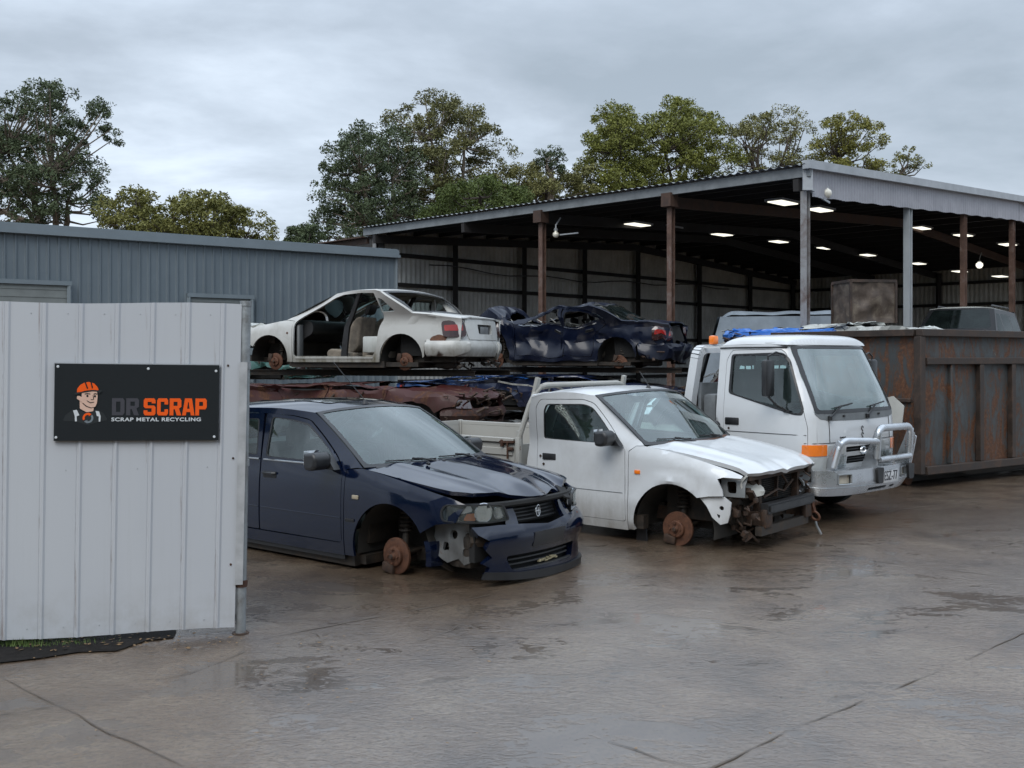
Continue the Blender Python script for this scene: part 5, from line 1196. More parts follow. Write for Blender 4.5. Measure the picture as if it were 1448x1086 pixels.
def junk():
    # tarpaulin covered trailer
    t = thing('covered_trailer', 'high box trailer under a grey blue tarpaulin, behind the truck roof', 'trailer', (6.15, 23.2, 0), R(-14))
    fn = lambda a, b: a
    m = MB(); L, Wd, H = 1.36, 1.0, 2.66
    def tarp(u, v):                      # u round the box top, draped
        return (u, v, 0)
    def top(x, y):
        ex = max(0, abs(x)-(L-.22)); ey = max(0, abs(y)-(Wd-.18)); return (x, y, H-.025*nz((x, y, 0), 2.2)-.012*abs(math.sin(x*3.2))-1.3*ex**1.5-1.0*ey**1.5)
    panel('tarpaulin_top', rnd([(-L, -Wd), (L, -Wd), (L, Wd), (-L, Wd)], .05), top, M['tarp'], t, (), .10, 0, (0, 0, 0))
    def sd(sg):
        return lambda x, z: (x+.0, sg*(Wd+.05*nz((x, sg, z), 1.6, 4)+.02*math.sin(x*9+z*3)+.06*(H-z)*.3), z)
    def en(sg):
        return lambda y, z: (sg*(L+.30*(H-z)*(1 if sg < 0 else .1)+.04*nz((y, sg, z), 1.6, 9)), y, z)
    for sg in (-1, 1):
        panel('tarpaulin_side', [(-L-(.42 if True else 0), .95), (L+.1, .95), (L, H-.12), (-L, H-.12)], sd(sg), M['tarp'], t, (), .10, .0, (0, 0, 1))
        panel('tarpaulin_end', [(-Wd-.1, .95), (Wd+.1, .95), (Wd, H-.12), (-Wd, H-.12)], en(sg), M['tarp'], t, (), .10, .0, (0, 0, 1))
    m = MB(); m.box((0, 0, .78), (2*L+.3, 2*Wd+.1, .35)); m.build('trailer_bed', M['galv'], t)
    for sg in (-1, 1):
        m = MB(); A = axM((0, sg*(Wd+.0), .33), (0, sg, 0)); m.lathe([(.15, -.09), (.29, -.1), (.33, -.05), (.33, .05), (.29, .1), (.16, .08)], 24, A); m.build('wheel', M['tyre'], t)
    # rusty steel bin on the white car
    b = thing('steel_bin', 'dented rusty steel bin standing on the flattened white car', 'bin', (6.3, 18.35, 2.25), R(8))
    def dent(sx, sy, ax):
        return None
    w, d, h = .42, .36, .74
    for (ax, sg) in (('y', -1), ('y', 1), ('x', -1), ('x', 1)):
        if ax == 'y': fn = lambda x, z, sg=sg: (x, sg*d+.05*(1-(x/w)**4)*nz((x*1.0, sg, z), 4.5, 3)*1.6, z); pl = [(-w, 0), (w, 0), (w, h), (-w, h)]
        else: fn = lambda y, z, sg=sg: (sg*w+.03*nz((sg, y, z), 5, 8), y, z); pl = [(-d, 0), (d, 0), (d, h), (-d, h)]
        panel('bin_side', pl, fn, M['skiprust'], b, (), .05, .01, (0, 0, .4))
    m = MB()
    for (x0, y0, x1, y1) in ((-w, -d, w, -d), (w, -d, w, d), (w, d, -w, d), (-w, d, -w, -d)): m.bar((x0, y0, h), (x1, y1, h), .045, .05)
    for (x, y) in ((-w, -d), (w, -d), (-w, d), (w, d)): m.bar((x, y, 0), (x, y, h), .04, .04, (1, 0, 0))
    m.build('bin_rim', M['skiprim'], b); m = MB(); m.box((0, 0, .02), (2*w-.03, 2*d-.03, .03)); m.build('bin_floor', M['skiprust'], b)
    skip()
def skip():
    t = thing('skip_bin', 'big dark grey rust streaked steel skip with ribbed side, right of the truck', 'skip bin', (5.13, 12.9, 0), math.atan2(.565, .825))
    # local x runs along the long side away to the right, y goes back along the short end
    L, D, z0, z1 = 6.2, 2.3, .20, 1.96
    dn = lambda a, b, s: .012*nz((a, s, b), 1.8, s)+.02*nz((a, s, b), .7, s)
    lowx = lambda z: 0
    pl = [(0, z0), (1.95, z0), (4.4, z0), (4.6, z0), (L, .9), (L, z1), (0, z1)]
    for s, y in ((1, 0), (2, D)):
        panel('long_side', pl, (lambda x, z, y=y, s=s: (x, y+dn(x, z, s), z)), M['skippaint'], t, (), .16, .006, (3, 1, 1))
    panel('end_wall', [(0, z0), (D, z0), (D, z1), (0, z1)], lambda y, z: (dn(y, z, 5), y, z), M['skippaint2'], t, (), .14, .006, (3, 1, 1))
    panel('far_end_wall', [(0, z0), (D, z0), (D, z1), (0, z1)], lambda y, z: (L-max(0, (.9-z))*2.2, y, z), M['skippaint'], t, (), .2, .006, (3, 1, 1))
    m = MB(); m.box((L/2-.7, D/2, z0+.03), (L-1.6, D-.06, .03)); m.build('floor_plate', M['skippaint'], t)
    def rail(a, b, w, h, nm='top_rail', mt='skiprim'):
        m = MB(); m.bar(a, b, w, h); o = m.build(nm, M[mt], t); mo = o.modifiers.new('Bevel', 'BEVEL'); mo.width = .006; mo.segments = 2
    rail((-.05, -.03, z1), (L+.05, -.03, z1), .10, .09); rail((-.05, D+.03, z1), (L+.05, D+.03, z1), .10, .09); rail((-.03, .03, z1), (-.03, D-.03, z1), .10, .085); rail((L+.03, .03, z1), (L+.03, D-.03, z1), .10, .085)
    rail((.05, -.045, 1.60), (L, -.045, 1.60), .075, .085, 'side_rail'); rail((.05, -.045, z0+.02), (4.6, -.045, z0+.02), .085, .10, 'side_rail')
    for x in (.62, 2.62, 3.3, 4.0): rail((x, -.03, z0+.08), (x, -.03, 1.555), .06, .05, 'side_rib', 'skippaint')
    for x in (1.28, 2.05): rail((x, -.04, z0+.075), (x, -.04, 1.553), .075, .09, 'side_rib')
    rail((-.02, -.02, z0-.02), (-.02, -.02, z1-.05), .10, .10, 'corner_post'); rail((-.02, D+.02, z0-.02), (-.02, D+.02, z1-.05), .10, .10, 'corner_post')
    rail((-.03, .10, 1.10), (-.03, D-.1, 1.10), .02, .05, 'end_rib'); rail((-.03, .05, z0+.02), (-.03, D-.05, z0+.02), .08, .10, 'end_rib')
    m = MB()
    for y in (.45, D-.45): m.box((2.4, y, .10), (5.0, .12, .17))
    m.build('skid', M['chassis'], t)
    for y in (.35, D-.35):
        m = MB(); m.tube([(.12, y-.12, .09), (.12, y+.12, .09)], .085, 16); m.build('roller', M['rust'], t)
    for s in (0, 1):
        m = MB(); y = -.0+s*D
        m.prism([(.05, z0-.03), (4.4, z0-.03), (4.0, .08), (1.3, .08), (1.1, .12), (.3, .12)], Matrix(((1, 0, 0, 0), (0, 0, 1, y+.12 if not s else y-.14), (0, 1, 0, 0), (0, 0, 0, 1))), .02); m.build('chassis_web', M['chassis'], t)
    # torn pale plate leaning on the near end of the skip
    m = MB(); m.prism([(0, 0), (.34, .02), (.36, .32), (.20, .44), (.03, .40)], axM((4.66, 13.05, .72), (-.80, -.58, .1), (.60, -.80, 0)), .012)
    o = m.build('torn_plate', M['palebare'], None); tag(o, 'torn pale metal plate hooked on the near end of the rusty skip', 'metal plate')
def corr(name, o, u, w, hgt, mat, parent, pitch=.19, depth=.022, top=None, z0=0.0, n=8, sides=1, trap=False, smooth=50):
    """Corrugated upright sheet from o along u for w metres; top(t) gives its top."""
    o = V(o); u = V(u).normalized(); nn = V((-u.y, u.x, 0)); vs = []; fs = []
    k = int(w/pitch*n)
    for i in range(k+1):
        t = w*i/k
        if trap:
            q = (t/pitch) % 1; d = depth if q < .16 else (depth*(1-(q-.16)/.07) if q < .23 else (0 if q < .93 else depth*(q-.93)/.07))
        else: d = depth*.5*math.sin(2*math.pi*t/pitch)
        p = o+u*t+nn*d
        vs += [V((p.x, p.y, z0)), V((p.x, p.y, (top(t) if top else hgt)))]
    for i in range(k): fs.append((2*i, 2*i+2, 2*i+3, 2*i+1))
    m = MB(); m.add(vs, fs); return m.build(name, mat, parent, None, smooth, fixn=False)
def grey_shed():
    t = thing('grey_shed', 'long low blue grey ribbed metal shed behind the white gate', 'shed')
    A = V((-2.945, 26, 0)); u = V((-.81, -.587, 0)).normalized(); H = 4.34; Lw = 24; nn = V((u.y, -u.x, 0)); bk = -nn if (nn.y < 0) else nn
    back = V((-.587, .81, 0)); e = A+u*Lw
    # front wall runs from the far end; ribs face the yard
    def top(x): return H-.12
    w = corr('front_wall', A, u, Lw, H, M['shedwall'], t, .205, .030, None, 0, 14, trap=True); 
    for v in w.data.vertices:
        if v.co.z > 1: v.co.z = H-.15
    f = -back
    m = MB()
    m.bar(A+f*.05+V((0, 0, H-.085))-u*.04, e+f*.05+V((0, 0, H-.085)), .10, .20); m.build('fascia', M['shedtrim'], t)
    m = MB(); m.bar(A+f*.11+V((0, 0, H-.14))-u*.06, e+f*.11+V((0, 0, H-.14)), .05, .07); m.build('gutter', M['shedtrim'], t)
    corr('end_wall', A, back, 8, H-.05, M['shedwall'], t, .205, .03, None, 0, 14, trap=True)
    corr('end_wall', e, back, 8, H-.05, M['shedwall'], t, .205, .03, None, 0, 14, trap=True); corr('back_wall', A+back*8, u, Lw, H-.05, M['shedwall'], t, .205, .03, None, 0, 6, trap=True)
    m = MB(); q = [A-u*.05, e, e+back*8.1, A-u*.05+back*8.1]; m.add([p+V((0, 0, H+.0)) for p in q]+[p+V((0, 0, H+.05)) for p in q], [(0, 1, 2, 3), (4, 5, 6, 7), (0, 1, 5, 4), (1, 2, 6, 5), (2, 3, 7, 6), (3, 0, 4, 7)]); m.build('roof', M['shedtrim'], t)
    m = MB(); m.bar(A+f*.03-u*.0, A+f*.03+V((0, 0, H-.18)), .07, .05, (1, 0, 0)); m.build('corner_flashing', M['shedtrim'], t)
    def onwall(px, off=0.06):
        k = (px-CX)/F; tt = (A.x-k*A.y)/(k*u.y-u.x); return tt
    for (pa, pb, py) in ((268, 352, 419), (-70, 94, 398)):
        a, b = onwall(pb), onwall(pa); ya = (A+u*a).y; zt = EYE-(py-HY)*(A+u*((a+b)/2)).y/F
        d = MB(); d.bar(A+u*a+f*.06+V((0, 0, zt/2)), A+u*b+f*.06+V((0, 0, zt/2)), .03, zt-.10); dr = d.build('roller_door', M['rollerdoor'], t)
        m = MB(); m.bar(A+u*(a-.08)+f*.09+V((0, 0, zt)), A+u*(b+.08)+f*.09+V((0, 0, zt)), .08, .09)
        for x in (a-.04, b+.04): m.bar(A+u*x+f*.09, A+u*x+f*.09+V((0, 0, zt-.05)), .08, .08, (1, 0, 0))
        m.build('door_frame', M['shedtrim'], dr)
        m = MB()
        for i in range(14): m.bar(A+u*a+f*.078+V((0, 0, zt-.12-i*.16)), A+u*b+f*.078+V((0, 0, zt-.12-i*.16)), .012, .05)
        m.build('door_slats', M['rollerdoor'], dr)
C0 = V((5.9, 20.7, 0)); EU = V((-.719, .695, 0)).normalized(); GU = V((.695, .72, 0)).normalized(); EL = 14.0; GL = 25.0
def roofz(g): return 5.50+.72*(1-abs(g/12.5-1))
def big_shed():
    t = thing('open_shed', 'big open sided steel shed with a dark interior and corrugated iron roof', 'shed')
    def P(e, g, z=0.0): p = C0+EU*e+GU*g; return V((p.x, p.y, z))
    # roof sheets, ribs running down the slope
    for (g0, g1) in ((-.25, 12.5), (12.5, 25.2)):
        vs = []; fs = []; k = int((EL+.5)/.19*8)
        for i in range(k+1):
            e = -.15+(EL+.5)*i/k; d = .018*math.sin(2*math.pi*e/.19)
            for g in (g0, g1): vs.append(P(e, g, roofz(g)+d+.02))
        for i in range(k): fs.append((2*i, 2*i+1, 2*i+3, 2*i+2))
        m = MB(); m.add(vs, fs); m.build('roof_sheet', M['roofsheet'], t, None, 50, False)
    # eave edge channel on the yard side
    m = MB(); m.bar(P(-.2, -.1, 5.37), P(EL+.25, -.1, 5.37), .06, .20); m.build('eave_beam', M['eavegalv'], t)
    # gable strip of corrugated iron with a capping
    for (g0, g1) in ((.12, 12.5), (12.5, 25.0)):
        corr('gable_strip', P(-.12, g0), GU, g1-g0, 0, M['gable'], t, .13, .02, (lambda x, g0=g0: roofz(g0+x)-.05), 0, 8)
        s = COL.objects[-1]; 
        for v in s.data.vertices:
            if v.co.z < .1:
                g = (V((v.co.x, v.co.y, 0))-C0).dot(GU); v.co.z = roofz(g)-.62+.01*math.sin(g*7)
        m = MB(); m.bar(P(-.17, g0-.35 if g0 < 1 else g0, roofz(max(0, g0))-.01), P(-.17, g1, roofz(g1)-.01), .16, .17); m.build('barge_capping', M['galvlight'], t)
    m = MB(); m.bar(P(-.13, -.05, 5.02), P(-.13, .14, 5.02), .10, .05); m.bar(P(-.13, -.09, 5.0), P(-.13, -.09, 5.42), .05, .20, (1, 0, 0)); m.bar(P(-.10, .0, 5.02), P(-.10, .9, 4.86), .03, .04); m.build('corner_bracket', M['galvlight'], t)
    # purlins and rafters
    m = MB()
    for i in range(24):
        g = .6+i*1.05; m.bar(P(0, g, roofz(g)-.12), P(EL, g, roofz(g)-.12), .06, .18)
    m.build('purlin', M['darksteel'], t)
    for e in (.10, 3.3, 7.2, 9.9, 13.7):
        m = MB()
        for (g0, g1) in ((-.15, 12.5), (12.5, 24.9)): m.bar(P(e, g0, roofz(max(g0, 0))-.38), P(e, g1, roofz(g1)-.38), .12, .24)
        m.build('rafter', M['darksteel'] if e > 4 or e < 1 else M['rustbeam'], t)
    for e in (3.3, 7.2):
        m = MB(); m.box(P(e, -.16, 5.18), (.30, .30, .36), Matrix.Identity(4)); 
    posts = [(3.25, 0, 'rustpost', .125), (7.15, 0, 'rustpost', .13), (-.02, .02, 'galvpost', .135), (-.02, 5.0, 'galvpale', .15), (-.02, 8.5, 'rustpost', .13), (-.02, 12.2, 'rustpost', .13), (-.02, 18.0, 'rustpost', .16), (13.9, .1, 'galvpost', .16)]
    for (e, g, mt, w) in posts:
        m = MB(); zt = roofz(g)-(.25 if g < 1 and e > 1 else .5); r = math.atan2(EU.y, EU.x); Mx = Matrix.Translation(P(e, g, zt/2)) @ Matrix.Rotation(r, 4, 'Z')
        m.box((0, w/2, 0), (w, .014, zt), Mx); m.box((0, -w/2, 0), (w, .014, zt), Mx); m.box((0, 0, 0), (.012, w-.014, zt), Mx); m.build('post', M[mt], t, None, 0)
    for (e, g) in ((3.25, 0), (7.15, 0)):
        m = MB(); Mx = Matrix.Translation(P(e, g-.05, 5.16)) @ Matrix.Rotation(math.atan2(EU.y, EU.x), 4, 'Z'); m.box((0, 0, 0), (.26, .30, .30), Mx); m.build('post_head', M['rustbeam'], t)
    # walls with girts
    wz = lambda x: roofz(x)+.01
    corr('side_wall', P(EL, 0), GU, GL, 0, M['innerwall'], t, .19, .03, wz, 0, 8)
    corr('back_wall', P(0, GL), EU, EL, 5.52, M['innerwall'], t, .19, .03, None, 0, 8)
    for z in (.9, 2.35, 3.85, 4.75):
        m = MB(); m.bar(P(EL-.08, .1, z), P(EL-.08, GL, z), .08, .12); m.bar(P(0, GL-.1, z), P(EL, GL-.1, z), .08, .12); m.build('girt', M['darksteel'], t)
    for g in (.2, 3.2, 6.4, 9.6, 12.8, 17, 21, 24.8):
        m = MB(); m.bar(P(EL-.2, g, 0), P(EL-.2, g, roofz(g)-.3), .20, .16, (1, 0, 0)); m.build('wall_post', M['darksteel'], t)
    for e in (0, 3.5, 7, 10.5):
        m = MB(); m.bar(P(e, GL-.2, 0), P(e, GL-.2, 5.2), .2, .16, (1, 0, 0)); m.build('wall_post', M['darksteel'], t)
    m = MB(); m.tube([P(EL-.3, 2+i*.9, 4.5+.06*math.sin(i*1.3)-.1*math.sin(i*math.pi/12)) for i in range(20)], .02, 5); m.build('sagging_cable', M['black'], t)
    # bright roof panels with their own glow, each found where the photograph shows it
    lp = [(1107, 287), (1159, 297), (1021, 332), (945, 323), (901, 318), (1101, 342), (1168, 351), (1226, 361), (1302, 323), (1362, 333), (1425, 346), (1298, 373), (1357, 384), (1414, 391), (855, 289), (1190, 372)]
    lab = 'ceiling lights in the open shed'
    first = None
    for (px, py) in lp[:14]:
        y = 25.0
        for _ in range(30):
            X = (px-CX)/F*y; g = (V((X, y, 0))-C0).dot(GU); y = (roofz(g)-.42-EYE)*F/(HY-py)
        X = (px-CX)/F*y; p = V((X, y, 0))-C0; g = p.dot(GU)
        if g > 23.5:
            k = (px-CX)/F; 
            for yy in [y-.2*i for i in range(120)]:
                if (V((k*yy, yy, 0))-C0).dot(GU) < 22.5: y = yy; break
        X = (px-CX)/F*y; g = (V((X, y, 0))-C0).dot(GU); z = EYE+(HY-py)*y/F
        if first is None:
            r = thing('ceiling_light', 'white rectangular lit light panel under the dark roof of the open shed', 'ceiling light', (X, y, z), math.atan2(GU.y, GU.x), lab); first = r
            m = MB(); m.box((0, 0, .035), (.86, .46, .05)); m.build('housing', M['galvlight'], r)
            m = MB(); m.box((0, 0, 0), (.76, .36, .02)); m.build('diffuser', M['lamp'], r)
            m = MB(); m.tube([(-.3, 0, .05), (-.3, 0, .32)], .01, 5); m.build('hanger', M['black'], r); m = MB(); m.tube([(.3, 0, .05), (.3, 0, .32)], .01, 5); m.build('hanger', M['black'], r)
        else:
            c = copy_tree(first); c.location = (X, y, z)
    for (px, py, y, lab2) in ((1168, 272, 21.2, 'round glass floodlight on a bracket under the corner of the shed roof'), (786, 331, 25.6, 'small white lamp on a short arm near the rusty shed post'), (1385, 374, 36, 'bright round lamp deep inside the shed, above the dark four wheel drive')):
        p = at(px, py, y); r = thing('floodlight', lab2, 'floodlight', p)
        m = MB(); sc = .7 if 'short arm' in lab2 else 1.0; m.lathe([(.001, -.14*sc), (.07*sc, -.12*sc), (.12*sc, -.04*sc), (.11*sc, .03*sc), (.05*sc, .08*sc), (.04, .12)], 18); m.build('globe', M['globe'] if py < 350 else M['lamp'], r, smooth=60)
        m = MB(); m.tube([(0, 0, .10), (0, 0, .22), (.12, .1, .42)], .02, 6); m.lathe([(.05, .09), (.055, .12), (.03, .15)], 12); m.build('bracket', M['galvlight'], r)
        if 'short arm' in lab2:
            m = MB(); m.bar((.1, 0, -.02), (.55, -.25, .0), .04, .03); m.build('arm', M['galvlight'], r)
    # low roof joining on at the far left
    l = thing('lean_to', 'low dark lean-to roof over a pale wall, left of the open shed', 'shed')
    a, b = V((-4.3, 30.6, 0)), V((-9.6, 36.2, 0)); uu = (b-a).normalized()
    m = MB(); m.bar(a+V((0, 0, 5.12)), b+V((0, 0, 5.12)), .10, .16); m.bar(a+V((0, 0, 5.22)), b+V((0, 0, 5.22)), .5, .03); m.build('roof_edge', M['rustbeam'], l)
    vs = [a+V((0, 0, 5.24)), b+V((0, 0, 5.24)), b+V((5, 5, 5.3)), a+V((5, 5, 5.3))]; m = MB(); m.add(vs+[v+V((0, 0, .03)) for v in vs], [(0, 1, 2, 3), (4, 5, 6, 7), (0, 1, 5, 4), (1, 2, 6, 5), (2, 3, 7, 6), (3, 0, 4, 7)]); m.build('roof_sheet', M['roofsheet'], l)
    corr('wall', a+V((.4, .4, 0)), uu, 3.0, 4.75, M['gable'], l, .19, .02); m = MB(); m.bar(a+uu*2.2, a+uu*2.2+V((0, 0, 5.0)), .14, .14, (1, 0, 0)); m.build('post', M['rustpost'], l)
    m = MB(); m.bar(b, b+V((0, 0, 5.0)), .14, .14, (1, 0, 0)); m.build('post', M['rustpost'], l)
def gate():
    O = V((-1.62, 6.09, 0)); yaw = R(12.6)          # local x runs left along the gate
    g = thing('sliding_gate', 'tall pale grey panelled metal gate with rust along its seams', 'gate', O, math.pi+yaw)
    lean = lambda x, z: -.022*z*max(0, 1-x/2.6)
    W, z0, z1 = 3.4, .045, 1.965
    P = .1935; off = .085; vs = []; fs = []; xs = [0.045]
    k = 0
    prof = [(0, 0), (.004, .002), (.012, .009), (.020, .009), (.024, .002), (.028, .001), (.032, -.002), (.036, 0)]
    pts = [(0.03, 0.0)]
    x = .03+off
    while x < W:
        for a, d in prof: pts.append((x+a, d))
        x += P
    # the yard camera side of the gate is local +y (the frame is turned half round)
    for (a, d) in pts:
        for z in (z0, .7, 1.35, z1): vs.append(V((a+lean(a, z), d, z+(.006*math.sin(a*5) if z in (z0, z1) else 0))))
    n = len(pts)
    for i in range(n-1):
        for j in range(3): fs.append((4*i+j, 4*i+4+j, 4*i+5+j, 4*i+1+j))
    m = MB(); m.add(vs, fs); o = m.build('gate_sheet', M['gate'], g, None, 0, False); so = o.modifiers.new('Solidify', 'SOLIDIFY'); so.thickness = .003; so.offset = 0
    # frame behind
    m = MB(); bx = lambda x, z: (x+lean(x, z), -.035, z)
    for z in (.10, 1.0, 1.90): m.bar(bx(.02, z), bx(W, z), .04, .04)
    for x in (.03, 1.7, W): m.bar(bx(x, .08), bx(x, 1.93), .04, .04, (1, 0, 0))
    m.build('gate_frame', M['galv'], g)
    m = MB(); m.bar((.012+lean(0, .35), .006, .30), (.012+lean(0, 1.62), .006, 1.62), .022, .045, (1, 0, 0)); m.build('edge_strip', M['galvgate'], g)
    random.seed(2)
    for (x, z) in [(.10, 1.60), (.06, 1.05), (.70+.4, 1.68), (.06, .42)]:
        m = MB(); m.lathe([(.007, 0), (.006, .004), (.001, .005)], 8, axM((x+lean(x, z), .002, z), (0, 1, 0))); m.build('screw', M['hub'], g)
    for k in range(14):
        for z in (.10, 1.0, 1.90):
            x = .145+k*.1935+.06
            if x > 2.9 or (z == 1.0 and k % 2): continue
            m = MB(); m.lathe([(.0045, 0), (.004, .0025), (.001, .003)], 6, axM((x+lean(x, z), .0005, z), (0, 1, 0))); m.build('rivet', M['galvlight'], g)
    # post
    p = thing('gate_post', 'round galvanised steel post at the free end of the pale gate', 'post', O+V((-.002, .03, 0)))
    lx = .016
    m = MB(); m.tube([(0, 0, 0), (lx*1.97, 0, 1.97)], .030, 20); m.build('pipe', M['galvpipe'], p)
    m = MB(); m.tube([(lx*1.955, 0, 1.955), (lx*1.985, 0, 1.985)], .034, 20); m.build('cap', M['galvpipe'], p)
    for z in (1.02, 1.60, .30):
        m = MB(); m.tube([(lx*(z-.02), 0, z-.02), (lx*(z+.02), 0, z+.02)], .036, 20); m.box((-.05, -.0, z), (.05, .03, .035), ch=.004); m.tube([(-.055, -.03, z), (-.055, .03, z)], .007, 8); m.build('hinge_collar', M['galvpipe'] if z > .5 else M['rustlatch'], p)
    m = MB(); m.tube([(0, 0, .0), (0, 0, .006)], .05, 16); m.build('base_weld', M['hub'], p)
    sign()
def sign():
    O = V((-1.62, 6.09, 0)); yaw = R(12.6); H, Wd = .442, .905
    # frame whose x runs right and z up as the reader sees it
    x0 = O+V((-.976, -.218, 0))*1.025+V((0, 0, 1.172)); x0 += V((.218, -.976, 0))*.024
    s = thing('business_sign', 'black sign with a hard hatted man and orange lettering, screwed to the pale gate', 'sign', x0, R(12.6))
    s.rotation_euler = (0, R(.75), R(12.6))
    def pl(name, poly, y, mat, par, holes=(), th=.0012):
        return panel(name, poly, lambda a, b: (a, -y, b), M[mat], par, holes, .5, th, (0, 1, 0), 0)
    m = MB(); m.box((Wd/2, .004, H/2), (Wd, .012, H)); bd = m.build('board', M['signblack'], s)
    m = MB(); m.box((Wd/2, .0055, H+.002), (Wd+.006, .013, .005)); m.box((-.002, .0055, H/2), (.005, .013, H)); m.build('board_edge', M['galvlight'], bd)
    X = lambda z: (z-95)/1245*Wd
    Z = lambda x, z: (693-z+(x-95)*.012*0)/605*H
    def q(pts): return [(X(a), (693-b+0)/605*H) for a, b in pts]
    L = {'S': ([(0, .12), (.12, 0), (.88, 0), (1, .1), (1, .48), (.88, .58), (.33, .58), (.33, .79), (.67, .79), (.67, .70), (1, .70), (1, .88), (.88, 1), (.12, 1), (0, .88), (0, .52), (.12, .42), (.67, .42), (.67, .2), (.33, .2), (.33, .3), (0, .3)], None),
         'C': ([(.12, 0), (.88, 0), (1, .12), (1, .36), (.67, .36), (.67, .2), (.33, .2), (.33, .8), (.67, .8), (.67, .64), (1, .64), (1, .88), (.88, 1), (.12, 1), (0, .88), (0, .12)], None),
         'R': ([(0, 0), (.33, 0), (.33, .36), (.44, .36), (.62, 0), (1, 0), (.80, .40), (1, .50), (1, .88), (.88, 1), (0, 1)], [(.33, .56), (.67, .56), (.67, .8), (.33, .8)]),
         'A': ([(0, 0), (.30, 0), (.35, .2), (.65, .2), (.70, 0), (1, 0), (.78, 1), (.22, 1)], [(.40, .39), (.60, .39), (.53, .78), (.47, .78)]),
         'P': ([(0, 0), (.33, 0), (.33, .36), (.88, .36), (1, .48), (1, .88), (.88, 1), (0, 1)], [(.33, .56), (.67, .56), (.67, .8), (.33, .8)]),
         'D': ([(0, 0), (.86, 0), (1, .14), (1, .86), (.86, 1), (0, 1)], [(.33, .2), (.67, .2), (.67, .8), (.33, .8)])}
    for ch, a, b, mt in (('D', 523, 618, 'signgrey'), ('R', 630, 727, 'signgrey'), ('S', 762, 852, 'signorange'), ('C', 864, 948, 'signorange'), ('R', 960, 1050, 'signorange'), ('A', 1056, 1152, 'signorange'), ('P', 1158, 1246, 'signorange')):
        o_, h_ = L[ch]; xa, xb = X(a), X(b); za, zb = (693-493)/605*H, (693-357)/605*H
        f = lambda ps: [(xa+(xb-xa)*c, za+(zb-za)*d) for c, d in ps]
        pl('letter', f(o_), .0045, mt, bd, [f(h_)] if h_ else ())
    text3(bd, 'strapline_text', 'SCRAP METAL RECYCLING', (X(520), -.0035, (693-540)/605*H), (1, 0, 0), (0, 0, 1), (540-510)/605*H, X(1202)-X(520), M['signwhite'], .0008, off=.0009, sp=1.12)
    # the man: layers a millimetre apart
    pl('figure_shoulders', rnd(q([(162, 530), (180, 490), (225, 455), (260, 445), (320, 470), (390, 460), (410, 450), (455, 470), (488, 520), (482, 535), (440, 540), (345, 570), (250, 540), (170, 538)]), .006), .003, 'signcharcoal', bd)
    pl('figure_strap', q([(235, 455), (262, 449), (282, 492), (262, 500), (264, 540), (250, 540), (248, 498)]), .0045, 'signwhite', bd)
    pl('figure_strap', q([(402, 458), (428, 462), (440, 500), (438, 542), (426, 542), (426, 502), (412, 498)]), .0045, 'signwhite', bd)
    pl('figure_neck', rnd(q([(283, 380), (285, 440), (335, 468), (385, 460), (388, 430), (300, 380)]), .004), .0045, 'signskin', bd)
    pl('figure_jaw_shadow', rnd(q([(300, 395), (330, 425), (370, 438), (405, 425), (415, 400), (370, 415)]), .004), .0055, 'signblack', bd)
    pl('figure_hair', rnd(q([(262, 310), (300, 305), (300, 350), (290, 350), (262, 330)]), .003), .0045, 'signblack', bd)
    pl('figure_face', rnd(q([(298, 310), (410, 300), (416, 340), (412, 395), (400, 425), (370, 432), (335, 418), (305, 392), (280, 375), (262, 362), (264, 340), (285, 342), (298, 350)]), .005), .0065, 'signskin', bd)
    for e in ([(320, 322), (338, 318), (362, 322), (362, 328), (336, 326), (320, 330)], [(385, 322), (400, 318), (414, 322), (412, 330), (400, 326), (386, 330)]): pl('figure_brow', q(e), .0075, 'signblack', bd)
    for c in ((340, 340), (396, 342)): pl('figure_eye', [(X(a), (693-b)/605*H) for a, b in [(c[0]+8*math.cos(i*.7), c[1]+10*math.sin(i*.7)) for i in range(9)]], .0075, 'signblack', bd)
    pl('figure_nose', q([(380, 335), (384, 335), (390, 366), (374, 374), (364, 366), (366, 364), (376, 369), (384, 364)]), .0075, 'signblack', bd)
    pl('figure_mouth', q([(334, 374), (340, 376), (362, 390), (390, 386), (392, 390), (364, 397), (345, 388)]), .0075, 'signblack', bd)
    pl('figure_hard_hat', rnd(q([(262, 315), (264, 285), (285, 255), (320, 234), (350, 230), (390, 242), (415, 270), (424, 296), (375, 292), (320, 300), (290, 310)]), .005), .0075, 'signorange', bd)
    for e in ([(318, 232), (328, 231), (346, 282), (336, 284)], [(362, 232), (372, 236), (382, 280), (372, 280)]): pl('hat_ridge', q(e), .0085, 'signblack', bd)
    pl('hat_brim', rnd(q([(240, 322), (262, 312), (300, 308), (380, 292), (425, 295), (448, 292), (446, 304), (428, 320), (418, 306), (380, 302), (300, 316), (262, 330), (245, 330)]), .003), .0085, 'signcharcoal', bd)
    def ring(c, r0, r1, a0, a1): return [(c[0]+r1*math.cos(R(a0+(a1-a0)*i/14)), c[1]-r1*math.sin(R(a0+(a1-a0)*i/14))) for i in range(15)]+[(c[0]+r0*math.cos(R(a1-(a1-a0)*i/14)), c[1]-r0*math.sin(R(a1-(a1-a0)*i/14))) for i in range(15)]
    pl('recycling_ring', q(ring((346, 514), 25, 40, 60, 205)), .0045, 'signorange', bd); pl('recycling_ring', q(ring((346, 514), 25, 40, 225, 400)), .0045, 'signsteel', bd)
    pl('ring_arrow', q([(350, 470), (372, 484), (352, 500)]), .005, 'signorange', bd); pl('ring_arrow', q([(342, 558), (322, 542), (342, 528)]), .005, 'signsteel', bd)
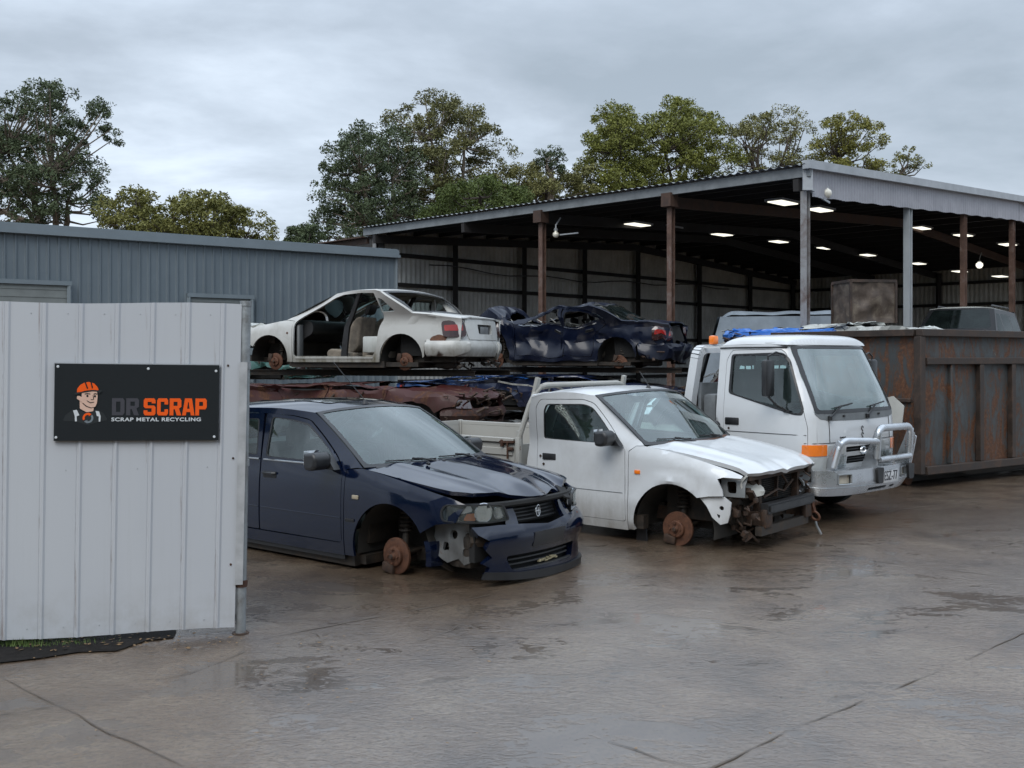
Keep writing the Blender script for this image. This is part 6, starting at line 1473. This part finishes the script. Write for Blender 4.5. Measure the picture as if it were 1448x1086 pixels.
    for (a, b) in ((119, 112), (793, 122), (1315, 135), (112, 666), (1307, 665)):
        m = MB(); m.lathe([(.008, 0), (.007, .004), (.001, .005)], 12, axM((X(a), -.002, (693-b)/605*H), (0, -1, 0))); m.build('sign_screw', M['signwhite'], bd)
def leafmat(name, c1, c2, c3):
    m, nt, b = newmat(name); co = coords(nt); n = noi(nt, co, .55, 5, .7); n2 = noi(nt, co, 9, 2)
    k = fac(nt, 'ADD', fac(nt, 'MULTIPLY', n, .6), fac(nt, 'MULTIPLY', n2, .4))
    setin(nt, b, 'Base Color', ramp(nt, k, [(.32, c1), (.52, c2), (.70, c3)])); setin(nt, b, 'Roughness', .65); b.inputs['Specular IOR Level'].default_value = .25
    return m
def tree(label, poly, y, n, cr, lm, bm='bark', trunk=None, dense=1.0, leaf=.16, seed=1, flat=.7, thick=3.2, sub=7, name='tree', group=None):
    """Crown of leaf clumps held by limbs; poly bounds the crown as seen from the yard, thick is its depth."""
    rng = random.Random(seed)
    xs = [p[0] for p in poly]; ys = [p[1] for p in poly]
    tpx = trunk if trunk else (sum(xs)/len(xs))
    base = V(((tpx-CX)/F*y, y, 0)); root = thing(name, label, 'tree', base, 0, group)
    W = (max(xs)-min(xs))/F*y; cents = []
    tries = 0; hw = W*.5
    while len(cents) < n and tries < n*60:
        tries += 1
        px, py = rng.uniform(min(xs), max(xs)), rng.uniform(min(ys), max(ys))
        if not inside((px, py), poly): continue
        k = 1-abs((px-(min(xs)+max(xs))/2)/(max(xs)-min(xs)+1))*1.6
        yy = y+rng.uniform(-1, 1)*thick*max(.25, k); c = at(px, py, yy)-base
        if any((c-d).length < cr*.95 for d in cents): continue
        cents.append(c)
    # limbs
    top = max(c.z for c in cents); low = min(c.z for c in cents); m = MB(); fork = V((0, 0, max(2.5, low*.8)))
    lead = [V((0, 0, 0)), V((.1, 0, fork.z*.5)), fork]; kx = .30 if top > 9 else .2
    m.tube(lead, [kx*1.25, kx, kx*.8], 9)
    mains = []
    for i in range(max(3, min(7, n//6))):
        c = rng.choice(cents); e = fork.lerp(c, .75)+V((0, 0, .3)); mid = fork.lerp(e, .5)+V((rng.uniform(-.4, .4), rng.uniform(-.4, .4), .5))
        m.tube([fork, mid, e], [kx*.6, kx*.38, kx*.2], 7); mains.append((fork, mid, e))
    for c in cents:
        best = min(((a, b) for q in mains for (a, b) in ((q[0].lerp(q[1], .7), 0), (q[1], 0), (q[1].lerp(q[2], .5), 0), (q[2], 0))), key=lambda q: (q[0]-c).length+max(0, q[0].z-c.z)*2)[0]
        mid = best.lerp(c, .5)+V((rng.uniform(-.3, .3), rng.uniform(-.3, .3), -.15)); m.tube([best, mid, c], [kx*.2, kx*.12, .02], 5)
    m.build('trunk', M[bm], root)
    # leaves
    vs = []; fs = []
    for c in cents:
        r = cr*rng.uniform(.8, 1.25)
        for s in range(sub):
            a = rng.uniform(0, 2*math.pi); e = rng.uniform(-.5, 1); d = c+V((math.cos(a)*r*.75*(1-max(0, e)*.4), math.sin(a)*r*.75*(1-max(0, e)*.4), e*r*flat*.8)); rr = r*rng.uniform(.35, .55)
            for k in range(int(70*dense)):
                v = V((rng.gauss(0, 1), rng.gauss(0, 1), rng.gauss(0, 1))); v.normalize(); p = d+V((v.x*rr, v.y*rr, v.z*rr*flat))*rng.uniform(.45, 1.05)
                t = V((rng.uniform(-1, 1), rng.uniform(-1, 1), rng.uniform(-1.1, .5))).normalized(); q = t.cross(V((rng.uniform(-1, 1), rng.uniform(-1, 1), rng.uniform(-1, 1)))).normalized()
                l = leaf*.8*rng.uniform(.6, 1.3); w = l*.42; i = len(vs)
                vs += [p-t*l*.5, p+q*w*.5, p+t*l*.5, p-q*w*.5]; fs.append((i, i+1, i+2, i+3))
    me = bpy.data.meshes.new('crown'); me.from_pydata([tuple(v) for v in vs], [], fs); me.update()
    link('crown', me, M[lm], root, None, 0)
    return root
def trees():
    M['leafdark'] = leafmat('eucalypt_leaf', (0.034, 0.049, 0.027), (0.07, 0.093, 0.044), (0.132, 0.162, 0.083))
    M['leafolive'] = leafmat('olive_leaf', (0.07, 0.077, 0.021), (0.148, 0.147, 0.04), (0.241, 0.231, 0.068))
    M['leafgreen'] = leafmat('green_leaf', (.040, .062, .014), (.078, .105, .026), (.13, .155, .042))
    M['leafyellow'] = leafmat('yellow_green_leaf', (0.077, 0.089, 0.021), (0.155, 0.167, 0.036), (0.264, 0.271, 0.068))
    M['bark'] = plain('eucalypt_bark', (.16, .13, .10), .9, 0, .45, 2); M['barkdark'] = plain('dark_bark', (.07, .055, .045), .9, 0, .4, 3)
    tree('tall dark eucalypt at the left edge, its pale trunk showing through gaps', [(-70, 320), (-80, 215), (-30, 150), (0, 150), (20, 138), (60, 124), (100, 126), (135, 146), (160, 165), (172, 205), (150, 215), (140, 185), (118, 175), (112, 215), (140, 235), (160, 260), (165, 285), (140, 318), (120, 300), (60, 325)], 46, 165, .60, 'leafdark', trunk=78, dense=.62, leaf=.17, seed=3, thick=2.6)
    tree('wide low olive green tree above the grey shed roof', [(145, 335), (155, 290), (195, 275), (240, 290), (290, 283), (335, 292), (365, 315), (384, 342), (300, 345)], 42, 62, .62, 'leafolive', 'barkdark', trunk=265, leaf=.17, seed=5, thick=2.4)
    tree('broad dark eucalypt left of the tallest one, behind the shed eave', [(438, 338), (446, 300), (455, 262), (470, 222), (500, 186), (545, 180), (575, 205), (590, 250), (600, 300), (590, 330)], 52, 105, .72, 'leafdark', trunk=548, dense=.75, leaf=.19, seed=8, thick=3)
    tree('tallest eucalypt in the middle, with open airy upper branches', [(565, 335), (570, 250), (548, 200), (560, 165), (590, 143), (640, 141), (672, 165), (700, 172), (722, 215), (705, 235), (722, 262), (690, 285), (700, 318)], 55, 120, .72, 'leafdark2', trunk=632, dense=.75, leaf=.19, seed=12, thick=3.2)
    tree('rounded bright green tree low in front of the tallest eucalypt', [(590, 318), (625, 280), (655, 262), (690, 258), (735, 270), (760, 300), (700, 318)], 48, 55, .62, 'leafgreen', 'barkdark', trunk=690, dense=1.0, seed=14)
    tree('mid green tree filling the dip above the shed eave', [(700, 285), (705, 245), (745, 238), (790, 250), (830, 240), (840, 290), (760, 300)], 56, 52, .68, 'leafolive2', 'barkdark', trunk=780, dense=.9, leaf=.19, seed=17)
    tree('small sparse tree poking up alone above the dip', [(758, 240), (758, 222), (772, 210), (790, 212), (798, 228), (785, 246)], 54, 12, .45, 'leafdark', trunk=776, dense=.6, seed=19, thick=.8, sub=5)
    tree('tall yellow green tree right of the dip, left half of the pair', [(818, 290), (825, 225), (840, 180), (865, 155), (893, 160), (915, 195), (925, 260), (920, 290)], 58, 82, .74, 'leafyellow', 'barkdark', trunk=870, dense=.85, leaf=.2, seed=23)
    tree('tallest yellow green tree, right half of the dense pair', [(905, 285), (905, 200), (925, 160), (950, 144), (985, 155), (1015, 180), (1035, 205), (1045, 250), (1000, 285)], 60, 92, .76, 'leafyellow', 'barkdark', trunk=962, dense=.85, leaf=.2, seed=25)
    tree('airy olive tree with visible branches, above the shed corner', [(1028, 250), (1035, 180), (1050, 165), (1072, 175), (1098, 154), (1130, 165), (1142, 195), (1150, 245), (1090, 262)], 61, 56, .66, 'leafolive2', 'barkdark', trunk=1090, dense=.62, leaf=.19, seed=29, sub=6)
    tree('rounded olive tree just right of the shed corner', [(1142, 252), (1148, 195), (1175, 165), (1200, 158), (1232, 172), (1248, 215), (1265, 258), (1200, 268)], 60, 60, .68, 'leafyellow2', 'barkdark', trunk=1200, dense=.75, leaf=.19, seed=31, sub=6)
    tree('small bare sapling, rightmost of all the trees', [(1255, 258), (1268, 222), (1285, 206), (1310, 226), (1305, 242), (1285, 256)], 57, 13, .42, 'leafolive', trunk=1275, dense=.42, leaf=.17, seed=33, thick=.8, sub=5)
    tree('little dark bush behind the lean-to roof', [(410, 345), (414, 326), (430, 322), (448, 332), (450, 345)], 40, 12, .4, 'leafdark', 'barkdark', trunk=430, seed=35, thick=.8)
def sky():
    w = bpy.data.worlds.new('World'); SC.world = w; w.use_nodes = True; nt = w.node_tree; nt.nodes.clear()
    out = nd(nt, 'ShaderNodeOutputWorld'); bg = nd(nt, 'ShaderNodeBackground'); st = nd(nt, 'ShaderNodeTexSky', sky_type='NISHITA', sun_disc=False)
    st.sun_elevation = R(38); st.sun_rotation = R(200); st.air_density = 1.4; st.dust_density = 3
    tc = nd(nt, 'ShaderNodeTexCoord'); sp = nd(nt, 'ShaderNodeSeparateXYZ'); nt.links.new(tc.outputs['Generated'], sp.inputs[0])
    z = fac(nt, 'MAXIMUM', sp.outputs[2], 0.0); zz = fac(nt, 'ADD', z, .16, False)
    dx = fac(nt, 'DIVIDE', sp.outputs[0], zz, False); dy = fac(nt, 'DIVIDE', sp.outputs[1], zz, False)
    cb = nd(nt, 'ShaderNodeCombineXYZ'); nt.links.new(dx, cb.inputs[0]); nt.links.new(dy, cb.inputs[1])
    mp = nd(nt, 'ShaderNodeMapping'); mp.inputs['Scale'].default_value = (.7, .8, 1); mp.inputs['Rotation'].default_value = (0, 0, R(-20)); mp.inputs['Location'].default_value = (3.1, 1.7, .3); nt.links.new(cb.outputs[0], mp.inputs[0])
    n = noi(nt, mp.outputs[0], 1.7, 7, .56, .15)
    c = ramp(nt, n, [(.32, (.325, .385, .455)), (.46, (.40, .463, .545)), (.58, (.50, .575, .672)), (.72, (.65, .738, .85))])
    up = ramp(nt, z, [(0.0, 1.12), (.10, 1.02), (.27, .92), (.36, 1.05), (.55, 1.8), (1.0, 2.5)])
    c = mix(nt, 1.0, c, up, 'MULTIPLY')
    sc = nd(nt, 'ShaderNodeVectorMath', operation='SCALE'); nt.links.new(st.outputs[0], sc.inputs[0]); sc.inputs['Scale'].default_value = .01
    # the sky texture is physically bright: the background runs at .1, the cloud layer is brought up to it
    k = nd(nt, 'ShaderNodeVectorMath', operation='SCALE'); nt.links.new(c, k.inputs[0]); k.inputs['Scale'].default_value = SKYK
    m = mix(nt, .93, st.outputs[0], k.outputs[0])
    nt.links.new(m, bg.inputs[0]); bg.inputs[1].default_value = .1; nt.links.new(bg.outputs[0], out.inputs[0])
    l = bpy.data.lights.new('sun', 'SUN'); l.energy = 1.5; l.angle = R(35); l.color = (1, .97, .92)
    o = bpy.data.objects.new('sun', l); COL.objects.link(o); az, el = R(200), R(48)
    d = V((math.sin(az)*math.cos(el), math.cos(az)*math.cos(el), math.sin(el))); o.rotation_euler = d.to_track_quat('Z', 'Y').to_euler()
SKYK = 12.5
def ground():
    m, nt, b = newmat('wet_concrete'); co = coords(nt)
    big = noi(nt, co, .30, 5, .6, .6); mid = noi(nt, co, 1.4, 8, .68, .4); fine = noi(nt, co, 34, 6, .75)
    rip = noi(nt, coords(nt, (.8, 1.25, 1)), 9, 5, .62, 2.2); rip2 = noi(nt, coords(nt, (.9, 1.2, 1)), 26, 5, .72, 2.0)
    wv = noi(nt, coords(nt, (.7, 1.35, 1)), 1.35, 7, .66, .7)
    pk = fac(nt, 'ADD', fac(nt, 'MULTIPLY', wv, .74), fac(nt, 'MULTIPLY', rip, .26))
    pud = ramp(nt, pk, [(.53, 0.0), (.555, 1.0)])
    base = ramp(nt, mid, [(.30, (.056, .034, .019)), (.48, (.132, .088, .055)), (.66, (.20, .149, .102))])
    base = mix(nt, ramp(nt, fine, [(.36, .65), (.52, 0.0)]), base, (.055, .042, .032))
    wet = ramp(nt, big, [(.40, 0.0), (.60, .75)])
    wet2 = fac(nt, 'MAXIMUM', wet, pud)
    base = mix(nt, fac(nt, 'MULTIPLY', wet2, .62), base, (.040, .028, .019))
    speck = ramp(nt, noi(nt, co, 55, 2, .5), [(.68, 0.0), (.72, .8)]); base = mix(nt, speck, base, (.03, .02, .014))
    setin(nt, b, 'Base Color', base)
    setin(nt, b, 'Roughness', fac(nt, 'ADD', fac(nt, 'MULTIPLY', pud, -.3), .55)); b.inputs['Specular IOR Level'].default_value = .4
    b.inputs['Coat Weight'].default_value = 1.0; b.inputs['Coat IOR'].default_value = 2.15
    cr = fac(nt, 'ADD', fac(nt, 'MULTIPLY', pud, -.055), fac(nt, 'ADD', fac(nt, 'MULTIPLY', fine, .06), .035)); setin(nt, b, 'Coat Roughness', cr)
    h = fac(nt, 'ADD', fac(nt, 'MULTIPLY', rip, .55), fac(nt, 'MULTIPLY', rip2, .42), False)
    h = fac(nt, 'ADD', h, fac(nt, 'MULTIPLY', fine, .10), False)
    keep = fac(nt, 'SUBTRACT', 1.0, fac(nt, 'MULTIPLY', pud, .93)); h = fac(nt, 'MULTIPLY', fac(nt, 'SUBTRACT', h, .6, False), keep, False)
    bp = bump(nt, b, h, .8, .0085); nt.links.new(bp.outputs[0], b.inputs['Coat Normal'])
    M['ground'] = m
    g = MB(); s = 400; g.add([(-s, -s, 0), (s, -s, 0), (s, s, 0), (-s, s, 0)], [(0, 1, 2, 3)])
    tag(g.build('ground', m, smooth=0), kind='structure')
    M['crack'] = plain('crack_dirt', (.075, .058, .044), .7, 0, .4, 20); M['asphalt'] = plain('asphalt', (.022, .020, .019), .9, 0, .5, 22, 1.0, spec=.12); M['patch'] = plain('drier_concrete', (.24, .205, .17), .5, 0, .14, 5, .1)
    random.seed(40)
    def crack(pts, w, z=.004, jag=.02):
        P = [gp(*p) for p in pts]; path = []
        for i in range(len(P)-1):
            k = max(2, int((P[i+1]-P[i]).length/.12))
            for j in range(k): path.append(P[i].lerp(P[i+1], j/k)+V((random.uniform(-jag, jag), random.uniform(-jag, jag), 0)))
        path.append(P[-1]); vs = []; fs = []
        for i, p in enumerate(path):
            d = (path[min(i+1, len(path)-1)]-path[max(i-1, 0)]).normalized(); n = V((-d.y, d.x, 0)); ww = w*random.uniform(.05, 1.0)*.5*(1 if nz(p, 2.3) > -.12 else .12)
            vs += [p+n*ww+V((0, 0, z)), p-n*ww+V((0, 0, z))]
        for i in range(len(path)-1): fs.append((2*i, 2*i+1, 2*i+3, 2*i+2))
        m = MB(); m.add(vs, fs); tag(m.build('pavement_crack', M['crack'], smooth=0, fixn=False), kind='structure')
    crack([(348, 908), (470, 885), (620, 857), (735, 833), (900, 800), (1010, 780)], .014, jag=.006)
    crack([(985, 1100), (1110, 1035), (1200, 1000), (1340, 945), (1500, 872)], .016, jag=.006)
    crack([(0, 958), (35, 975), (80, 998), (135, 1022), (190, 1050), (290, 1100)], .010)
    crack([(80, 998), (30, 1006), (-10, 1012)], .008); crack([(348, 922), (290, 945), (240, 958), (200, 962)], .009)
    crack([(350, 872), (420, 885), (470, 912)], .009); crack([(880, 745), (1060, 768), (1250, 795), (1470, 822)], .016, jag=.006)
    crack([(1150, 740), (1300, 717), (1460, 703)], .016, jag=.006); crack([(700, 866), (600, 905), (520, 925)], .008)
    crack([(860, 1050), (980, 1085), (1060, 1100)], .008)
    m = MB(); q = [gp(*p) for p in [(-160, 975), (-40, 945), (0, 939), (60, 932), (110, 924), (165, 922), (205, 908), (245, 903), (250, 893), (150, 885), (-160, 890)]]; m.add([p+V((0, 0, .008)) for p in q], [tuple(range(len(q)))])
    tag(m.build('pavement_verge', M['asphalt'], smooth=0, fixn=False), kind='structure')
    # grass, dead leaves and chips along the foot of the gate
    M['grass'] = plain('grass_blades', (.07, .11, .025), .7, 0, .5, 8)
    vs = []; fs = []
    for k in range(1500):
        px = random.choice((random.gauss(15, 28), random.gauss(75, 35), random.gauss(30, 60), random.uniform(-120, 30))); 
        if px > 170: continue
        p = gp(px, random.uniform(902, 917)-max(0, px-60)*.06); h = random.uniform(.015, .05)*(1.3 if px < 60 else .8); a = random.uniform(0, 6.28); d = V((math.cos(a), math.sin(a), 0)); t = d.cross(V((0, 0, 1)))*random.uniform(-.02, .02)+V((0, 0, h))+d*random.uniform(0, .02); i = len(vs)
        vs += [p-d*.003, p+d*.003, p+t]; fs.append((i, i+1, i+2))
    m = MB(); m.add(vs, fs); tag(m.build('grass', M['grass'], smooth=0, fixn=False), 'short green grass tufts growing under the pale gate', 'grass', kind='stuff')
    M['leaflitter'] = plain('dead_leaves', (.16, .10, .05), .8, 0, .6, 30); vs = []; fs = []
    for k in range(330):
        if k < 150: px, py = random.uniform(-20, 345), random.gauss(908, 9)
        elif k < 200: px, py = random.uniform(340, 520), random.uniform(880, 1000)
        else: px, py = random.uniform(0, 1448), random.uniform(800, 1080)
        if py < 895: continue
        p = gp(px, py)+V((0, 0, .013)); a = random.uniform(0, 6.28); l = random.uniform(.004, .013)*(1.5 if k < 150 else 1); d = V((math.cos(a), math.sin(a), random.uniform(-.1, .1)))*l; q = V((-math.sin(a), math.cos(a), random.uniform(0, .3)))*l*.5; i = len(vs)
        vs += [p-d, p+q, p+d*1.2, p-q]; fs.append((i, i+1, i+2, i+3))
    m = MB(); m.add(vs, fs); tag(m.build('fallen_leaves', M['leaflitter'], smooth=0, fixn=False), 'small dead leaves and chips scattered over the wet concrete', 'leaves', kind='stuff')
def add_reflection_belt():
    """The far side of the street, behind where the photographer stands: it shows only as dark reflections."""
    vs = []; fs = []; n = 150; k = 9
    for i in range(n+1):
        a = R(88+184*i/n); r = 34+3*nz((math.sin(a)*9, math.cos(a)*9, 0), 1.0, 3); H = 7.5+4.0*nz((math.sin(a)*6, math.cos(a)*6, 2), 1.0)+1.5*nz((a*20, 0, 0), 1.0)
        for j in range(k+1):
            z = H*j/k; q = r+(1.2*nz((a*25, z*.8, 1), 1.0)+2.2*(j/k)**3)
            vs.append(V((math.sin(a)*q, math.cos(a)*q, z)))
    for i in range(n):
        for j in range(k): b = i*(k+1)+j; fs.append((b, b+1, b+k+2, b+k+1))
    m = MB(); m.add(vs, fs); tag(m.build('distant_wood', M['leafdark'], smooth=0, fixn=False), 'dark line of bush across the street behind the photographer', 'wood', kind='stuff')  # added out of view, only to be mirrored as a dark band
def camera():
    c = bpy.data.cameras.new('camera'); o = bpy.data.objects.new('camera', c); COL.objects.link(o); SC.camera = o
    o.location = (0, 0, EYE); o.rotation_euler = (R(90), 0, 0); c.sensor_width = 36; c.lens = 36*F/1448; c.shift_y = -(543-HY)/1448; c.clip_end = 2000; c.clip_start = .05
    SC.view_settings.view_transform = 'Standard'; SC.view_settings.look = 'None'; SC.view_settings.exposure = EXPO; SC.view_settings.gamma = 1
    SC.cycles.max_bounces = 8; SC.cycles.transparent_max_bounces = 16; SC.cycles.glossy_bounces = 4; SC.cycles.caustics_reflective = False; SC.cycles.caustics_refractive = False
EXPO = 0.2
mats(); setmats()
navy()
ute()
truck()
white_wreck(); crushed_navy(); stacks(); suv(); junk(); loose_bits()
grey_shed(); big_shed(); gate(); trees()
ground(); add_reflection_belt(); sky(); camera()
